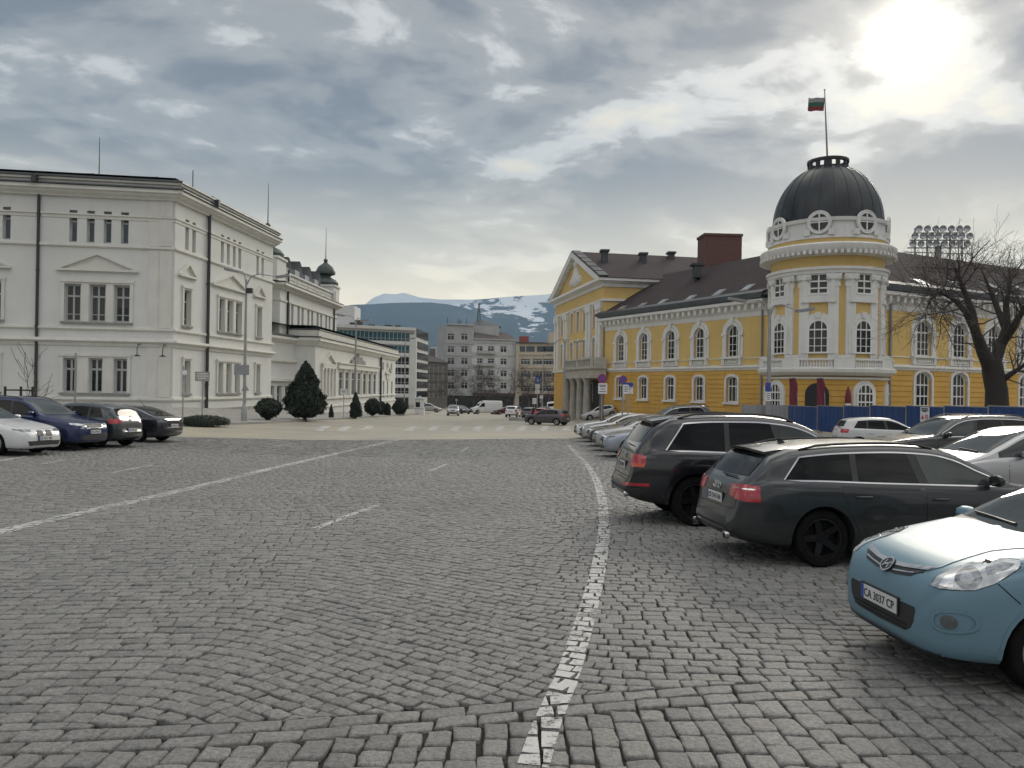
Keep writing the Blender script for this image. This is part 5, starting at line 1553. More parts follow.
def apartment():
 a = at_depth(445.5, 390, 232); c = at_depth(515.2, 390, 238); m_ = at_depth(473, 390, 234.5)
 f = Fac((a.x, a.y), (m_.x, m_.y)); g = Fac((m_.x, m_.y), (c.x, c.y))
 root = empty('grey_apartment_house', (a.x, a.y, -6), 0, 'grey six-storey apartment house with a pointed dark roof turret and mast below the mountain', 'building')
 zb = -8; zt = f.z(460, 325); zt2 = g.z(495, 340)
 h1 = wgrid(f, (451, 464.5), (336.8, 349.3, 361.2, 373, 385.5), 'w_apt', 2.1, 2.0, M_FARDK, M_FARWH, 2)
 h2 = wgrid(g, (479.5, 491, 503.7), (349.3, 361.6, 373.5, 385.7), 'w_apt2', 2.0, 1.95, M_FARDK, M_FARWH, 2)
 block(root, f, 14, zb, zt, M_GREYB, 'wall', h1); block(root, g, 14, zb, zt2, M_GREYL, 'wall', h2)
 put_grid(root, f, h1, 'w_apt'); put_grid(root, g, h2, 'w_apt2')
 # white balconies between the windows
 for py in (349.3, 361.6, 373.5, 385.7):
  for px, w in ((474.5, 1.7), (485.5, 1.5), (497, 1.5)):
   u, z = g.uz(px, py); q = FMB(); q.box(u - w / 2, u + w / 2, -.1, .02, z - 1.0, z + 1.0); q.put('white_panel', M_FARWH, g, root)
  u, z = g.uz(487, py); q = FMB(); q.box(u - 3.2, u + 2.4, -1.0, .0, z - 1.35, z - 1.2); q.box(u - 3.2, u + 2.4, -1.0, -.9, z - 1.2, z - .45); q.put('balcony', M_GREYB, g, root)
 for F_, za in ((f, zt), (g, zt2)):
  mb = MB(); moulding(mb, F_, 0, F_.L, [(0, za + .35), (.5, za + .3), (.5, za - .05), (0, za - .2)], 0, 0); world_part(mb, 'cornice', M_GREYB, root)
  for py in (343.3, 355.5, 367.5, 379.5):
   z = F_.z(F_ is f and 460 or 495, py); q = FMB(); q.box(0, F_.L, -.12, .01, z - .12, z + .12); q.put('string_course', M_GREYB, F_, root)
 z = g.z(490, 394); q = FMB(); q.box(0, g.L, -1.6, .0, z - .5, z + .3); q.put('awning', mat('dark_awning', (.07, .04, .045), .8), g, root)
 q = FMB(); q.box(.4, f.L - .02, -.1, .02, zb, z - .6); q.put('shopfront', M_FARDK, f, root)
 q = FMB(); q.box(.02, g.L - .6, -.1, .02, zb, z - .6); q.put('shopfront', M_FARDK, g, root)
 mb = MB(); mb.add([g.P(0, zt2 + .3, .4), g.P(g.L, zt2 + .3, .4), g.P(g.L - 2, zt2 + 2.8, -5), g.P(1.5, zt2 + 3.0, -5), g.P(0, zt2 + .3, -14), g.P(g.L, zt2 + .3, -14)], [(0, 1, 2, 3), (1, 5, 2), (5, 4, 3, 2), (4, 0, 3)])
 world_part(mb, 'roof', M_FARRF, root)
 # turret behind with pyramid and mast
 p = at_depth(481, 335, 243); s = 4.4
 mb = MB(); mb.box(p.x - s * .6, p.x + s * 1.3, p.y - s, p.y + s, zt2, at_depth(481, 327, 243).z); world_part(mb, 'turret', M_GREYB, root)
 zt3 = at_depth(481, 327, 243).z; zp = at_depth(478, 319.5, 243).z
 mb = MB(); q = at_depth(478.8, 319, 243); mb.add([(p.x - s * .7, p.y - s, zt3), (p.x + s * 1.4, p.y - s, zt3), (p.x + s * 1.4, p.y + s, zt3), (p.x - s * .7, p.y + s, zt3), (q.x - .4, p.y, zp), (q.x + .4, p.y, zp)], [(0, 1, 5, 4), (1, 2, 5), (2, 3, 4, 5), (3, 0, 4), (0, 3, 2, 1)])
 ro = world_part(mb, 'turret_roof', M_ROOFD, root)
 zm = at_depth(478.6, 303.5, 243).z; mb = MB()
 for sx, sy in ((-.5, -.5), (.5, -.5), (.5, .5), (-.5, .5)): mb.bar((q.x + sx, p.y + sy, zp - 1), (q.x + sx * .25, p.y + sy * .25, zm), .16)
 for k in range(7): zz = zp + (zm - zp) * k / 7; w = .5 - .05 * k; mb.bar((q.x - w, p.y - w, zz), (q.x + w, p.y - w, zz + .6), .1); mb.bar((q.x + w, p.y + w, zz), (q.x + w, p.y - w, zz + .6), .1)
 world_part(mb, 'mast', M_COPPER, root, ro)
 r = random.Random(5)
 for k in range(6):
  mb = MB(); u = r.uniform(.8, f.L - .8); p = f.P(u, zt, -r.uniform(1, 6)); mb.tube([p, p + Vector((0, 0, r.uniform(1.2, 2.6)))], .07, 5); mb.bar(p + Vector((-.6, 0, 1.3)), p + Vector((.6, 0, 1.3)), .06); world_part(mb, 'aerial', M_PIPE, root)
apartment()
def tan_block():
 a = at_depth(515.4, 390, 236.5); c = at_depth(580, 390, 236)
 f = Fac((a.x, a.y), (c.x, c.y))
 root = empty('tan_apartment_house', (a.x, a.y, -6), 0, 'tan apartment house with long window bands between the grey house and the yellow pediment', 'building')
 zb = -8; zt = f.z(530, 343.5)
 hs = wgrid(f, (525.5, 537.5, 547.5, 556.5), (361.8, 374.2, 388.5), 'w_tan', 3.0, 1.85, M_FARGL, M_FARWH, 3)
 block(root, f, 14, zb, zt, M_TAN, 'wall', hs); put_grid(root, f, hs, 'w_tan')
 hs2 = wgrid(f, (521, 530.5, 541, 548, 556), (348.9,), 'w_tan2', 2.6, 1.7, M_FARGL, M_FARWH, 2)
 for h in hs2:
  q = FMB(); q.box(h[0], h[1], -.06, .02, h[2], h[3]); q.put('loggia_window', M_FARGL, f, root)
 for py in (354.5, 367.5, 380):
  z = f.z(540, py); q = FMB(); q.box(0, f.L, -.25, .01, z - .2, z + .2); q.put('string_course', M_TAN, f, root)
 q = FMB(); z = f.z(530, 343.5); q.box(-.2, f.L, -.5, .1, z, z + .4); q.put('cornice', M_FARRF, f, root)
 q = FMB(); q.box(0, f.u(519.2), -.3, .02, zb, zt + .1); q.put('pier', M_TAN, f, root)
 z = f.z(540, 394.5); q = FMB(); q.box(2, f.L, -1.2, 0, z - .4, z + .2); q.put('awning', mat('dark_awning', (.07, .04, .045), .8), f, root)
 q = FMB(); q.box(.6, f.L - .6, -.1, .02, zb, z - .5); q.put('shopfront', M_FARDK, f, root)
 mb = MB(); p = at_depth(524, 340, 245); mb.box(p.x - 1.5, p.x + 1.5, p.y, p.y + 3, zt, p.z + 1.2); world_part(mb, 'stair_head', mat('faded_red', (.24, .06, .05), .8), root)
 mb = MB(); p = at_depth(556, 333, 242); mb.box(p.x - 2.2, p.x + 6, p.y, p.y + 5, zt, p.z + .2); world_part(mb, 'penthouse', M_TAN, root)
tan_block()
def old_block():
 a = at_depth(425, 390, 214); c = at_depth(447.5, 390, 226)
 f = Fac((a.x, a.y), (c.x, c.y))
 root = empty('sooty_town_house', (a.x, a.y, -6), 0, 'dark sooty old town house with small windows between the office block and grey flats', 'building')
 zt = f.z(436, 362)
 hs = wgrid(f, (430, 434.5, 439, 443.5), (368.5, 377, 386, 395), 'w_old', 1.0, 1.6, M_FARDK, M_FARWH, 2)
 block(root, f, 12, -8, zt, M_OLD, 'wall', hs); put_grid(root, f, hs, 'w_old')
 mb = MB(); mb.add([f.P(-.3, zt, .4), f.P(f.L + .3, zt, .4), f.P(f.L - 1, zt + 2.6, -6), f.P(1, zt + 2.6, -6), f.P(-.3, zt, -12), f.P(f.L + .3, zt, -12)], [(0, 1, 2, 3), (1, 5, 2), (5, 4, 3, 2), (4, 0, 3)]); world_part(mb, 'roof', M_FARRF, root)
 mb = MB(); p = f.P(f.L - .4, zt, -5); mb.box(p.x - .8, p.x + .8, p.y - .8, p.y + .8, zt, zt + 4.2); world_part(mb, 'chimney', M_OLD, root)
 for py in (372.8, 381.5, 390.5):
  z = f.z(436, py); q = FMB(); q.box(0, f.L, -.18, .01, z - .12, z + .12); q.put('string_course', M_OLD, f, root)
 b = at_depth(438, 390, 420); g = Fac((b.x - 4.5, b.y), (b.x + 4.5, b.y + .5)); rb = empty('distant_tower_block', (b.x, b.y, -6), 0, 'pale hazy tower block showing above the sooty town house', 'building')
 hs = wgrid(g, (434, 438, 442), (352, 356, 360), 'w_tb', 1.4, 1.3, M_FARGL, M_FARWH, 2)
 block(rb, g, 9, -8, g.z(438, 347), M_FARWH, 'wall', hs); put_grid(rb, g, hs, 'w_tb')
old_block()

# ================================================================== vehicles
def mono(pts):
 """monotone cubic interpolation through (x,y)"""
 xs = [p[0] for p in pts]; ys = [p[1] for p in pts]; n = len(xs)
 d = [(ys[i + 1] - ys[i]) / (xs[i + 1] - xs[i]) for i in range(n - 1)]
 m = [d[0]] + [0 if d[i - 1] * d[i] <= 0 else 2 * d[i - 1] * d[i] / (d[i - 1] + d[i]) for i in range(1, n - 1)] + [d[-1]]
 def f(x):
  if x <= xs[0]: return ys[0]
  if x >= xs[-1]: return ys[-1]
  i = 0
  while x > xs[i + 1]: i += 1
  h = xs[i + 1] - xs[i]; t = (x - xs[i]) / h
  return (2 * t**3 - 3 * t**2 + 1) * ys[i] + (t**3 - 2 * t**2 + t) * h * m[i] + (-2 * t**3 + 3 * t**2) * ys[i + 1] + (t**3 - t**2) * h * m[i + 1]
 return f
M_CGLASS = glass('car_glass', (0.004, 0.005, 0.006), 0.02, 0.20)
M_CGLASS2 = glass('car_windscreen_glass', (0.045, 0.054, 0.054), 0.02, 0.3)
M_TYRE = mat('tyre_rubber', (0.009, 0.009, 0.009), 0.85, var=0.25, scale=8, spec=.12)
M_WELL = mat('dark_underbody', (0.010, 0.010, 0.010), 0.95)
M_PLASTIC = mat('black_car_plastic', (0.022, 0.022, 0.023), 0.5, var=0.15)
M_CHROME = mat('chrome', (0.62, 0.62, 0.62), 0.15, metal=1.0, var=0.05)
M_ALLOY = mat('alloy_rim', (0.34, 0.34, 0.35), 0.35, metal=0.8, var=0.1)
M_DKALLOY = mat('black_alloy_rim', (0.009, 0.009, 0.010), 0.3, metal=0.0, var=0.2, spec=.3)
M_LAMP = mat('clear_lamp', (0.42, 0.44, 0.45), 0.08, metal=0.35, var=0.3, scale=9, coat=1.0)
M_LAMPD = mat('smoked_lamp', (0.10, 0.11, 0.115), 0.08, metal=0.3, var=0.4, scale=9, coat=1.0)
M_TAIL = mat('red_tail_lens', (0.36, 0.010, 0.022), 0.12, var=0.25, scale=14, coat=1.0)
M_ORANGE = mat('orange_lens', (0.55, 0.07, 0.015), 0.12, var=0.2, scale=14, coat=1.0)
M_PLATE = mat('plate_white', (0.62, 0.62, 0.60), 0.4, var=0.05)
M_INK = mat('plate_black', (0.012, 0.012, 0.013), 0.5)
M_SEAM = mat('panel_gap', (0.006, 0.006, 0.006), 0.9)

class Car:
 """Body lofted from a side profile and a plan; local frame: nose at +x, left side +y, origin on the ground under the middle."""
 def __init__(s, name, L, W, top, belt, hw, bot, axles, rw, paint_m, tum=0.42, gbk=0.93, sw=0.075):
  s.name, s.L, s.W = name, L, W
  s.top, s.belt, s.hw, s.bot = mono(top), mono(belt), mono([(a, b * W / 2) for a, b in hw]), mono(bot)
  s.axles, s.rw, s.paint, s.tum, s.gbk = axles, rw, paint_m, tum, gbk
  s.sw = sw
  s.root = empty(name, (0, 0, 0)); s.body()
 def X(s, d): return s.L / 2 - d
 def section(s, d):
  hw, zb, zt = s.hw(d), s.bot(d), s.top(d); zB = min(s.belt(d), zt - 0.035); zB = max(zB, zb + 0.12)
  f = max(0.12, min(1.0, (zt - zB) / 0.32))
  g = hw * (s.gbk - (1 - f) * .0); z8 = zt - 0.075 * f - .012
  y8 = max(0.25 * hw, g - s.tum * max(0, z8 - zB - .02)); zm = zb + (zB - zb) * .56
  ctl = [(0, zb), (hw * .55, zb), (hw * .88, zb + .01), (hw * .965, zb + .07), (hw * .995, zb + (zm - zb) * .5), (hw * 1.0, zm), (hw * .992, zB - (zB - zm) * .42), (hw * .975, zB - .045), (hw * .955, zB - .008),
               (g + .004, zB + .012 * f), (g * .55 + y8 * .45, zB + (z8 - zB) * .45), (y8, z8), (y8 * .93, zt - .030 * f - .006), (y8 * .72, zt - .008 * f - .003), (y8 * .38, zt), (0, zt + .002)]
  return ctl
 def body(s):
  L = s.L
  ds = [0, .012, .035, .07, .12, .19, .28, .4]
  d = .55
  while d < L - .62: ds.append(d); d += .13
  ds += [L - .5, L - .4, L - .32, L - .25, L - .19, L - .14, L - .10, L - .065, L - .035, L - .012, L]
  rows = []
  for d in ds:
   c = s.section(d); k = len(c); out = []
   for i in range(k - 1):
    p0, p1, p2, p3 = c[max(i - 1, 0)], c[i], c[i + 1], c[min(i + 2, k - 1)]
    for t in ((0.0, .5) if True else (0,)):
     out.append(tuple(((1 - t) ** 3 * p0[j] + (3 * t**3 - 6 * t**2 + 4) * p1[j] + (-3 * t**3 + 3 * t**2 + 3 * t + 1) * p2[j] + t**3 * p3[j]) / 6 if 0 < i else (p1[j] + (p2[j] - p1[j]) * t) for j in (0, 1)))
   out.append(c[-1]); rows.append(out)
  n = len(rows[0]); V = []; F = []
  for d, r in zip(ds, rows):
   x = s.X(d)
   V += [(x, y, z) for y, z in r]                        # left half bottom->top
   V += [(x, -y, z) for y, z in r[-2:0:-1]]               # right half top->bottom
  m = 2 * n - 2
  for i in range(len(ds) - 1):
   for j in range(m): F.append((i * m + j, i * m + (j + 1) % m, (i + 1) * m + (j + 1) % m, (i + 1) * m + j))
  for i, rev in ((0, True), (len(ds) - 1, False)):
   for j in range(n - 1):
    a, b = i * m + j, i * m + j + 1
    a2 = i * m + (m - j) % m; b2 = i * m + (m - j - 1)
    q = [k for k in (a, b, b2, a2)]; q = list(dict.fromkeys(q))
    if len(q) >= 3: F.append(tuple(q if not rev else q[::-1]))
  me = bpy.data.meshes.new('body'); me.from_pydata(V, [], F);
  bm = bmesh.new(); bm.from_mesh(me); bmesh.ops.recalc_face_normals(bm, faces=bm.faces); bm.to_mesh(me)
  s.bvh = BVHTree.FromBMesh(bm); bm.free()
  # wheel housings
  cm = MB(); rr = s.rw + .052
  for ax in s.axles:
   for sg in (-1, 1):
    y0, y1 = sg * (s.W / 2 - .30), sg * (s.W / 2 + .3)
    cm.lathe([(0, min(y0, y1)), (rr, min(y0, y1)), (rr, max(y0, y1)), (0, max(y0, y1))], 40, (s.X(ax), 0, s.rw - .01), 'y')
  cme = cm.mesh('cut', M_WELL); bm = bmesh.new(); bm.from_mesh(cme); bmesh.ops.remove_doubles(bm, verts=bm.verts, dist=1e-5); bmesh.ops.recalc_face_normals(bm, faces=bm.faces); bm.to_mesh(cme); bm.free()
  a = bpy.data.objects.new('tmp', me); b = bpy.data.objects.new('tmpc', cme); COL.objects.link(a); COL.objects.link(b)
  md = a.modifiers.new('b', 'BOOLEAN'); md.operation = 'DIFFERENCE'; md.object = b; md.solver = 'EXACT'
  dg = bpy.context.evaluated_depsgraph_get(); res = bpy.data.meshes.new_from_object(a.evaluated_get(dg)); res.name = 'body'
  bpy.data.objects.remove(a); bpy.data.objects.remove(b)
  res.materials.clear(); res.materials.append(s.paint); res.materials.append(M_WELL)
  for p in res.polygons:
   p.use_smooth = True; p.material_index = 0
   vs = [res.vertices[i].co for i in p.vertices]
   for ax in s.axles:
    if all((v.x - s.X(ax)) ** 2 + (v.z - s.rw + .01) ** 2 <= (rr + .002) ** 2 for v in vs) and all(abs(v.y) > s.W / 2 - .32 for v in vs):
     nrm = p.normal
     if abs(nrm.y) < .5 or abs(p.center.y) < s.W / 2 - .26: p.material_index = 1; p.use_smooth = False
   if p.normal.z < -.85 and p.center.z < .45: p.material_index = 1
  res.set_sharp_from_angle(angle=R(38)); res.update()
  s.bodyo = link('body', res, s.root)
 # ---- things laid on the body skin
 def hit(s, o, d):
  h = s.bvh.ray_cast(Vector(o), Vector(d)); return (h[0], h[1]) if h[0] is not None else (None, None)
 def cast(s, az, p):
  """az: viewing azimuth in degrees: 0 = from the nose, 90 = from the left, 180 = tail, 'T' = from above; p in that view's plane"""
  if az == 'T':
   return s.hit((s.X(p[0]), p[1], 4), (0, 0, -1))
  a = R(az); d = Vector((math.cos(a), math.sin(a), 0)); q = Vector((-math.sin(a), math.cos(a), 0))
  o = d * 6 + q * p[0] + Vector((0, 0, p[1]))
  if az not in (0, 90, -90, 180): o += Vector((s.L / 2, 0, 0))
  return s.hit(o, -d)
 def to2d(s, az, pts):
  """for side views give (distance from nose, z): converted to the view's plane"""
  if az == 90: return [(-s.X(a), b) for a, b in pts]
  if az == -90: return [(s.X(a), b) for a, b in pts]
  return pts
 def patch(s, name, az, poly, off=.004, m=None, parent=None, step=.05, thick=.012, mirror=False, conv=True):
  outs = []
  for mir in ((False, True) if mirror else (False,)):
   A = az if not mir else (az if az == 'T' else -az)
   P = poly if az != 28 else [(a + .42, b) for a, b in poly]
   if conv and az in (90, -90): P = s.to2d(A, poly)
   elif mir: P = [(-a, b) for a, b in P] if az != 'T' else [(a, -b) for a, b in poly]
   if poly_area(P) < 0: P = P[::-1]
   vs2, fs = fill_poly(P, step)
   V = []; N = []; ok = []
   for p in vs2:
    h, n = s.cast(A, p)
    if h is None: ok.append(False); V.append(Vector((0, 0, 0))); N.append(Vector((0, 0, 1)))
    else:
     ok.append(True); V.append(h); N.append(n)
   fs = [f for f in fs if all(ok[i] for i in f)]
   # drop faces torn over a step in depth
   good = []
   for f in fs:
    mx = max((V[f[i]] - V[f[i - 1]]).length for i in range(len(f)));
    if mx < step * 4: good.append(f)
   fs = good
   if not fs: continue
   ed = {}
   for f in fs:
    for i in range(len(f)):
     e = (f[i - 1], f[i]); ed[e] = ed.get(e, 0) + 1
   bnd = [e for e in ed if (e[1], e[0]) not in ed]
   nV = len(V); vv = [tuple(v + n * off) for v, n in zip(V, N)] + [tuple(v + n * (off - thick)) for v, n in zip(V, N)]
   ff = list(fs) + [(a, a + nV, b + nV, b) for a, b in bnd]
   me = bpy.data.meshes.new(name); me.from_pydata(vv, [], ff)
   # face outward
   bm = bmesh.new(); bm.from_mesh(me); bm.verts.ensure_lookup_table()
   bmesh.ops.delete(bm, geom=[v for v in bm.verts if not v.link_faces], context='VERTS')
   bm.faces.ensure_lookup_table()
   bm.normal_update()
   dv = Vector((0, 0, 1)) if A == 'T' else Vector((math.cos(R(A)), math.sin(R(A)), 0))
   bmesh.ops.recalc_face_normals(bm, faces=bm.faces)
   sm = sum(f.normal.dot(dv) * f.calc_area() for f in bm.faces)
   if sm < 0: bmesh.ops.reverse_faces(bm, faces=bm.faces)
   bm.to_mesh(me); bm.free()
   me.materials.append(m); me.polygons.foreach_set('use_smooth', [True] * len(me.polygons)); me.set_sharp_from_angle(angle=R(50)); me.update()
   outs.append(link(name, me, (parent[1 if mir else 0] if isinstance(parent, list) else parent) or s.root))
  return outs if mirror else (outs[0] if outs else None)
 def strip(s, name, az, pts, w, off=.006, m=None, mirror=False, parent=None):
  """ribbon of width w along a 2-D path on the skin"""
  poly_l = []; poly_r = []
  for i, p in enumerate(pts):
   a, b = pts[max(i - 1, 0)], pts[min(i + 1, len(pts) - 1)]
   d = Vector((b[0] - a[0], b[1] - a[1])).normalized(); n = Vector((-d.y, d.x)) * w / 2
   poly_l.append((p[0] + n.x, p[1] + n.y)); poly_r.append((p[0] - n.x, p[1] - n.y))
  outs = []
  return s.patch_multi(name, az, [[poly_l[i], poly_l[i + 1], poly_r[i + 1], poly_r[i]] for i in range(len(pts) - 1)], off, m, mirror, parent)
 def patch_multi(s, name, az, polys, off, m, mirror, parent=None):
  outs = []
  for mir in ((False, True) if mirror else (False,)):
   A = az if not mir else (az if az == 'T' else -az); V = []; F = []
   for poly in polys:
    P = s.to2d(A, poly) if az in (90, -90) else ([(-a, b) for a, b in poly] if mir and az != 'T' else ([(a, -b) for a, b in poly] if mir else poly))
    if poly_area(P) < 0: P = P[::-1]
    vs2, fs = fill_poly(P, .12)
    b = len(V); hs = [s.cast(A, p) for p in vs2]
    for h, n in hs: V.append(tuple(h + n * off) if h is not None else (0, 0, 0))
    F += [[i + b for i in f] for f in fs if all(hs[i][0] is not None for i in f)]
   me = bpy.data.meshes.new(name); me.from_pydata(V, [], F); me.materials.append(m); me.update()
   outs.append(link(name, me, (parent[1 if mir else 0] if isinstance(parent, list) else parent) or s.root))
  return outs if mirror else outs[0]
 def glasshouse(s, d0, d1, d1u, pillars, lower=.028, upper=.0, trim=None, trim_w=.02, tint=None, front_up=None, rear_kick=0.0):
  """side windows between d0 (front tip) and d1/d1u (rear lower / rear upper); pillars = [(d, width, rake)]"""
  tint = tint or [M_CGLASS] * (len(pillars) + 1)
  lo = lambda d: min(s.belt(d), s.top(d) - .035) + lower
  def hi(d):
   zt = s.top(d); zB = s.belt(d); f = max(.12, min(1, (zt - zB) / .32)); return zt - .075 * f - .045 - upper
  n = 14; low = [(d0 + (d1 - d0) * k / n, 0) for k in range(n + 1)]; low = [(d, lo(d) + rear_kick * max(0, (d - d1 + .5) / .5) ** 2) for d, _ in low]
  up = []
  for k in range(n * 2 + 1):
   d = d0 + (d1u - d0) * k / (n * 2)
   if hi(d) > lo(d) + .03: up.append((d, hi(d)))
  poly = low + up[::-1]
  if trim is not None:
   c = Vector((sum(p[0] for p in poly) / len(poly), sum(p[1] for p in poly) / len(poly)))
   outp = []
   k = len(poly)
   for i, p in enumerate(poly):
    a, b = poly[i - 1], poly[(i + 1) % k]; d = Vector((b[0] - a[0], b[1] - a[1]))
    if d.length < 1e-6: outp.append(p); continue
    d.normalize(); nn = Vector((d.y, -d.x))
    if nn.dot(Vector(p) - c) < 0: nn = -nn
    outp.append((p[0] + nn.x * trim_w, p[1] + nn.y * trim_w))
   s.patch('window_trim', 90, outp, .003, trim, mirror=True)
  s.patch('window_pillars', 90, poly, .0055, M_PLASTIC, mirror=True, thick=.004)
  edges = [(-9, 0, 0)] + list(pillars) + [(99, 0, 0)]
  for i in range(len(edges) - 1):
   (a, wa, ra), (b, wb, rb) = edges[i], edges[i + 1]
   z0 = lo((d0 + d1) / 2)
   # keep d - rake*(z-z0) between a+wa/2 and b-wb/2
   p = clip_poly(poly, -1, ra, -(a + wa / 2) + ra * z0); p = clip_poly(p, 1, -rb, (b - wb / 2) - rb * z0)
   if len(p) >= 3:
    c = (sum(q[0] for q in p) / len(p), sum(q[1] for q in p) / len(p)); p = [(c[0] + (q[0] - c[0]) * .985, c[1] + (q[1] - c[1]) * .97) for q in p]
    s.patch('side_window', 90, p, .008, tint[i], mirror=True, thick=.004)
 def door(s, a, b, lo=.0, rake=0.0, handle=True, ends=None, hz=None):
  """outer door panel between stations a..b (front..rear); its edge shows the shut line"""
  zl = lambda d: s.bot(d) + .12 + lo
  zh = lambda d: s.belt(d) - .03
  P = [(a, zl(a)), (b - (ends or 0), zl(b)), (b, zl(b) + .32 if ends else zl(b)), (b + rake, zh(b)), (a + rake * .6, zh(a))]
  c = (sum(p[0] for p in P) / len(P), sum(p[1] for p in P) / len(P))
  big = [(p[0] + (.007 if p[0] > c[0] else -.007), p[1] + (.007 if p[1] > c[1] else -.007)) for p in P]
  s.patch('door_gap', 90, big, .0008, M_SEAM, mirror=True, step=.12, thick=.0)
  d = s.patch('door', 90, P, .0035, s.paint, mirror=True, step=.09, thick=.004)
  if handle:
   hz = hz or (s.belt(b) - .15)
   for o, sg in zip(d, (1, -1)):
    h, n = s.cast(90 * sg, s.to2d(90 * sg, [(b - .16, hz)])[0])
    mb = MB(); mb.tube([(h.x + .10, h.y + sg * .004, hz), (h.x + .08, h.y + sg * .04, hz + .004), (h.x - .08, h.y + sg * .04, hz + .004), (h.x - .10, h.y + sg * .004, hz)], [.012, .015, .015, .012], 8)
    mb.build('handle', s.paint, o)
 def wheels(s, rim_m=None, spokes=5, width=.22, twin=False):
  rim_m = rim_m or M_ALLOY; r = s.rw; rr = r * .70
  t = MB(); h = width / 2
  t.lathe([(rr, -h * .85), (rr + .02, -h), (r - .025, -h * .98), (r - .006, -h * .8), (r, -h * .45), (r, h * .45), (r - .006, h * .8), (r - .025, h * .98), (rr + .02, h), (rr, h * .85)], 36, (0, 0, 0), 'y')
  tm = t.mesh('wheel', M_TYRE)
  q = MB(); q.lathe([(rr + .004, h * .9), (rr - .018, h * .93), (rr - .03, h * .7), (rr - .03, -h * .8)], 36, (0, 0, 0), 'y')
  q.lathe([(.0, h * .62), (.055, h * .62), (.065, h * .5), (.065, h * .2)], 20, (0, 0, 0), 'y'); q.lathe([(.0, h * .05), (rr - .03, h * .0)], 24, (0, 0, 0), 'y', 1, False)
  for k in range(spokes):
   for off in ((-.13, .13) if twin else (0,)):
    a = 2 * math.pi * k / spokes + off
    c, sn = math.cos(a), math.sin(a)
    w0, w1 = (.045, .034) if not twin else (.022, .02)
    # lathe axis 'y' maps angle -> (y=z?) so build directly: radial in x,z
    px, pz = c, sn; tx, tz = -sn, c
    vs = []
    for rad, ww, dep in ((.05, w0, h * .58), (rr - .025, w1, h * .86)):
     for sg in (-1, 1):
      for dy in (0, -.05): vs.append((px * rad + tx * ww * sg, dep + dy, pz * rad + tz * ww * sg))
    q.add(vs, [(0, 2, 6, 4), (0, 4, 5, 1), (2, 3, 7, 6), (0, 1, 3, 2), (4, 6, 7, 5)], 0)
  rm = q.mesh('rim', [rim_m, M_WELL])
  for ax in s.axles:
   for sg in (1, -1):
    w = link('wheel', tm, s.root, (s.X(ax), sg * (s.W / 2 - .05 - h), r - .004), (0, 0, 0 if sg > 0 else math.pi))
    link('rim', rm, w)
 def arch_lips(s, m, w=.035, off=.006):
  rr = s.rw + .052
  for ax in s.axles:
   P = []
   n = 18
   outer = []; inner = []
   for k in range(n + 1):
    a = math.pi * (-.10 + 1.20 * k / n); outer.append((ax - math.cos(a) * (rr + w), s.rw - .01 + math.sin(a) * (rr + w))); inner.append((ax - math.cos(a) * (rr + .001), s.rw - .01 + math.sin(a) * (rr + .001)))
   polys = [[outer[i], outer[i + 1], inner[i + 1], inner[i]] for i in range(n)]
   polys = [p for p in polys if min(q[1] for q in p) > s.bot(ax) + .03]
   s.patch_multi('wheel_arch', 90, polys, off, m, True)
 def mirrors(s, d, z, m=None, size=(.10, .115, .07)):
  for sg in (1, -1):
   h, n = s.cast(90 * sg, s.to2d(90 * sg, [(d, z)])[0])
   if h is None: continue
   mb = MB(); c = Vector((h.x + .03, h.y + sg * .13, z + .05))
   vs = []; fs = []
   N = 10; K = 7
   for i in range(K + 1):
    t = -math.pi / 2 + math.pi * i / K
    for j in range(N):
     a = 2 * math.pi * j / N; e = .75
     cx = lambda v: math.copysign(abs(v) ** e, v)
     x = size[0] * .8 * cx(math.sin(t)) * (1.0 if math.sin(t) > 0 else .35); y = size[1] * cx(math.cos(t)) * cx(math.cos(a)); zz = size[2] * cx(math.cos(t)) * cx(math.sin(a)); vs.append(c + Vector((x, y, zz)))
   for i in range(K):
    for j in range(N): fs.append((i * N + j, i * N + (j + 1) % N, (i + 1) * N + (j + 1) % N, (i + 1) * N + j))
   mb.add(vs, fs, 0, True)
   mb.bar(h, c + Vector((0, -sg * .05, -.04)), .05, .03, 1)
   mb.build('door_mirror', [m or s.paint, M_PLASTIC], s.root)
 def plate(s, az, text, zc, yc=0.0, w=.52, h=.112, off=.012, tilt=0.0, eu=True):
  p = s.cast(az, (yc, zc))
  c, n = p
  a = R(az); d = Vector((math.cos(a), math.sin(a), 0)); q = Vector((-math.sin(a), math.cos(a), 0))
  base = c + d * off
  M = Matrix(((q.x, d.x * -1, 0, base.x), (q.y, d.y * -1, 0, base.y), (0, 0, 1, zc), (0, 0, 0, 1)))
  mb = MB(); mb.box(-w / 2, w / 2, -.008, .03, -h / 2, h / 2); mb.xform(M); o = mb.build('number_plate', M_PLATE, s.root)
  mb = MB(); mb.box(-w / 2 - .012, w / 2 + .012, -.003, .03, -h / 2 - .012, h / 2 + .012); mb.xform(M); mb.build('plate_holder', M_PLASTIC, o)
  if eu:
   mb = MB(); mb.box(-w / 2, -w / 2 + .045, -.0095, .0, -h / 2, h / 2); mb.xform(M); mb.build('plate_band', M_SIGNB, o)
  if text:
   me = text_mesh(text, h * .80, M_INK, w * .84); me.transform(Matrix.Translation((-w / 2 + .052 + w * .42, -.0105, -h * .29)) @ Matrix.Rotation(math.pi / 2, 4, 'X')); me.transform(M); link('plate_text', me, o)
  return o
TXT = {}
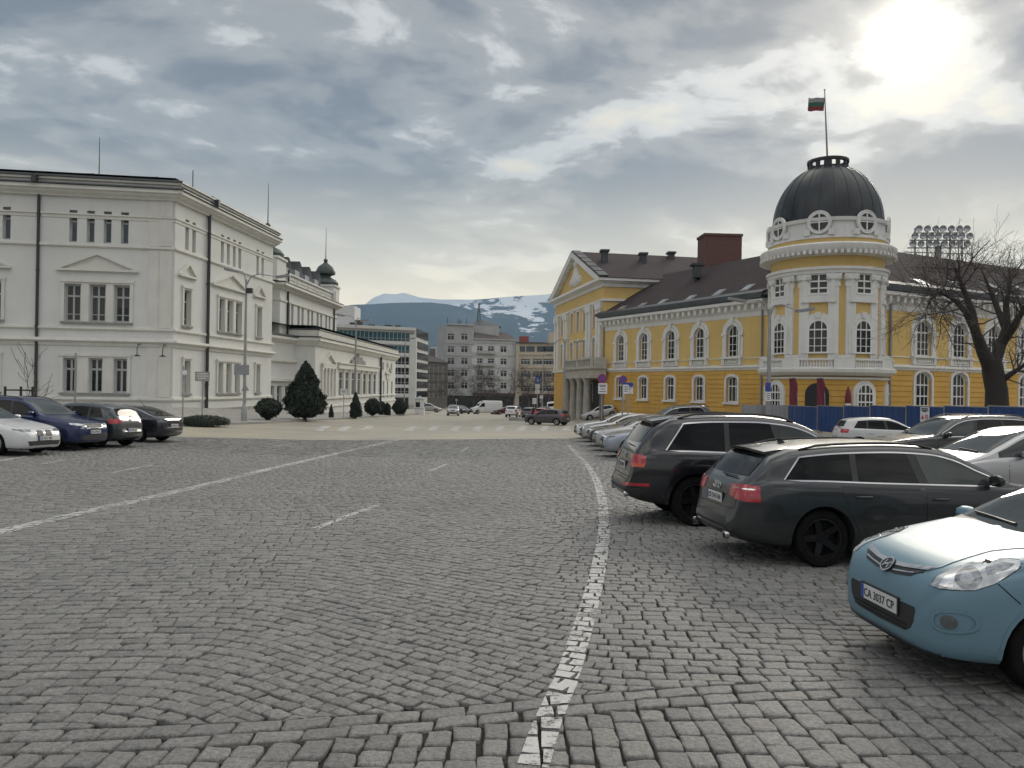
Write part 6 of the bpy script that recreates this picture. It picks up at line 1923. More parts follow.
def text_mesh(text, size, m, fit=None, align='CENTER', ext=.0006):
 cu = bpy.data.curves.new('txt', 'FONT'); cu.body = text; cu.size = size; cu.align_x = align; cu.extrude = ext; cu.resolution_u = 3; cu.offset = size * .012
 ob = bpy.data.objects.new('txt', cu); COL.objects.link(ob); dg = bpy.context.evaluated_depsgraph_get()
 me = bpy.data.meshes.new_from_object(ob.evaluated_get(dg)); bpy.data.objects.remove(ob); bpy.data.curves.remove(cu)
 if fit:
  xs = [v.co.x for v in me.vertices]; w = max(xs) - min(xs); me.transform(Matrix.Scale(fit / w, 4, (1, 0, 0)))
 me.materials.clear(); me.materials.append(m); me.name = 'lettering'; return me
def oval(cx, cz, a, b, n=20, p=2.0, rot=0.0):
 out = []
 for k in range(n):
  t = 2 * math.pi * k / n; c, sn = math.cos(t), math.sin(t)
  x = a * math.copysign(abs(c) ** (2 / p), c); z = b * math.copysign(abs(sn) ** (2 / p), sn)
  out.append((cx + x * math.cos(rot) - z * math.sin(rot), cz + x * math.sin(rot) + z * math.cos(rot)))
 return out
def rings_emblem(s, az, zc, r, n=4, off=.012):
 """interlocked rings"""
 mb = MB(); c, nn = s.cast(az, (0, zc)); a = R(az); d = Vector((math.cos(a), math.sin(a), 0)); q = Vector((-math.sin(a), math.cos(a), 0))
 for k in range(n):
  o = (k - (n - 1) / 2) * r * 1.5
  pts = [c + d * (off + .002 * (k % 2)) + q * (o + r * math.cos(t)) + Vector((0, 0, r * math.sin(t))) for t in [2 * math.pi * j / 16 for j in range(17)]]
  mb.tube(pts, r * .13, 5, cap=False)
 return mb.build('emblem', M_CHROME, s.root)
def roof_rails(s, d0, d1, m=None, inset=.10, h=.045):
 for sg in (1, -1):
  mb = MB(); pts = []
  for k in range(9):
   d = d0 + (d1 - d0) * k / 8
   y = s.section(d)[12][0] - .02; hh = s.cast('T', (d, sg * y))[0]
   pts.append(hh + Vector((0, 0, (h if 0 < k < 8 else .005))))
  mb.tube(pts, .016, 6); mb.build('roof_rail', m or M_PLASTIC, s.root)
def wiper(s, az, a, b, off=.02):
 mb = MB(); pts = []
 for k in range(5):
  t = k / 4; h, n = s.cast(az, (a[0] + (b[0] - a[0]) * t, a[1] + (b[1] - a[1]) * t));
  if h is not None: pts.append(h + n * off)
 if len(pts) > 1: mb.tube(pts, [.014] + [.009] * (len(pts) - 1), 6); mb.build('wiper', M_PLASTIC, s.root)
def screen(s, front=True, d_low=None, d_up=None, wl=.86, wu=.80, m=None, marg=.05):
 """windscreen or rear window seen along the axis, as (y,z) outline"""
 zl, zu = s.top(d_low) + .0, s.top(d_up) - .012
 yl, yu = s.section(d_low)[12][0] * wl, s.section(d_up)[12][0] * wu
 az = 0 if front else 180
 P = [(-yl, zl)] + [(-yl + 2 * yl * k / 6, zl - .0 - .012 * (1 - (2 * k / 6 - 1) ** 2)) for k in range(1, 6)] + [(yl, zl), (yu, zu - .015), (yu * .9, zu), (-yu * .9, zu), (-yu, zu - .015)]
 return P, az

# ------------------------------------------------------------------ the car models
CARS = {}
M_BOWL = mat('lamp_reflector', (0.22, 0.23, 0.24), 0.15, metal=.5, var=.5, scale=22, coat=1.0)
def finish(s):
 CARS[s.name] = s; return s
HWF = [(0, .60), (.015, .67), (.04, .73), (.09, .80), (.16, .86), (.28, .92), (.45, .965), (.8, .99), (1.2, 1.0)]
def plan(L, tail):
 """plan of half-widths: shared rounded nose, given tail (distance from the tail, factor)"""
 return HWF + [(L * .55, 1.0)] + [(L - a, b) for a, b in tail]
TAIL_E = [(1.0, .99), (.6, .96), (.4, .925), (.25, .87), (.15, .81), (.08, .74), (.03, .66), (0, .58)]

def screens(s, cowl, rf, rr, rb, wl=.95, wu=.93, rwl=.9, rwu=.88, mf=None):
 """windscreen between cowl and roof front rf; rear window between rr (roof end) and rb (base)"""
 m = mf or M_CGLASS2
 P, az = screen(s, True, cowl, rf, wl, wu); s.patch('windscreen', az, P, .006, m, step=.08)
 P, az = screen(s, False, rb, rr, rwl, rwu); s.patch('rear_window', az, P, .006, M_CGLASS, step=.08)

def wagon():                                             # dark grey estate
 pm = paint('anthracite_dusty_paint', (0.016, 0.020, 0.022), .2, .32, .04, .75)
 L, W = 4.93, 1.87
 s = Car('estate_car', L, W,
   [(0, .52), (.02, .60), (.06, .70), (.12, .76), (.3, .82), (.7, .90), (1.15, .965), (1.32, .99), (1.7, 1.19), (2.1, 1.375), (2.4, 1.435), (2.9, 1.455), (3.5, 1.44), (4.0, 1.40), (4.30, 1.355), (4.38, 1.33), (4.58, 1.14), (4.74, .985), (4.80, .945), (4.83, .86), (4.855, .74), (4.875, .655), (4.90, .63), (4.93, .55)],
   [(0, .50), (.1, .66), (.3, .76), (.8, .86), (1.3, .925), (2.2, .945), (3.2, .965), (4.0, .985), (4.4, .985), (4.7, .93), (4.80, .86), (4.86, .62), (4.93, .5)],
   plan(L, TAIL_E), [(0, .30), (.05, .24), (.2, .20), (.7, .18), (4.0, .19), (4.6, .24), (4.85, .30), (4.93, .38)], (.93, 3.84), .338, pm, tum=.40)
 screens(s, 1.36, 2.16, 4.40, 4.68, .97, .95, .90, .86)
 s.glasshouse(1.55, 4.30, 4.08, [(2.55, .10, .25), (3.42, .07, -.06)], trim=M_CHROME, trim_w=.017, tint=[M_CGLASS2, M_CGLASS, M_CGLASS], upper=.005)
 s.door(1.38, 2.52, rake=.02); s.door(2.535, 3.50, rake=.12, ends=.16)
 s.wheels(M_DKALLOY, 5, .235); s.mirrors(1.72, .98)
 s.arch_lips(pm, .03, .005)
 # tail lamps wrap the corner
 s.patch('tail_light', 135, [(3.10, .925), (3.10, .80), (2.95, .765), (2.80, .745), (2.66, .75), (2.68, .93), (2.85, .945)], .008, M_TAIL, step=.03, mirror=True)
 for sg in (1, -1):
  s.patch('lamp_bar', 180, [(sg * .50, .885), (sg * .66, .890), (sg * .66, .905), (sg * .50, .90)], .010, M_CHROME, step=.04)
  s.patch('lamp_bar', 180, [(sg * .70, .885), (sg * .80, .885), (sg * .80, .90), (sg * .70, .90)], .010, M_CHROME, step=.04)
  s.strip('tailgate_gap', 180, [(sg * .64, 1.0), (sg * .655, .80), (sg * .64, .66)], .008, .0095 if False else .003, M_SEAM)
  mb = MB(); mb.tube([(s.X(4.90), sg * .56, .335), (s.X(4.955), sg * .56, .330)], [.05, .052], 14, cap=True); mb.tube([(s.X(4.95), sg * .56, .330), (s.X(4.957), sg * .56, .330)], .040, 12, mi=1); mb.build('exhaust', [M_CHROME, M_WELL], s.root)
 s.strip('bumper_gap', 180, [(-.82, .66), (-.5, .648), (0, .645), (.5, .648), (.82, .66)], .008, .003, M_SEAM)
 s.patch('rear_valance', 180, [(-.72, .30), (.72, .30), (.66, .42), (-.66, .42)], .006, M_PLASTIC, step=.06)
 # roof spoiler
 mb = MB(); n = 10
 vs = []
 for k in range(n + 1):
  y = -.56 + 1.12 * k / n; b = .03 * (abs(y) / .56) ** 2
  vs += [(s.X(4.10), y * .98, 1.402 - b), (s.X(4.50) + .05 * (abs(y) / .56) ** 3, y, 1.352 - b), (s.X(4.49) + .05 * (abs(y) / .56) ** 3, y, 1.318 - b), (s.X(4.30), y, 1.335 - b)]
 fs = []
 for k in range(n): fs += [(4 * k + j, 4 * k + 4 + j, 4 * k + 4 + (j + 1) % 4, 4 * k + (j + 1) % 4) for j in range(4)]
 fs += [(0, 1, 2, 3), (4 * n + 3, 4 * n + 2, 4 * n + 1, 4 * n)]
 mb.add(vs, fs, 0, False); mb.build('spoiler', [s.paint], s.root)
 wiper(s, 180, (-.02, 1.005), (.42, 1.0)); s.plate(180, 'CB 2143 HA', .735, -.0, .52, .112); rings_emblem(s, 180, .875, .042)
 roof_rails(s, 1.95 + .35, 4.05, M_PLASTIC, h=.03)
 mb = MB(); h = s.cast('T', (3.95, 0))[0]; mb.prism([(h.x + .05, h.z - .01), (h.x - .06, h.z - .01), (h.x - .075, h.z + .06), (h.x - .05, h.z + .06)], -.02, .02); mb.build('roof_aerial', s.paint, s.root)
 fh = s.cast(-90, s.to2d(-90, [(4.02, .79)])[0])[0]
 s.patch('fuel_flap', -90, [(4.0, .72), (4.16, .72), (4.16, .86), (4.0, .86)], .003, s.paint, step=.05)
 for sg in (1,):
  s.patch('headlight', 0, [(.36, .66), (.86, .70), (.86, .60), (.5, .58)], .008, M_LAMP, step=.05, mirror=True)
 s.patch('grille', 0, [(-.36, .62), (.36, .62), (.28, .3), (-.28, .3)], .008, M_PLASTIC, step=.06)
 return finish(s)

def big_suv():                                           # black large SUV
 pm = paint('black_car_paint', (0.004, 0.005, 0.008), .1, .22, .02, .8)
 L, W = 5.06, 1.98
 s = Car('large_suv', L, W,
   [(0, .62), (.02, .72), (.06, .84), (.12, .92), (.3, .98), (.75, 1.06), (1.2, 1.11), (1.35, 1.13), (1.75, 1.38), (2.15, 1.60), (2.45, 1.68), (3.0, 1.725), (3.6, 1.72), (4.2, 1.68), (4.45, 1.64), (4.52, 1.60), (4.70, 1.40), (4.85, 1.19), (4.90, 1.10), (4.94, .95), (4.97, .82), (4.99, .74), (5.02, .70), (5.06, .60)],
   [(0, .60), (.1, .80), (.3, .92), (.8, 1.01), (1.35, 1.07), (2.2, 1.09), (3.2, 1.11), (4.2, 1.13), (4.6, 1.12), (4.8, 1.07), (4.92, .95), (4.98, .72), (5.06, .56)],
   plan(L, TAIL_E), [(0, .36), (.05, .31), (.2, .27), (.7, .25), (4.1, .26), (4.7, .33), (4.95, .40), (5.06, .48)], (.95, 3.95), .385, pm, tum=.36)
 screens(s, 1.40, 2.22, 4.54, 4.80, .97, .95, .90, .86)
 s.glasshouse(1.62, 4.42, 4.12, [(2.55, .10, .25), (3.45, .07, -.05)], trim=M_CHROME, trim_w=.020, upper=.01, tint=[M_CGLASS2, M_CGLASS, M_CGLASS])
 s.door(1.42, 2.53, rake=.02); s.door(2.545, 3.56, rake=.14, ends=.18)
 s.wheels(M_DKALLOY, 5, .27); s.mirrors(1.75, 1.12); s.arch_lips(pm, .075, .014)
 s.patch('tail_light', 135, [(3.15, 1.075), (3.11, .98), (3.04, .945), (2.74, .945), (2.74, 1.06), (2.9, 1.085)], .009, M_TAIL, step=.03, mirror=True)
 s.patch('indicator', 135, [(3.04, .945), (2.98, .89), (2.76, .89), (2.745, .945)], .011, M_ORANGE, step=.03, mirror=True)
 for sg in (1, -1):
  s.patch('reflector', 180, [(sg * .50, .585), (sg * .90, .60), (sg * .90, .645), (sg * .50, .63)], .010, M_TAIL, step=.04)
  mb = MB(); mb.tube([(s.X(4.98), sg * .60, .46), (s.X(5.05), sg * .60, .455)], .05, 12); mb.build('exhaust', [M_CHROME], s.root)
 s.strip('bumper_gap', 180, [(-.88, .735), (-.5, .73), (0, .73), (.5, .73), (.88, .735)], .010, .003, M_SEAM)
 s.patch('rear_valance', 180, [(-.80, .42), (.80, .42), (.84, .56), (-.84, .56)], .006, M_PLASTIC, step=.06)
 mb = MB(); n = 10; vs = []
 for k in range(n + 1):
  y = -.62 + 1.24 * k / n; b = .035 * (abs(y) / .62) ** 2
  vs += [(s.X(4.25), y * .98, 1.69 - b), (s.X(4.66) + .05 * (abs(y) / .62) ** 3, y, 1.632 - b), (s.X(4.65) + .05 * (abs(y) / .62) ** 3, y, 1.59 - b), (s.X(4.42), y, 1.615 - b)]
 fs = []
 for k in range(n): fs += [(4 * k + j, 4 * k + 4 + j, 4 * k + 4 + (j + 1) % 4, 4 * k + (j + 1) % 4) for j in range(4)]
 fs += [(0, 1, 2, 3), (4 * n + 3, 4 * n + 2, 4 * n + 1, 4 * n)]
 mb.add(vs, fs, 0, False); mb.build('spoiler', [s.paint], s.root)
 wiper(s, 180, (0, 1.2), (.4, 1.19)); s.plate(180, 'CB 7080 KT', .88, 0, .52, .112); rings_emblem(s, 180, 1.04, .045); roof_rails(s, 2.3, 4.2, M_PLASTIC, h=.045)
 s.patch('headlight', 0, [(.36, .86), (.9, .92), (.9, .78), (.45, .76)], .008, M_LAMP, step=.05, mirror=True)
 s.patch('grille', 0, [(-.38, .84), (.38, .84), (.30, .42), (-.30, .42)], .008, M_PLASTIC, step=.06)
 return finish(s)

def small_hatch():                                       # the light blue hatchback in front
 pm = paint('light_blue_paint', (0.130, 0.225, 0.280), .0, .36, .06, .05, .28)
 L, W = 3.94, 1.71
 s = Car('small_hatchback', L, W,
   [(0, .53), (.012, .60), (.03, .67), (.06, .725), (.10, .765), (.16, .80), (.3, .853), (.55, .92), (.8, .972), (.98, 1.01), (1.05, 1.02), (1.45, 1.25), (1.85, 1.42), (2.1, 1.47), (2.5, 1.49), (3.0, 1.47), (3.4, 1.42), (3.58, 1.37), (3.66, 1.30), (3.78, 1.05), (3.82, .95), (3.86, .75), (3.90, .60), (3.94, .52)],
   [(0, .48), (.03, .56), (.08, .65), (.16, .71), (.3, .765), (.6, .845), (1.0, .90), (1.8, .93), (2.8, .97), (3.5, 1.0), (3.75, .93), (3.85, .70), (3.94, .48)],
   [(0, .56), (.012, .63), (.03, .69), (.07, .76), (.13, .82), (.22, .88), (.34, .93), (.5, .965), (.8, .99), (1.1, 1.0), (2.2, 1.0), (2.9, .985), (3.4, .95), (3.7, .90), (3.84, .85), (3.9, .78), (3.94, .68)],
   [(0, .28), (.02, .235), (.06, .20), (.15, .18), (.5, .17), (3.3, .18), (3.7, .25), (3.94, .36)], (.78, 3.30), .30, pm, tum=.40)
 screens(s, 1.08, 1.88, 3.62, 3.76, .97, .95, .88, .85)
 s.glasshouse(1.42, 3.50, 3.35, [(2.15, .09, .2), (2.95, .06, -.1)], tint=[M_CGLASS2, M_CGLASS2, M_CGLASS])
 s.door(1.12, 2.16, rake=.02); s.door(2.175, 2.98, rake=.1, ends=.14)
 s.wheels(M_ALLOY, 7, .19); s.mirrors(1.35, .95); s.arch_lips(pm, .028, .004)
 # bonnet: its own panel with a shut line, two raised creases
 cut = [(.105, -.40), (.095, 0), (.105, .40), (.20, .46), (.43, .445), (.60, .43), (.76, .49), (.86, .63), (1.02, .71), (1.05, .4), (1.06, 0), (1.05, -.4), (1.02, -.71), (.86, -.63), (.76, -.49), (.60, -.43), (.43, -.445), (.20, -.46)]
 s.patch('bonnet_gap', 'T', [(.56 + (a - .56) * 1.014, b * 1.012) for a, b in cut], .0012, M_SEAM, step=.09, thick=0)
 s.patch('bonnet', 'T', cut, .0045, pm, step=.05, thick=.005)
 s.patch('scuttle', 'T', [(1.04, -.70), (1.04, .70), (1.14, .72), (1.14, -.72)], .004, M_PLASTIC, step=.06)
 for a, b in (((.10, .0), (.0, .0)),): pass
 for y0, y1 in ((.62, .05), (.02, -.55)):
  mb = MB(); pts = []
  for k in range(7):
   t = k / 6; h, n = s.cast('T', (1.09 + .06 * t, y0 + (y1 - y0) * t)); pts.append(h + n * .022)
  mb.tube(pts, [.016] + [.010] * 6, 6); mb.build('wiper', M_PLASTIC, s.root)
 # headlights sweep back over the wings
 hl = [(.455, .705), (.48, .76), (.55, .815), (.63, .858), (.732, .89), (.851, .912), (.915, .915), (.945, .90), (.937, .87), (.889, .82), (.824, .765), (.728, .718), (.606, .703), (.52, .698)]
 seat = lambda az, P, k: [(sum(q[0] for q in P) / len(P) + (p[0] - sum(q[0] for q in P) / len(P)) * k, sum(q[1] for q in P) / len(P) + (p[1] - sum(q[1] for q in P) / len(P)) * k) for p in P]
 s.patch('headlight_gap', 42, seat(42, hl, 1.05), .0012, M_SEAM, step=.04, mirror=True, thick=0)
 lamps = s.patch('headlight', 42, hl, .006, M_LAMP, step=.025, mirror=True)
 s.patch('reflector_bowl', 42, oval(.68, .785, .078, .066), .009, M_BOWL, step=.02, mirror=True, thick=.004, parent=lamps)
 s.patch('projector', 42, oval(.675, .782, .040, .038), .011, M_LAMP, step=.02, mirror=True, thick=.004, parent=lamps)
 s.patch('indicator', 42, [(.78, .82), (.88, .862), (.915, .895), (.84, .893), (.76, .86)], .009, M_BOWL, step=.03, mirror=True, thick=.004, parent=lamps)
 s.patch('inner_reflector', 42, [(.51, .715), (.60, .715), (.60, .80), (.54, .775)], .009, M_CHROME, step=.03, mirror=True, thick=.004, parent=lamps)
 # upper grille with chrome brow, oval emblem
 gr = [(-.42, .795), (-.2, .768), (0, .757), (.2, .768), (.42, .795), (.40, .765), (.31, .715), (.13, .690), (-.13, .690), (-.31, .715), (-.40, .765)]
 g = s.patch('grille', 0, gr, .006, M_PLASTIC, step=.03)
 tp = [(-.44, .802), (-.2, .775), (0, .763), (.2, .775), (.44, .802)]
 s.patch_multi('grille_brow', 0, [[p, q, (q[0] * .97, q[1] - .026), (p[0] * .97, p[1] - .026)] for p, q in zip(tp, tp[1:])], .013, M_CHROME, False, g)
 for sg in (1, -1): s.patch_multi('grille_bar', 0, [[(sg * .09, .716), (sg * .34, .745), (sg * .33, .735), (sg * .09, .707)]], .011, M_CHROME, False, g)
 em = s.patch('emblem', 0, oval(0, .728, .072, .047, 24), .018, M_PLASTIC, step=.02, thick=.02)
 P = oval(0, .728, .074, .047, 24); Q = oval(0, .728, .063, .038, 24)
 s.patch_multi('emblem_ring', 0, [[P[i], P[(i + 1) % 24], Q[(i + 1) % 24], Q[i]] for i in range(24)], .024, M_CHROME, False, em)
 k = -1       # the slanted letter: two leaning strokes joined by a sloping bar
 s.patch_multi('emblem_letter', 0, [[(-.046, 0.707), (-.030, 0.707), (-.014, 0.752), (-.030, 0.755)], [(.014, 0.704), (.030, 0.701), (.046, 0.749), (.030, 0.749)], [(-.030, 0.718), (.026, 0.728), (.032, 0.741), (-.022, 0.732)]], .024, M_CHROME, False, em)
 # lower intake, fog lamps, plate
 s.patch('lower_grille', 0, [(-.45, .525), (0, .52), (.45, .525), (.465, .50), (.45, .42), (.41, .36), (.34, .325), (0, .315), (-.34, .325), (-.41, .36), (-.45, .42), (-.465, .50)], .004, M_PLASTIC, step=.05)
 for z in (.375, .345): s.strip('grille_slat', 0, [(-.38, z), (0, z - .004), (.38, z)], .010, .010, M_WELL)
 s.plate(0, 'CA 3037 CP', .475, 0, .52, .112, .014)
 fo = oval(.675, .49, .135, .078, 22, 2.4, .12)
 f_ = s.patch('fog_recess', 30, fo, .003, pm, step=.03, mirror=True)
 P = fo; c = (.675, .49); Q = [(c[0] + (p[0] - c[0]) * .84, c[1] + (p[1] - c[1]) * .80) for p in fo]
 s.patch_multi('fog_rim', 30, [[P[i], P[(i + 1) % 22], Q[(i + 1) % 22], Q[i]] for i in range(22)], .013, pm, True, f_)
 s.patch('fog_light', 30, oval(.65, .485, .050, .046), .012, M_LAMPD, step=.02, mirror=True, parent=f_)
 s.patch('front_lip', 0, [(-.62, .24), (.62, .24), (.60, .205), (-.60, .205)], .012, M_PLASTIC, step=.06)
 s.strip('bumper_gap', 90, [(.40, .77), (.44, .73), (.48, .69), (.53, .645)], .007, .003, M_SEAM, True)
 s.patch('tail_light', 180, [(.55, 1.0), (.8, .98), (.82, .75), (.62, .74)], .008, M_TAIL, step=.05, mirror=True)
 mb = MB(); mb.tube([(s.X(3.2), 0, 1.46), (s.X(3.45), 0, 1.78)], [.01, .004], 6); mb.build('roof_aerial', M_PLASTIC, s.root)
 return finish(s)

def saloon(name='saloon_car', kidney=True):
 pm = paint('white_car_paint', (0.62, 0.63, 0.63), .05, .25, .10)
 L, W = 4.80, 1.83
 s = Car(name, L, W,
   [(0, .52), (.02, .60), (.06, .68), (.14, .75), (.4, .83), (.9, .92), (1.3, .98), (1.42, 1.0), (1.8, 1.19), (2.2, 1.37), (2.55, 1.45), (3.0, 1.47), (3.5, 1.43), (3.9, 1.33), (4.25, 1.16), (4.45, 1.075), (4.65, 1.05), (4.72, 1.02), (4.75, .88), (4.77, .70), (4.78, .60), (4.80, .52)],
   [(0, .48), (.1, .64), (.4, .77), (.9, .86), (1.4, .92), (2.2, .95), (3.2, .98), (4.2, 1.0), (4.6, .97), (4.72, .88), (4.8, .50)],
   plan(L, TAIL_E), [(0, .28), (.05, .22), (.2, .18), (4.1, .19), (4.6, .26), (4.80, .36)], (.88, 3.76), .33, pm, tum=.42)
 screens(s, 1.45, 2.26, 3.62, 4.36, .97, .95, .93, .90)
 s.glasshouse(1.66, 4.02, 3.85, [(2.62, .09, .2), (3.52, .06, -.1)])
 s.door(1.42, 2.60, rake=.02); s.door(2.615, 3.50, rake=.12, ends=.16); s.wheels(M_ALLOY, 5, .23, True); s.mirrors(1.8, .98); s.arch_lips(pm, .028, .004)
 s.patch('bonnet_gap', 'T', [(.17, -.6), (.15, 0), (.17, .6), (.4, .74), (1.38, .78), (1.40, -.78), (.4, -.74)], .0012, M_SEAM, step=.2, thick=0)
 s.patch('bonnet', 'T', [(.18, -.59), (.16, 0), (.18, .59), (.41, .73), (1.37, .77), (1.39, -.77), (.41, -.73)], .004, pm, step=.12, thick=.004)
 s.patch('headlight', 28, [(.02, .70), (.22, .695), (.46, .735), (.48, .775), (.22, .765), (.0, .735)], .006, M_LAMPD, step=.04, mirror=True)
 if kidney:
  for sg in (1, -1):
   P = oval(sg * .165, .645, .145, .088, 18, 3.2); g = s.patch('grille', 0, P, .010, M_CHROME, step=.04); s.patch('grille_mesh', 0, oval(sg * .165, .645, .130, .074, 18, 3.2), .014, M_PLASTIC, step=.04, thick=.004, parent=g)
 else:
  g = s.patch('grille', 0, [(-.40, .70), (.40, .70), (.34, .58), (-.34, .58)], .010, M_CHROME, step=.05); s.patch('grille_mesh', 0, [(-.375, .688), (.375, .688), (.32, .592), (-.32, .592)], .014, M_PLASTIC, step=.05, thick=.004, parent=g)
 s.patch('lower_grille', 0, [(-.62, .43), (.62, .43), (.56, .30), (-.56, .30)], .006, M_PLASTIC, step=.06)
 s.plate(0, 'CB 4521 PM', .50, 0)
 s.patch('tail_light', 180, [(.48, .96), (.90, .95), (.90, .80), (.55, .80)], .008, M_TAIL, step=.05, mirror=True)
 s.plate(180, 'CB 4521 PM', .70, 0)
 s.patch('rear_valance', 180, [(-.62, .32), (.62, .32), (.58, .44), (-.58, .44)], .006, M_PLASTIC, step=.06)
 return finish(s)

def compact_suv():
 pm = paint('deep_blue_paint', (0.006, 0.016, 0.075), .2, .22, .05, .5)
 L, W = 4.39, 1.84
 s = Car('compact_suv', L, W,
   [(0, .62), (.02, .70), (.06, .80), (.12, .86), (.35, .94), (.8, 1.02), (1.1, 1.07), (1.2, 1.09), (1.55, 1.31), (1.95, 1.53), (2.25, 1.60), (2.8, 1.62), (3.4, 1.59), (3.85, 1.54), (3.98, 1.48), (4.15, 1.22), (4.25, 1.08), (4.31, .95), (4.34, .75), (4.36, .66), (4.39, .58)],
   [(0, .58), (.1, .76), (.35, .88), (.8, .97), (1.2, 1.02), (2.2, 1.04), (3.2, 1.07), (3.9, 1.09), (4.15, 1.03), (4.3, .85), (4.39, .55)],
   plan(L, TAIL_E), [(0, .32), (.05, .27), (.2, .23), (3.6, .24), (4.2, .32), (4.39, .42)], (.86, 3.50), .345, pm, tum=.34)
 screens(s, 1.24, 2.0, 4.0, 4.17, .97, .95, .88, .84)
 s.glasshouse(1.45, 3.85, 3.66, [(2.3, .09, .2), (3.12, .07, -.06)])
 s.door(1.24, 2.28, rake=.02); s.door(2.295, 3.12, rake=.12, ends=.16); s.wheels(M_ALLOY, 5, .22); s.mirrors(1.55, 1.08); s.arch_lips(M_PLASTIC, .06, .008); roof_rails(s, 2.1, 3.8, M_PLASTIC)
 s.patch('bonnet_gap', 'T', [(.15, -.6), (.13, 0), (.15, .6), (.35, .76), (1.16, .79), (1.18, -.79), (.35, -.76)], .0012, M_SEAM, step=.2, thick=0)
 s.patch('bonnet', 'T', [(.16, -.59), (.14, 0), (.16, .59), (.36, .75), (1.15, .78), (1.17, -.78), (.36, -.75)], .004, pm, step=.12, thick=.004)
 s.patch('headlight', 28, [(.0, .80), (.22, .80), (.42, .83), (.44, .875), (.2, .865), (-.02, .84)], .006, M_LAMP, step=.04, mirror=True)
 s.patch('fog_light', 28, [(.02, .70), (.14, .70), (.15, .735), (.03, .735)], .006, M_LAMP, step=.04, mirror=True)
 g = s.patch('grille', 0, [(-.42, .855), (.42, .855), (.37, .715), (-.37, .715)], .010, M_CHROME, step=.05); s.patch('grille_mesh', 0, [(-.395, .842), (.395, .842), (.35, .728), (-.35, .728)], .014, M_PLASTIC, step=.05, thick=.004, parent=g)
 s.patch('lower_grille', 0, [(-.66, .50), (.66, .50), (.6, .36), (-.6, .36)], .006, M_PLASTIC, step=.06); s.plate(0, 'CB 6194 BT', .60, 0)
 s.patch('tail_light', 180, [(.5, 1.0), (.9, 1.0), (.9, .86), (.6, .86)], .008, M_TAIL, step=.05, mirror=True); s.plate(180, 'CB 6194 BT', .80, 0)
 return finish(s)

def hatch(name='hatchback'):
 pm = paint('dark_slate_paint', (0.020, 0.030, 0.034), .4, .25, .12)
 L, W = 4.20, 1.78
 s = Car(name, L, W,
   [(0, .54), (.02, .62), (.06, .70), (.14, .77), (.4, .86), (.85, .95), (1.1, .99), (1.2, 1.02), (1.6, 1.24), (2.0, 1.42), (2.3, 1.475), (2.8, 1.485), (3.3, 1.455), (3.68, 1.40), (3.80, 1.35), (3.95, 1.13), (4.04, 1.0), (4.09, .90), (4.13, .72), (4.16, .62), (4.20, .54)],
   [(0, .5), (.1, .66), (.4, .79), (.85, .89), (1.2, .93), (2.2, .95), (3.2, .98), (3.8, 1.0), (4.0, .93), (4.12, .72), (4.2, .5)],
   plan(L, TAIL_E), [(0, .28), (.05, .22), (.2, .18), (3.5, .19), (4.0, .27), (4.20, .36)], (.86, 3.44), .32, pm, tum=.38)
 screens(s, 1.24, 2.05, 3.82, 3.98, .97, .95, .90, .86)
 s.glasshouse(1.5, 3.62, 3.42, [(2.3, .09, .2), (3.08, .07, -.06)])
 s.door(1.24, 2.28, rake=.02); s.door(2.295, 3.08, rake=.12, ends=.16); s.wheels(M_ALLOY, 5, .21); s.mirrors(1.55, .98); s.arch_lips(pm, .025, .004)
 s.patch('headlight', 28, [(-.02, .70), (.2, .69), (.42, .735), (.44, .79), (.2, .775), (-.02, .745)], .006, M_LAMP, step=.04, mirror=True)
 s.patch('grille', 0, [(-.42, .70), (.42, .70), (.38, .64), (-.38, .64)], .008, M_PLASTIC, step=.05); s.patch('lower_grille', 0, [(-.5, .46), (.5, .46), (.46, .30), (-.46, .30)], .006, M_PLASTIC, step=.06); s.plate(0, 'CB 9038 AK', .53, 0)
 s.patch('tail_light', 135, [(2.57, .985), (2.57, .87), (2.40, .815), (2.14, .82), (2.12, .98)], .008, M_TAIL, step=.04, mirror=True); s.plate(180, 'CB 9038 AK', .60, 0)
 c = s.cast(180, (0, .93))[0]; mb = MB(); mb.lathe([(.0, c.x - .012), (.05, c.x - .012), (.055, c.x)], 16, (0, 0, .93), 'x'); mb.build('emblem', M_CHROME, s.root)
 s.strip('bumper_gap', 180, [(-.78, .68), (0, .66), (.78, .68)], .008, .003, M_SEAM); wiper(s, 180, (0, 1.05), (.35, 1.04))
 return finish(s)

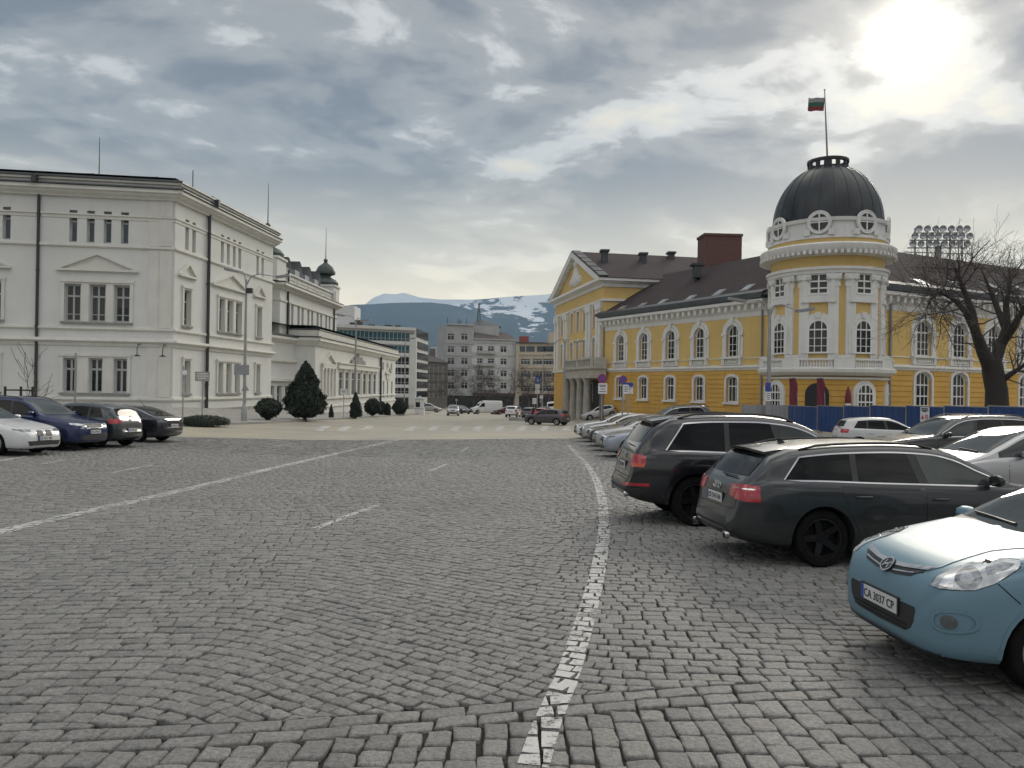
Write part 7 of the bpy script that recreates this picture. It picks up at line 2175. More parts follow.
def coupe():
 pm = paint('black_blue_paint', (0.008, 0.009, 0.016), .3, .22, .10)
 L, W = 4.65, 1.85
 s = Car('fastback_car', L, W,
   [(0, .50), (.02, .58), (.06, .66), (.14, .73), (.5, .82), (1.0, .89), (1.4, .94), (1.55, .97), (1.95, 1.17), (2.35, 1.33), (2.7, 1.385), (3.1, 1.37), (3.6, 1.26), (4.05, 1.08), (4.35, .985), (4.5, .965), (4.56, .92), (4.59, .78), (4.61, .66), (4.65, .55)],
   [(0, .46), (.1, .62), (.5, .76), (1.0, .84), (1.55, .89), (2.4, .92), (3.3, .95), (4.1, .95), (4.45, .90), (4.57, .78), (4.65, .5)],
   plan(L, TAIL_E), [(0, .26), (.05, .20), (.2, .16), (4.0, .17), (4.5, .25), (4.65, .34)], (.86, 3.65), .335, pm, tum=.46)
 screens(s, 1.58, 2.42, 3.25, 4.20, .97, .95, .92, .88)
 s.glasshouse(1.8, 3.8, 3.5, [(2.85, .07, .0)])
 s.door(1.55, 2.85, rake=.05); s.wheels(M_ALLOY, 10, .24); s.mirrors(1.95, .94); s.arch_lips(pm, .025, .004)
 s.patch('headlight', 28, [(.02, .66), (.22, .655), (.46, .70), (.48, .745), (.22, .735), (.0, .70)], .006, M_LAMPD, step=.04, mirror=True); s.patch('grille', 0, [(-.4, .66), (.4, .66), (.32, .32), (-.32, .32)], .008, M_PLASTIC, step=.05)
 s.patch('tail_light', 135, [(2.92, .895), (2.90, .775), (2.57, .77), (2.55, .89)], .008, M_LAMPD, step=.04, mirror=True); s.plate(180, 'CB 1806 HC', .66, 0); s.plate(0, 'CB 1806 HC', .48, 0)
 s.strip('bumper_gap', 180, [(-.8, .72), (0, .70), (.8, .72)], .008, .003, M_SEAM)
 mb = MB(); h = s.cast('T', (3.35, .0))[0]; mb.tube([h, h + Vector((.28, 0, .30))], [.012, .005], 6); mb.build('roof_aerial', M_PLASTIC, s.root)
 return finish(s)

def mpv():
 pm = paint('silver_car_paint', (0.40, 0.40, 0.40), .6, .28, .10)
 L, W = 4.35, 1.80
 s = Car('silver_hatchback', L, W,
   [(0, .56), (.02, .65), (.06, .75), (.14, .83), (.4, .93), (.75, 1.03), (.9, 1.08), (1.3, 1.29), (1.75, 1.50), (2.1, 1.575), (2.6, 1.59), (3.2, 1.57), (3.8, 1.50), (3.95, 1.44), (4.10, 1.18), (4.20, 1.02), (4.26, .85), (4.30, .68), (4.35, .56)],
   [(0, .52), (.1, .70), (.4, .86), (.8, .95), (1.3, 1.0), (2.2, 1.02), (3.2, 1.04), (3.9, 1.05), (4.15, .95), (4.28, .7), (4.35, .52)],
   plan(L, TAIL_E), [(0, .28), (.05, .22), (.2, .18), (3.6, .2), (4.15, .28), (4.35, .38)], (.85, 3.55), .32, pm, tum=.33)
 screens(s, .95, 1.85, 3.96, 4.13, .97, .95, .88, .84)
 s.glasshouse(1.15, 3.82, 3.62, [(1.62, .05, .5), (2.35, .09, .15), (3.15, .07, -.06)], tint=[M_CGLASS2, M_CGLASS2, M_CGLASS2, M_CGLASS])
 s.door(1.30, 2.33, rake=.02); s.door(2.345, 3.12, rake=.12, ends=.16); s.wheels(M_ALLOY, 6, .21); s.mirrors(1.62, 1.04); s.arch_lips(pm, .025, .004)
 s.patch('headlight', 28, [(-.04, .74), (.2, .73), (.42, .80), (.46, .88), (.2, .85), (-.04, .80)], .006, M_LAMP, step=.04, mirror=True)
 s.patch('grille', 0, [(-.45, .72), (.45, .72), (.40, .66), (-.40, .66)], .008, M_PLASTIC, step=.05); s.patch('lower_grille', 0, [(-.5, .48), (.5, .48), (.46, .32), (-.46, .32)], .006, M_PLASTIC, step=.06); s.plate(0, 'CA 5512 XT', .56, 0)
 s.patch('tail_light', 180, [(.55, 1.15), (.85, 1.10), (.88, .80), (.66, .80)], .008, M_TAIL, step=.04, mirror=True); s.plate(180, 'CA 5512 XT', .72, 0)
 wiper(s, 0, (.5, 1.1), (-.1, 1.13))
 return finish(s)

def van():
 pm = paint('white_van_paint', (0.66, 0.66, 0.65), .0, .35, .12)
 L, W = 5.6, 2.0
 s = Car('white_van', L, W,
   [(0, .70), (.02, .82), (.06, .95), (.15, 1.06), (.5, 1.17), (.85, 1.28), (.95, 1.33), (1.35, 1.80), (1.7, 2.15), (2.0, 2.36), (2.4, 2.42), (4.5, 2.42), (5.45, 2.40), (5.54, 2.30), (5.57, 1.8), (5.58, 1.0), (5.60, .62)],
   [(0, .66), (.1, .86), (.5, 1.06), (.95, 1.18), (1.6, 1.25), (2.4, 1.30), (5.3, 1.30), (5.56, 1.2), (5.6, .58)],
   HWF + [(3.0, 1.0), (5.3, .99), (5.5, .96), (5.56, .92), (5.6, .86)], [(0, .34), (.05, .28), (.2, .24), (4.6, .26), (5.6, .40)], (.95, 4.25), .35, pm, tum=.10, gbk=.97)
 P, az = screen(s, True, 1.0, 1.95, .97, .95); s.patch('windscreen', az, P, .006, M_CGLASS, step=.1)
 s.patch('side_window', 90, [(1.25, 1.30), (2.25, 1.34), (2.25, 1.95), (1.80, 1.95)], .008, M_CGLASS, mirror=True, step=.1)
 s.door(1.15, 2.35, handle=True); s.wheels(M_SIGNG, 5, .22); s.mirrors(1.35, 1.36, M_PLASTIC, (.1, .13, .14)); s.arch_lips(M_PLASTIC, .05, .006)
 s.patch('headlight', 28, [(.0, .88), (.2, .88), (.42, .96), (.44, 1.06), (.2, 1.02), (.0, .96)], .006, M_LAMP, step=.05, mirror=True); s.patch('grille', 0, [(-.5, .88), (.5, .88), (.45, .76), (-.45, .76)], .008, M_PLASTIC, step=.06); s.patch('bumper', 0, [(-.85, .62), (.85, .62), (.8, .36), (-.8, .36)], .008, M_PLASTIC, step=.08)
 s.patch('tail_light', 180, [(.84, 1.25), (.92, 1.25), (.92, .9), (.84, .9)], .008, M_TAIL, step=.05, mirror=True); s.patch('rear_window', 180, [(-.7, 1.35), (.7, 1.35), (.66, 2.0), (-.66, 2.0)], .006, M_CGLASS, step=.1)
 return finish(s)

wagon(); big_suv(); small_hatch(); saloon(); compact_suv(); hatch(); coupe(); mpv(); van()
USED = set()
PAINTS = {
 'white': paint('white_car_paint', (0.62, 0.63, 0.63), .05, .25, .10), 'silver': paint('silver_car_paint', (0.40, 0.40, 0.40), .6, .28, .10),
 'bluesilver': paint('blue_silver_paint', (0.30, 0.33, 0.38), .55, .28, .10), 'black': paint('black_car_paint2', (0.008, 0.008, 0.010), .25, .22, .10),
 'darkgrey': paint('dark_grey_paint', (0.035, 0.036, 0.04), .4, .28, .14), 'plum': paint('plum_grey_paint', (0.060, 0.050, 0.062), .4, .28, .14),
 'maroon': paint('maroon_paint', (0.09, 0.022, 0.028), .3, .28, .12), 'red': paint('red_paint', (0.30, 0.03, 0.045), .2, .28, .1), 'palewhite': paint('grey_white_paint', (0.52, 0.53, 0.52), .05, .3, .15)}
def put_car(model, x, y, heading, label, cat='car', color=None, group=None, dz=0.0, name=None, zs=1.0):
 """heading: compass of the nose in degrees, 0 = +x (right), 90 = away"""
 s = CARS[model]
 o = s.root if model not in USED else copy_tree(s.root)
 if model in USED: o.name = name or model
 USED.add(model)
 h = R(heading); L = s.L * .3; c, sn = math.cos(h), math.sin(h)
 z0 = G(x, y); zf, zr = G(x + c * L, y + sn * L), G(x - c * L, y - sn * L); zl, zr2 = G(x - sn * .7, y + c * .7), G(x + sn * .7, y - c * .7)
 o.location = (x, y, (zf + zr + zl + zr2) / 4 + .002 + dz)
 fwd = Vector((c * 2 * L, sn * 2 * L, zf - zr)).normalized(); left = Vector((-sn * 1.4, c * 1.4, zl - zr2)); left = (left - fwd * left.dot(fwd)).normalized(); up = fwd.cross(left)
 o.rotation_euler = Matrix(((fwd.x, left.x, up.x), (fwd.y, left.y, up.y), (fwd.z, left.z, up.z))).to_euler()
 o.scale = (1, 1, zs)
 for k in ('label', 'category', 'group'):
  if k in o: del o[k]
 tag(o, label, cat, group)
 pool = {s.paint} | set(PAINTS.values()); want = PAINTS[color] if color else s.paint
 def rec(q):
  for ch in KIDS.get(q.name, []):
   for sl in ch.material_slots:
    if sl.material in pool and sl.material != want: sl.link = 'OBJECT'; sl.material = want
   rec(ch)
 rec(o)
 return o
def park(model, px, py, heading, label, ref='nose', **kw):
 """stand a car so that its nose (or tail) centre is over the ground point seen at the pixel"""
 g = at_ground(px, py); s = CARS[model]; h = R(heading); L = s.L / 2
 sg = -1 if ref == 'nose' else 1
 return put_car(model, g.x + sg * L * math.cos(h), g.y + sg * L * math.sin(h), heading, label, **kw)
def park_wheel(model, px, py, heading, label, axle, side, **kw):
 """stand a car so that one wheel touches the ground at the pixel; side +1 = its left"""
 g = at_ground(px, py); s = CARS[model]; h = R(heading); lx = s.L / 2 - s.axles[axle]; ly = side * (s.W / 2 - .12); c, sn = math.cos(h), math.sin(h)
 return put_car(model, g.x - c * lx + sn * ly, g.y - sn * lx - c * ly, heading, label, **kw)
ROWR = 'cars parked nose-out along the right side'
# nearest three
put_car('small_hatchback', 4.88, 6.12, 183, 'light blue hatchback with clear headlights, nearest the viewer')
park_wheel('estate_car', 820, 566.5, 5.5, 'dark grey dusty estate car with red tail light beside the light blue hatchback', 1, -1, zs=1.035)
park_wheel('large_suv', 695, 526, 2.0, 'large black SUV with chrome window trim and roof spoiler behind the grey estate', 1, -1, zs=1.035)

# ------------------------------------------------------------------ where the cars stand
put_car('silver_hatchback', 10.1, 15.2, 183, 'silver hatchback with a large raked windscreen at the right edge behind the grey estate')
put_car('large_suv', 13.0, 22.5, 183, 'black SUV with roof rails and its windscreen facing left, in front of the blue hoarding', color='black')
put_car('hatchback', 15.9, 32.6, -8, 'white hatchback whose roof shows under the blue hoarding', color='palewhite')
park('saloon_car', 601, 456, 183, 'bluish silver saloon, nearest of the cars parked nose-out beyond the black SUV', color='bluesilver', group=ROWR)
park('hatchback', 594, 450, 183, 'pale silver hatchback tucked behind the bluish silver saloon', color='silver', group=ROWR)
park('saloon_car', 587.5, 445.5, 183, 'black saloon in the middle of the nose-out row', color='black', group=ROWR)
park('saloon_car', 580.5, 441.3, 183, 'silver saloon between the black and the white saloon of the nose-out row', color='silver', group=ROWR)
park('saloon_car', 575, 437.8, 183, 'white saloon, farthest of the nose-out row', color='white', group=ROWR)
put_car('large_suv', 10.4, 49.0, 183, 'dark SUV whose roof shows over the long black SUV', color='darkgrey')
LEFTG = 'cars parked before the white palace'
park('saloon_car', 44, 455.5, -8, 'white saloon with twin kidney grilles at the left edge', group=LEFTG, color='white')
park('compact_suv', 94, 450.5, -8, 'deep blue compact SUV with a chrome-edged grille beside the white saloon', group=LEFTG)
park('hatchback', 132, 447.5, 172, 'dark slate hatchback showing its red tail light beside the blue SUV', ref='tail', group=LEFTG)
park('fastback_car', 174, 442.5, 172, 'black fastback coupe, rightmost of the cars by the white palace', ref='tail', group=LEFTG)
FARG = 'cars far down the street'
park('hatchback', 568, 425.5, 150, 'plum grey hatchback waiting at the kerb island before the porch', ref='tail', group=FARG, color='plum')
park('hatchback', 581.5, 421.0, 184, 'small silver hatchback parked at the foot of the porch columns', group=FARG, color='silver')
park('compact_suv', 452.5, 415.8, -88, 'silver SUV driving towards the viewer in the middle of the street', group=FARG, color='silver')
park('silver_hatchback', 441, 412.6, -4, 'silver hatchback behind the guard booth', group=FARG)
park('hatchback', 467, 414.0, -60, 'dark car between the oncoming silver SUV and the white van', group=FARG, color='black')
park('white_van', 471, 414.0, 200, 'white panel van standing across the end of the street', cat='van', group=FARG)
park('hatchback', 494, 414.5, 196, 'maroon car just right of the white panel van', group=FARG, color='maroon')
park('compact_suv', 510.5, 417.3, 80, 'white boxy car seen from behind beside the maroon car', ref='tail', group=FARG, color='white')
park('hatchback', 526, 419.0, 66, 'dark grey car right of the white boxy car', ref='tail', group=FARG, color='darkgrey')
park('hatchback', 538.5, 420.0, 60, 'red car half hidden behind the plum grey hatchback', ref='tail', group=FARG, color='red')
park('white_van', 552, 412.6, 80, 'white van roof rising behind the red car', ref='tail', cat='van', group=FARG)
park('compact_suv', 500, 412.8, 190, 'black car roof behind the maroon car', group=FARG, color='black')
park('hatchback', 531, 413.2, 185, 'grey car far back under the bare street trees', group=FARG, color='darkgrey')

# ================================================================== plants
def leaf_cloud(fn_inside, n, size, seed, surf=None):
 """many small leaf faces spread by the sampler fn_inside(r) -> (point, outward)"""
 r = random.Random(seed); mb = MB()
 vs = []; fs = []
 for _ in range(n):
  p, o = fn_inside(r)
  a = Vector((r.gauss(0, 1), r.gauss(0, 1), r.gauss(0, 1))).normalized(); nrm = (a * .8 + o * .9).normalized()
  t = nrm.orthogonal().normalized(); b = nrm.cross(t); ang = r.random() * 6.28; t2 = t * math.cos(ang) + b * math.sin(ang); b2 = nrm.cross(t2)
  s = size * (.6 + .8 * r.random()); k = len(vs)
  vs += [p - t2 * s, p + b2 * s * .45, p + t2 * s, p - b2 * s * .45]; fs.append((k, k + 1, k + 2, k + 3))
 mb.add(vs, fs, 0, False); return mb
def shrub(name, loc, prof, label, cat, n=2600, size=.10, m=None, trunk=0.0, seed=1, lump=.15, group=None, core=True):
 """clipped evergreen: prof = [(radius,height)...] bottom to top; leaves on and just under the surface plus a dark uneven core"""
 from mathutils import noise as mn
 root = empty(name, loc, 0, label, cat, group)
 f = mono([(z, r_) for r_, z in prof]); z0, z1 = prof[0][1], prof[-1][1]
 amax = max(p[0] for p in prof)
 def rad(a, z):
  return f(z) * (1 + lump * 2.2 * mn.noise(Vector((math.cos(a) * 1.6 + seed, math.sin(a) * 1.6, z * 1.4 / max(.6, amax)))) + lump * 1.2 * mn.noise(Vector((math.cos(a) * 5, math.sin(a) * 5 + seed, z * 4 / max(.6, amax)))))
 def samp(r):
  while True:
   z = z0 + (z1 - z0) * r.random()
   if r.random() * amax < f(z) + .05 * amax: break
  a = r.random() * 6.283; q = 1 - .22 * r.random() ** 2 + .05 * r.gauss(0, 1)
  R_ = rad(a, z) * q
  return Vector((math.cos(a) * R_, math.sin(a) * R_, z + r.gauss(0, size * .4))), Vector((math.cos(a), math.sin(a), .35))
 leaf_cloud(samp, n, size, seed).build('crown', m or M_LEAF2, root)
 if core:
  c = MB(); N = 18; K = 12; vs = []
  for i in range(K + 1):
   z = z0 + (z1 - z0) * i / K
   for j in range(N):
    a = 2 * math.pi * j / N; q = rad(a, z) * .84; vs.append((math.cos(a) * q, math.sin(a) * q, z))
  fs = [(i * N + j, i * N + (j + 1) % N, (i + 1) * N + (j + 1) % N, (i + 1) * N + j) for i in range(K) for j in range(N)]
  fs.append(tuple(K * N + j for j in range(N))); fs.append(tuple(range(N))[::-1])
  c.add(vs, fs, 0, True); c.build('inner_foliage', m or M_LEAF2, root)
 t = MB(); t.tube([(0, 0, -.15), (.01, 0, z0 * .5), (0, .01, z0 + .5)], [amax * .10 + .03, amax * .08 + .02, amax * .05 + .015], 8); t.build('trunk', M_BARK, root)
 return root
def gz(px, py): return at_ground(px, py, 0.13)
SHG = 'clipped evergreens along the palace pavement'
def px_m(px, py): return at_ground(px, py).y / 768.0          # metres per pixel there
def shr(name, px, py, prof_px, label, **kw):
 w = gz(px, py); k = w.y / 768.0
 return shrub(name, (w.x, w.y, w.z + .0), [(a * k, b * k) for a, b in prof_px], label, kw.pop('cat', 'shrub'), **kw)
shr('clipped_shrub', 268, 420, [(1.5, 2), (8, 6), (11.5, 11), (11, 15), (7, 19), (1, 21)], 'dark top-shaped clipped shrub just left of the big evergreen', group=SHG, seed=2, size=.13)
shr('evergreen_tree', 305, 419.5, [(8, 3), (15, 8), (16.5, 16), (14, 28), (10.5, 38), (6.5, 47), (3.5, 53), (.5, 57)], 'big dark cone-shaped evergreen tree before the low palace wing', cat='tree', n=17000, size=.13, seed=5, lump=.24)
shr('cone_shrub', 331, 417.5, [(2.6, .5), (2.2, 4), (1.2, 8.5), (.2, 12.5)], 'smallest dark cone shrub right of the big evergreen', group=SHG, n=900, size=.08, seed=3)
shr('cone_shrub', 355.5, 417.3, [(5, .5), (5.4, 6), (4.4, 13), (2.6, 19), (.4, 25)], 'slim dark cone shrub behind the street lamp pole', group=SHG, n=1800, size=.1, seed=4)
shr('clipped_shrub', 372.5, 416.0, [(2, 1.5), (6.5, 5), (8, 9), (6.8, 13), (3.5, 16.5), (.5, 17.5)], 'ball-shaped clipped shrub between the slim cone and the small column shrub', group=SHG, n=2000, size=.12, seed=6)
shr('clipped_shrub', 381, 415.0, [(2, 1), (4, 4), (4.6, 8), (3.6, 11.5), (.5, 13.5)], 'ball shrub half hidden behind the rounder ball shrub', group=SHG, n=1200, size=.12, seed=7)
shr('column_shrub', 387.3, 415.2, [(2.8, .5), (3.3, 4), (3.2, 8), (2.2, 10.5), (.4, 12)], 'short column-shaped shrub before the wing end', group=SHG, n=1200, size=.11, seed=8)
shr('clipped_shrub', 399.5, 414.6, [(3, 1), (6, 3.5), (7, 7), (6, 10.5), (3, 13), (.5, 14)], 'round clipped shrub left of the white guard booth', group=SHG, n=1800, size=.12, seed=9)
w = gz(204, 424.0); k = w.y / 768
hd = shrub('low_hedge', (w.x, w.y, w.z), [(2.9, -.1), (3.1, .25), (2.7, .62), (1.2, .86), (.2, .92)], 'low dark clipped hedge bed at the foot of the palace corner', 'hedge', n=4500, size=.09, seed=10, lump=.06)
hd.scale = (k * 22 / 3.0, .42, k * 8.5 / .9)

def bare_tree(name, loc, H, label, cat='tree', seed=1, spread=1.0, trunk_r=.12, levels=4, kids=(5, 4, 4, 3), group=None, m=None, first=.35, lean=(0, 0), twig=.012, limbs=None, up=.25, minr=.008):
 r = random.Random(seed); root = empty(name, loc, 0, label, cat, group)
 T = MB(); B = MB(); W = MB()
 def grow(p, d, L, rad, lev, mb):
  n = 6 if lev < 2 else 4; pts = [p.copy()]; rr = [rad]; q = p.copy(); dd = d.copy(); out = []
  for i in range(n):
   dd = (dd + Vector((r.gauss(0, .16), r.gauss(0, .16), r.gauss(0, .10) + up * .22))).normalized(); q = q + dd * (L / n); pts.append(q.copy()); rr.append(max(minr, rad * (1 - .62 * (i + 1) / n))); out.append((q.copy(), dd.copy(), rr[-1]))
  mb.tube(pts, rr, 7 if lev < 2 else (4 if lev < 3 else 3), cap=lev < 2)
  if lev < levels:
   for k in range(kids[min(lev, len(kids) - 1)]):
    t = out[max(1, int(n * (.35 + .65 * r.random())) - 1)] if lev > 0 else out[max(1, int(n * (first + (1 - first) * (k + 1) / kids[0])) - 1)]
    a = r.random() * 6.283; side = t[1].orthogonal().normalized(); side = Matrix.Rotation(a, 3, t[1]) @ side
    nd = (t[1] * (.55 + .3 * r.random()) + side * (.55 + .5 * r.random()) * spread).normalized()
    grow(t[0], nd, L * (.52 + .28 * r.random()), max(minr, t[2] * .62), lev + 1, B if lev < 1 else W)
 if limbs is None:
  grow(Vector((0, 0, -.1)), Vector((lean[0], lean[1], 1)).normalized(), H * .62, trunk_r, 0, T)
 else:
  for (path, rads, main) in limbs:
   if main: rads = [q_ * .86 for q_ in rads]
   if not main: rads = [q_ * (.82 - .5 * (i_ / (len(rads) - 1)) ** 2) for i_, q_ in enumerate(rads)]
   (T if main else B).tube(path, rads, 10)
   if not main or True:
    P = [Vector(x) for x in path]
    for i in range(1 if main else 1, len(P)):
     if main and i < len(P) - 1: continue
     for k in range((9 if i > len(P) - 3 else 2) if not main else 0):
      d = (P[i] - P[i - 1]).normalized(); side = Matrix.Rotation(r.random() * 6.28, 3, d) @ d.orthogonal().normalized()
      pos = P[i - 1].lerp(P[i], .3 + .7 * r.random())
      grow(pos, (d * .55 + side * .9).normalized(), (.8 + 1.3 * r.random()) * H * .15, max(.022, min(.05, rads[i] * .5)), 1 if k < 2 else 2, W)
 T.build('trunk', m or M_BARK, root)
 if B.v: B.build('branch', m or M_BARK, root)
 if W.v: W.build('twig_crown', m or M_TWIG, root)
 return root
# the big old pollarded tree at the right, limbs read from the photo
def big_tree():
 D = 45.0
 b = at_depth(1000, 430, D); z0 = G(b.x, D); base = Vector((b.x, D, z0))
 def P(px, py, dy=0.0): return tuple(at_depth(px, py, D + dy) - base)
 L = [([P(998, 432), P(997, 410), P(996.5, 390), P(993, 372), P(991, 360)], [.95, .74, .68, .66, .60], True),
         ([P(993, 372), P(983, 352, -.3), P(975, 330, -.6), P(972, 312, -.9), P(966, 296, -1), P(958, 275, -1.3), P(955, 268, -1.5)], [.55, .42, .33, .30, .27, .22, .14], False),
         ([P(975, 330, -.6), P(966, 312, -1.5), P(955, 300, -2), P(940, 292, -2.5), P(925, 290, -3)], [.30, .24, .18, .12, .06], False),
         ([P(993, 365), P(1001, 345, .5), P(1007, 325, .8), P(1006, 305, 1), P(1010, 285, 1), P(1009, 268, 1.2)], [.48, .36, .30, .26, .2, .14], False),
         ([P(1006, 330, .8), P(998, 310, 1.6), P(990, 290, 2.2), P(981, 268, 2.6)], [.28, .22, .18, .10], False),
         ([P(1001, 345, .5), P(1014, 326, 0), P(1024, 308, -.5), P(1036, 290, -1)], [.32, .28, .22, .14], False),
         ([P(996, 385), P(1008, 376, -.4), P(1020, 368, -.8), P(1036, 356, -1.2)], [.30, .22, .18, .12], False),
         ([P(940, 292, -2.5), P(930, 300, -3), P(924, 316, -3.2)], [.10, .07, .03], False),
         ([P(955, 300, -2), P(946, 306, -2.3), P(938, 326, -2.6)], [.10, .06, .03], False)]
 bare_tree('old_plane_tree', base, 9.5, 'big old bare tree with a thick dark trunk behind the hoarding at the right edge', seed=8, limbs=L, levels=4, kids=(0, 0, 5, 3), up=.12, minr=.006)
big_tree()
STG = 'bare street trees at the end of the street'
for i, (px, py, D, h, lb) in enumerate([(449, 414, 205, 7.0, 'bare street tree before the sooty house and grey flats, leftmost of its row'), (473, 414, 208, 8.5, 'bare street tree right above the white panel van'), (487, 414, 200, 7.5, 'bare street tree between the white van and maroon car'), (505, 414, 205, 9.0, 'bare street tree above the white boxy car, tallest of its row'), (519, 414, 200, 8.2, 'bare street tree left of the blue parking sign'), (531, 414, 195, 7.6, 'bare street tree under the tan apartment house'), (547, 414, 190, 7.0, 'bare street tree nearest the yellow pediment')]):
 p = at_depth(px, 400, D); bare_tree('street_tree', (p.x, D, G(p.x, D)), h * 1.35, lb, seed=20 + i, spread=1.1, trunk_r=.17, levels=4, kids=(6, 5, 4, 3), group=STG, minr=.02, m=M_TWIG, up=.4)
w = gz(17.5, 428)
sp = bare_tree('staked_sapling', (w.x, w.y, w.z), (428 - 350) * w.y / 768 * .98, 'thin bare sapling with stakes before the left palace wall', seed=31, spread=.75, trunk_r=.032, levels=2, kids=(6, 3), minr=.009, up=.5, m=M_TWIG)
mb = MB()
for dx, dy in ((-.55, 0), (-.2, .5), (.55, .1)): mb.tube([(dx, dy, -.1), (dx, dy, 1.75)], .05, 6)
mb.bar((-.55, 0, 1.6), (.55, .1, 1.6), .06); mb.build('stake_frame', M_BARK, sp)

# ================================================================== lamps, signs, booth
def lamp_post(px, pyb, pyt, arms, label, D=None, lean=0.0, group='street lamps round the square', rad=.11, dz=.13):
 b = at_ground(px, pyb, dz) if D is None else None
 if D is not None: q = at_depth(px, 400, D); b = Vector((q.x, D, G(q.x, D) + dz))
 root = empty('street_lamp', b, 0, label, 'street lamp', group)
 H = at_depth(px, pyt, b.y).z - b.z
 mb = MB(); mb.lathe([(rad * 1.9, -.1), (rad * 1.9, .9), (rad * 1.3, 1.05), (rad * 1.1, 1.1)], 12); mb.tube([(0, 0, 1.0), (0, 0, H * .6), (0, 0, H - .5)], [rad * 1.05, rad * .85, rad * .6], 10); mb.build('pole', M_STEEL, root)
 k = b.y / 768.0
 for (dx, dyp) in arms:
  e = Vector((dx * k, -.3, H + dyp * k)); a = MB()
  a.tube([(0, 0, H - .9), (e.x * .15, -.05, H - .3), (e.x * .4, -.15, H + dyp * k * .4), e], [rad * .5, rad * .42, rad * .34, rad * .28], 8); a.build('arm', M_STEEL, root)
  d = Vector((math.copysign(1, dx), 0, .16)).normalized(); h = MB(); q = e + d * .35
  h.obox(q, (.48, .16, .07), Matrix(((d.x, 0, -d.z), (0, 1, 0), (d.z, 0, d.x)))); h.obox(q - Vector((0, 0, .075)), (.34, .11, .02), Matrix(((d.x, 0, -d.z), (0, 1, 0), (d.z, 0, d.x))), 1); h.build('lamp_head', [M_SIGNG, M_LAMPD], root)
 return root
def plate_box(root, name, c, w, h, m, face=0.0, t=.03, back=None):
 mb = MB(); mb.box(-w / 2, w / 2, -t / 2, t / 2, -h / 2, h / 2); o = mb.build(name, m, root, c, (0, 0, face)); return o
def bars(o, w, h, rows, m=None, t=.03):
 """unreadable small print as short raised strips on a plate"""
 r = random.Random(len(rows) * 7 + int(w * 100)); mb = MB()
 for z, a, b in rows: mb.box(w * (a - .5), w * (b - .5), -t / 2 - .004, -t / 2, h * (z - .5) - h * .035, h * (z - .5) + h * .035)
 mb.build('small_print', m or M_INK, o)
def disc(root, name, c, r, m, y=0.0, face=0.0, t=.025, n=28):
 mb = MB(); mb.lathe([(0, -t / 2 + y), (r, -t / 2 + y), (r, t / 2 + y), (0, t / 2 + y)], n, (0, 0, 0), 'y', 0, False); return mb.build(name, m, root, c, (0, 0, face))
def no_stop(root, c, r, face, cross=True):
 o = disc(root, 'sign_face', c, r, M_SIGNR, 0, face); disc(o, 'sign_field', (0, 0, 0), r * .80, M_SIGNB, -.006)
 mb = MB();
 for s in ((1, -1) if cross else (-1,)):
  d = Vector((s * .707, 0, .707)); n = Vector((-d.z, 0, d.x)); mb.obox((0, -.022 - .001 * (s > 0), 0), (r * .8, .004, r * .09), Matrix(((d.x, 0, n.x), (0, 1, 0), (d.z, 0, n.z))))
 mb.build('sign_bar', M_SIGNR, o); return o
def post(px, pyb, H_py, label, cat='traffic sign', rad=.04, m=None, D=None, name='sign_post', dz=.13, group=None):
 if D is None: b = at_ground(px, pyb, dz)
 else: q = at_depth(px, 400, D); b = Vector((q.x, D, G(q.x, D) + dz))
 root = empty(name, b, 0, label, cat, group); H = at_depth(px, H_py, b.y).z - b.z
 mb = MB(); mb.tube([(0, 0, -.2), (0, 0, H)], rad, 8); mb.build('post', m or M_STEEL, root); root['H'] = H
 return root, H, b.y / 768.0
# lamp with two road signs by the palace corner
lp = lamp_post(244, 421, 272, [(33, -5), (-8, 0)], 'tall street lamp with a grey board and warning triangle before the palace', rad=.105)
k = lp.location.y / 768; H = at_depth(245, 272, lp.location.y).z - lp.location.z
f = (421 - 370) * k; o = plate_box(lp, 'sign_board', (-.15 * 1, -.2, f), 15 * k, 10 * k, M_SIGNG)
f = (421 - 387.5) * k; mb = MB(); mb.prism([(-4 * k, -3.2 * k), (4 * k, -3.2 * k), (0, 3.6 * k)], -.015, .015); mb.build('warning_triangle', M_SIGNG, lp, (0.12, -.2, f))
fl = MB(); fl.obox((5 * k, -.3, H - 1.3), (.2, .15, .17)); fl.bar((0, 0, H - 1.2), (6 * k, -.3, H - 1.2), .06); fl.build('floodlight', M_BLACK, lp)
lamp_post(354.6, 417.2, 316, [(-12, 0), (6, -5)], 'street lamp with forked arms before the low palace wing')
lamp_post(404, 414.6, 339, [(4, 0)], 'slim street lamp by the round shrub and guard booth', rad=.07)
lamp_post(564, 0, 336, [(-11.5, -8), (9.5, -6)], 'double-armed street lamp before the pedimented block', D=72, rad=.13)
lamp_post(768.5, 0, 300, [(-28, -2), (27, -11)], 'double-armed street lamp with a parking sign left of the round tower', D=42, rad=.12)
lamp_post(542.5, 0, 352, [(4, -3)], 'lone street lamp with the blue parking sign far down the street', D=125, rad=.1)
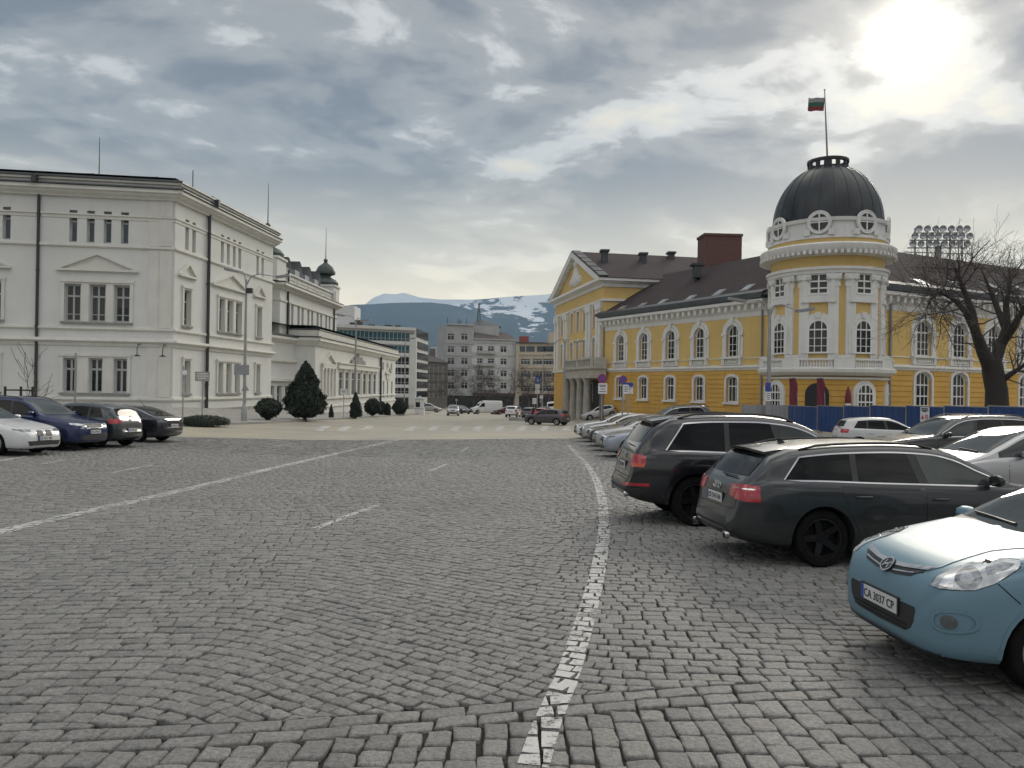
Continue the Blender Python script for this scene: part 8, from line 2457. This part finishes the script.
# signs on posts
r_, H, k = post(202, 420, 373, 'grey lettered board on a thin post by the palace drainpipe', 'sign', D=None); o = plate_box(r_, 'sign_board', (0, -.06, H - 3.5 * k), 14.5 * k, 9.5 * k, M_SIGNG); bars(o, 14.5 * k, 9.5 * k, [(.78, .15, .85), (.55, .1, .9), (.32, .2, .75)], M_SIGNW); plate_box(o, 'sign_panel', (0, .0, 0), 13.6 * k, 8.6 * k, M_KERB, 0, .034)
r_, H, k = post(182.5, 424, 366, 'small round white sign on a thin post at the palace corner', 'traffic sign'); disc(r_, 'sign_face', (.1, -.06, H - 6.5 * k), 2.3 * k, M_SIGNW); plate_box(r_, 'sign_plate', (.1, -.06, H - 12 * k), 4 * k, 5 * k, M_SIGNG)
r_, H, k = post(74.5, 428, 353, 'plain grey pole behind the blue SUV', 'pole', rad=.05)
r_, H, k = post(343.5, 417, 388.5, 'small white board on a thin post by the wing windows', 'sign', rad=.03); o = plate_box(r_, 'sign_board', (0, -.05, H - 3 * k), 7 * k, 5.5 * k, M_SIGNW); bars(o, 7 * k, 5.5 * k, [(.7, .2, .8), (.45, .15, .85), (.25, .3, .7)])
r_, H, k = post(601.8, 0, 374, 'red-rimmed blue no-stopping sign with a white plate on a brown box post', D=44); no_stop(r_, (-.0, -.1, H - 4.5 * k), 4.6 * k, -.05); o = plate_box(r_, 'sign_plate', (.03, -.1, H - 14.5 * k), 9 * k, 10.5 * k, M_SIGNW); bars(o, 9 * k, 10.5 * k, [(.82, .1, .9), (.68, .2, .8), (.45, .25, .75), (.2, .1, .85)])
mb = MB(); mb.box(-2.0 * k, 2.0 * k, -.02, .2, .2, H - 20 * k); mb.build('post_box', mat('brown_box', (.13, .11, .08), .7), r_)
r_, H, k = post(622.5, 0, 375, 'round blue no-parking sign left of two white plates', D=41); no_stop(r_, (0, -.1, H - 4.5 * k), 4.1 * k, 0, False)
r_, H, k = post(627.8, 0, 383, 'blue and white parking plates on a post beside the round no-parking sign', D=40); plate_box(r_, 'sign_band', (-1.2 * k, -.06, H - .6 * k), 9 * k, 1.8 * k, M_SIGNB); o = plate_box(r_, 'sign_plate', (-2 * k, -.06, H - 6.3 * k), 6 * k, 9 * k, M_SIGNW, .12); o2 = plate_box(r_, 'sign_plate', (3 * k, -.02, H - 6 * k), 4 * k, 9.5 * k, M_SIGNW, -.5); disc(r_, 'sign_face', (2.8 * k, -.1, H - 1.6 * k), 2.2 * k, M_SIGNB); bars(o, 6 * k, 9 * k, [(.75, .15, .8), (.5, .2, .85), (.28, .15, .7)])
r_, H, k = post(766.8, 0, 382, 'square blue no-parking sign over a white plate by the round tower', D=41.5); o = plate_box(r_, 'sign_board', (0, -.16, H - 5 * k), 5.4 * k, 8.5 * k, M_SIGNB)
mb = MB(); mb.bar((-2.4 * k, -.02, 3 * k), (2.4 * k, -.02, -3 * k), .04, .01); mb.build('sign_bar', M_SIGNR, o); o = plate_box(r_, 'sign_plate', (.02, -.16, H - 14.5 * k), 5.4 * k, 9 * k, M_SIGNW); bars(o, 5.4 * k, 9 * k, [(.8, .15, .85), (.6, .2, .8), (.4, .15, .75), (.2, .25, .8)])
# blue disabled-parking sign with plates far down the street
r_, H, k = post(537.3, 0, 376.5, 'tall post with a blue wheelchair parking sign and white plates far down the street', D=118, rad=.06)
o = plate_box(r_, 'sign_board', (0, -.08, H - 3.4 * k), 4.6 * k, 6.8 * k, M_SIGNB)
mb = MB(); s = k
mb.tube([(-.4 * s, -.03, 2.1 * s), (-.3 * s, -.03, .4 * s), (.7 * s, -.03, .3 * s), (1.1 * s, -.03, -1.2 * s)], .3 * s, 6); mb.tube([(.9 * s * math.cos(t) - .1 * s, -.03, -.7 * s + .95 * s * math.sin(t)) for t in [R(150) + R(24) * j for j in range(9)]], .2 * s, 5); mb.build('pictogram', M_SIGNW, o)
for dz_, h_ in ((10.0, 4.2), (15, 4.2)):
 o = plate_box(r_, 'sign_plate', (0, -.08, H - dz_ * k), 4.4 * k, h_ * k, M_SIGNW); bars(o, 4.4 * k, h_ * k, [(.65, .2, .8), (.35, .15, .7)])
r_, H, k = post(534.5, 0, 398, 'white plate on a short post left of the wheelchair sign', 'sign', D=112); plate_box(r_, 'sign_plate', (0, -.05, H - 3 * k), 4.2 * k, 6 * k, M_SIGNW)
r_, H, k = post(541.3, 0, 395, 'round white sign on a post right of the wheelchair sign', D=112); disc(r_, 'sign_face', (0, -.06, H - 2 * k), 1.9 * k, M_SIGNW); plate_box(r_, 'sign_plate', (0, -.05, H - 6 * k), 3 * k, 3.6 * k, M_SIGNG)
r_, H, k = post(456.5, 0, 399, 'small road sign on a post behind the oncoming silver SUV', D=170, rad=.06); plate_box(r_, 'sign_board', (0, -.06, H - .8 * k), 2.4 * k, 2.0 * k, M_SIGNG)
# guard booth
w = gz(419.5, 413.6); k = w.y / 768; bo = empty('guard_booth', w, 0, 'white guard booth with a pitched roof at the end of the palace pavement', 'booth')
W2 = 4.8 * k; mb = MB(); mb.box(-W2, W2, -W2 * .9, W2 * .9, -.2, 14.5 * k); mb.build('wall', M_SIGNW, bo)
mb = MB(); e = W2 * 1.18; zz = 14.5 * k; mb.add([(-e, -e, zz), (e, -e, zz), (e, e, zz), (-e, e, zz), (0, 0, zz + 3.4 * k)], [(0, 3, 2, 1), (0, 1, 4), (1, 2, 4), (2, 3, 4), (3, 0, 4)]); mb.build('roof', M_SIGNG, bo)
for x, nm in ((-.28, 'window'), (.95, 'window')):
 mb = MB(); mb.box(-W2 * .45, W2 * .45, -.03, .03, 6.5 * k, 11.5 * k); mb.build(nm, M_FARDK, bo, (x * W2 * (1 if x < .5 else 1.06), -W2 * .905 if x < .5 else 0, 0), (0, 0, 0 if x < .5 else math.pi / 2))
mb = MB(); mb.box(-W2 * 1.03, W2 * 1.03, -W2 * .93, -W2 * .902, 4.6 * k, 5.2 * k); mb.build('ledge', M_SIGNG, bo)
# kerb islands
for px, py, wpx, lb in ((518, 420.5, 13, 'low stone kerb island left of the plum grey hatchback'), (535, 421.0, 9, 'low stone kerb island under the nose of the plum grey hatchback')):
 g = at_ground(px, py); k = g.y / 768; is_ = MB(); a, b = wpx * k / 2, .55
 pr = [(-a, -b), (a, -b), (a + .3, 0), (a, b), (-a, b), (-a - .3, 0)]
 is_.prism(pr, -.2, .26, 0, 'z'); is_.prism([(x * .93, y * .8) for x, y in pr], .26, .30, 0, 'z')
 tag(is_.build('kerb_island', M_KERB, None, (g.x, g.y, g.z)), lb, 'kerb', 'kerb islands in the street')
# ================================================================== blue hoarding
def hoarding():
 P = [(793, 50.0), (1120, 27.0)]
 a = at_depth(793, 400, 50); b = at_depth(1120, 400, 28.0)
 f = Fac((a.x, 50), (b.x, 28)); pxs = [788, 817.5, 843.7, 870, 906, 944, 988, 1040, 1098]
 us = [f.u(p, 407) for p in pxs]
 GR = 'blue hoarding panels'
 names = ['leftmost blue hoarding panel, beside the grey sheets', 'blue hoarding panel under the round tower doorway', 'blue hoarding panel under the right of the round tower', 'blue hoarding panel left of the one with the warning notice', 'blue hoarding panel carrying the white warning notice', 'blue hoarding panel under the first arched windows right of the tower', 'blue hoarding panel left of the big bare trunk', 'blue hoarding panel at the right edge below the big bare tree']
 for i in range(8):
  u0, u1 = us[i], us[i + 1]; um = (u0 + u1) / 2; p = f.P(um); z = G(p.x, p.y); top = 2.12
  zt = f.z((pxs[i] + pxs[i + 1]) / 2, 406.5 + max(0, i - 3) * .25) - z
  r = empty('hoarding_panel', (p.x, p.y, z), f.a, names[i], 'hoarding', GR); hw = (u1 - u0) / 2 - .04
  mb = MB()                                      # folded sheet with shallow ribs
  n = 12
  for k in range(n):
   x0, x1 = -hw + 2 * hw * k / n, -hw + 2 * hw * (k + 1) / n; d = .012 if k % 2 else 0
   mb.box(x0, x1 - .001, -.02 - d, .015, .08, zt)
  mb.build('sheet', M_BLUEF, r)
  mb = MB(); mb.box(-hw - .02, -hw + .05, -.05, .05, -.1, zt + .05); mb.box(-hw + .052, hw, -.04, .02, zt + .002, zt + .045); mb.build('frame', M_STEEL, r)
  mb = MB(); mb.box(-hw - .35, -hw + .35, -.15, .15, -.1, .13); mb.build('foot_block', M_KERB, r)
  if i == 4:
   x = f.u(926, 414) - um; q = plate_box(r, 'notice', (x, -.06, f.z(926, 414.5) - z), .62, .72, M_SIGNW); q['label'] = 'white notice with red warning triangle and prohibition ring'
   mb = MB(); mb.prism([(-.25, -.22), (-.03, -.22), (-.14, .0)], -.024, -.016); mb.build('warning_triangle', M_SIGNR, q)
   mb = MB(); mb.lathe([(.075, -.024), (.11, -.024), (.11, -.016), (.075, -.016)], 20, (.14, 0, -.11), 'y', 0, False); mb.bar((.07, -.02, -.04), (.21, -.02, -.18), .03, .008); mb.build('prohibition_ring', M_SIGNR, q)
   bars(q, .62, .72, [(.9, .12, .88), (.8, .1, .9), (.7, .25, .75)])
 a2 = at_depth(742, 400, 47)
 for i, (p0, p1) in enumerate(((742, 765), (766, 787))):
  a = at_depth(p0, 400, 49); b = at_depth(p1, 400, 49.5); f2 = Fac((a.x, a.y), (b.x, b.y)); p = f2.P(f2.L / 2); z = G(p.x, p.y)
  r = empty('site_fence_panel', (p.x, p.y, z), f2.a, ('grey site fence sheet left of the parking sign by the tower', 'grey site fence sheet between the parking sign and the blue hoarding')[i], 'fence', 'grey site fence sheets'); zt = f2.z((p0 + p1) / 2, 405) - z
  mb = MB(); n = 10
  for k in range(n): mb.box(-f2.L / 2 + f2.L * k / n, -f2.L / 2 + f2.L * (k + 1) / n - .001, -.02 - (.015 if k % 2 else 0), .01, .08, zt)
  mb.build('sheet', M_SIGNG, r); mb = MB(); mb.box(-f2.L / 2 - .03, -f2.L / 2 + .03, -.05, .04, -.1, zt + .05); mb.build('frame', M_STEEL, r)
hoarding()
# burgundy feather banners at the doorway
for px, D, lb, s in ((793, 56.5, 'burgundy feather banner left of the tower doorway', -1), (820.5, 56.0, 'burgundy feather banner in front of the tower doorway', -1)):
 q = at_depth(px, 400, D); z = G(q.x, D) + .1; r = empty('feather_banner', (q.x, D, z), 0, lb, 'banner', 'burgundy banners by the tower door'); k = D / 768
 zt = at_depth(px, 378, D).z - z; mb = MB(); mb.tube([(4.5 * k, 0, -.1), (4.4 * k, 0, zt * .5), (3.5 * k, 0, zt * .85), (0, 0, zt), (-4.2 * k, 0, zt * .985)], .03, 6); mb.build('pole', M_SIGNG, r)
 mb = MB(); N = 12; vs = []
 for i in range(N + 1):
  t = i / N; zz = .7 + (zt - .7) * t; xr = (4.4 - 1.0 * max(0, t - .5) * 2 * t) * k if t < .9 else (3.4 - 2.5 * (t - .9) * 10 * .4) * k
  xl = (-3.0 - 1.4 * t) * k
  for j in range(5): vs.append((xl + (xr - xl) * j / 4, .06 * math.sin(j * 1.7 + i * .5), zz))
 mb.add(vs, [(i * 5 + j, i * 5 + j + 1, i * 5 + j + 6, i * 5 + j + 5) for i in range(N) for j in range(4)], 0, True); mb.build('cloth', M_BURG, r)
q = at_depth(848, 400, 57); z = G(q.x, 57)
r = empty('parasol', (q.x, 57, z), 0, 'folded burgundy and white parasol right of the tower doorway', 'parasol'); zt = at_depth(848, 386, 57).z - z
mb = MB(); mb.tube([(0, 0, 0), (0, 0, zt)], .03, 6); mb.build('pole', M_STEEL, r); mb = MB(); mb.lathe([(.10, zt * .42), (.22, zt * .55), (.2, zt * .72), (.16, zt * .85), (.03, zt * .99)], 10); mb.build('canopy', M_BURG, r); mb = MB(); mb.lathe([(.14, zt * .33), (.18, zt * .36), (.2, zt * .54), (.1, zt * .545)], 10); mb.build('valance', M_SIGNW, r)
# ================================================================== stadium floodlights beyond the right roof
def floods():
 D = 88.0; c = at_depth(938, 255, D); r = empty('floodlight_rack', (c.x, D, c.z), 0, 'rack of round stadium floodlights showing above the brown roof at the right', 'floodlights')
 k = D / 768
 lamp = MB(); s = 3.3 * k
 lamp.lathe([(0, .05), (s * .55, .08), (s * .95, -.12), (s, -.3), (s * .93, -.32)], 16, (0, 0, 0), 'y'); lamp.lathe([(0, -.22), (s * .93, -.30)], 16, (0, 0, 0), 'y', 1)
 me = lamp.mesh('floodlight', [M_SIGNG, M_LAMP])
 for row, (py, n, x0, x1) in enumerate(((229.5, 7, 916.5, 964), (236.8, 8, 912.5, 966.5), (244.5, 8, 910.5, 964))):
  for i in range(n):
   w_ = at_depth(x0 + (x1 - x0) * i / (n - 1), py, D); link('floodlight', me, r, (w_.x - c.x, -.4, w_.z - c.z), (.12, 0, (i % 3 - 1) * .2))
  a = at_depth(x0 - 3, py + 3.4, D) - c; b = at_depth(x1 + 3, py + 3.4, D) - c; mb = MB(); mb.bar(a, b, .12); mb.build('rail', M_STEEL, r)
 for px in (915, 927, 938, 950, 962): a = at_depth(px, 228, D) - c; b = at_depth(px, 262, D) - c; mb = MB(); mb.bar(a, b, .14); mb.build('upright', M_STEEL, r)
 mb = MB();
 a = at_depth(904, 252, D) - c; b = at_depth(972, 254, D) - c; mb.bar(a, b, .1); mb.bar(a + Vector((0, 0, -1)), b + Vector((0, 0, -1)), .1)
 for i in range(12): t = i / 11; p_ = a.lerp(b, t); mb.bar(p_, p_ + Vector((0, 0, -1.0)), .06)
 mb.build('gantry_rail', M_STEEL, r)
 m2 = MB(); q = at_depth(938, 300, D) - c; m2.tube([(0, 0, q.z - 12), (0, 0, at_depth(938, 246, D).z - c.z)], .35, 10); m2.build('mast', M_STEEL, r)
floods()

# ------------------------------------------------------------------ end
bpy.context.view_layer.update()
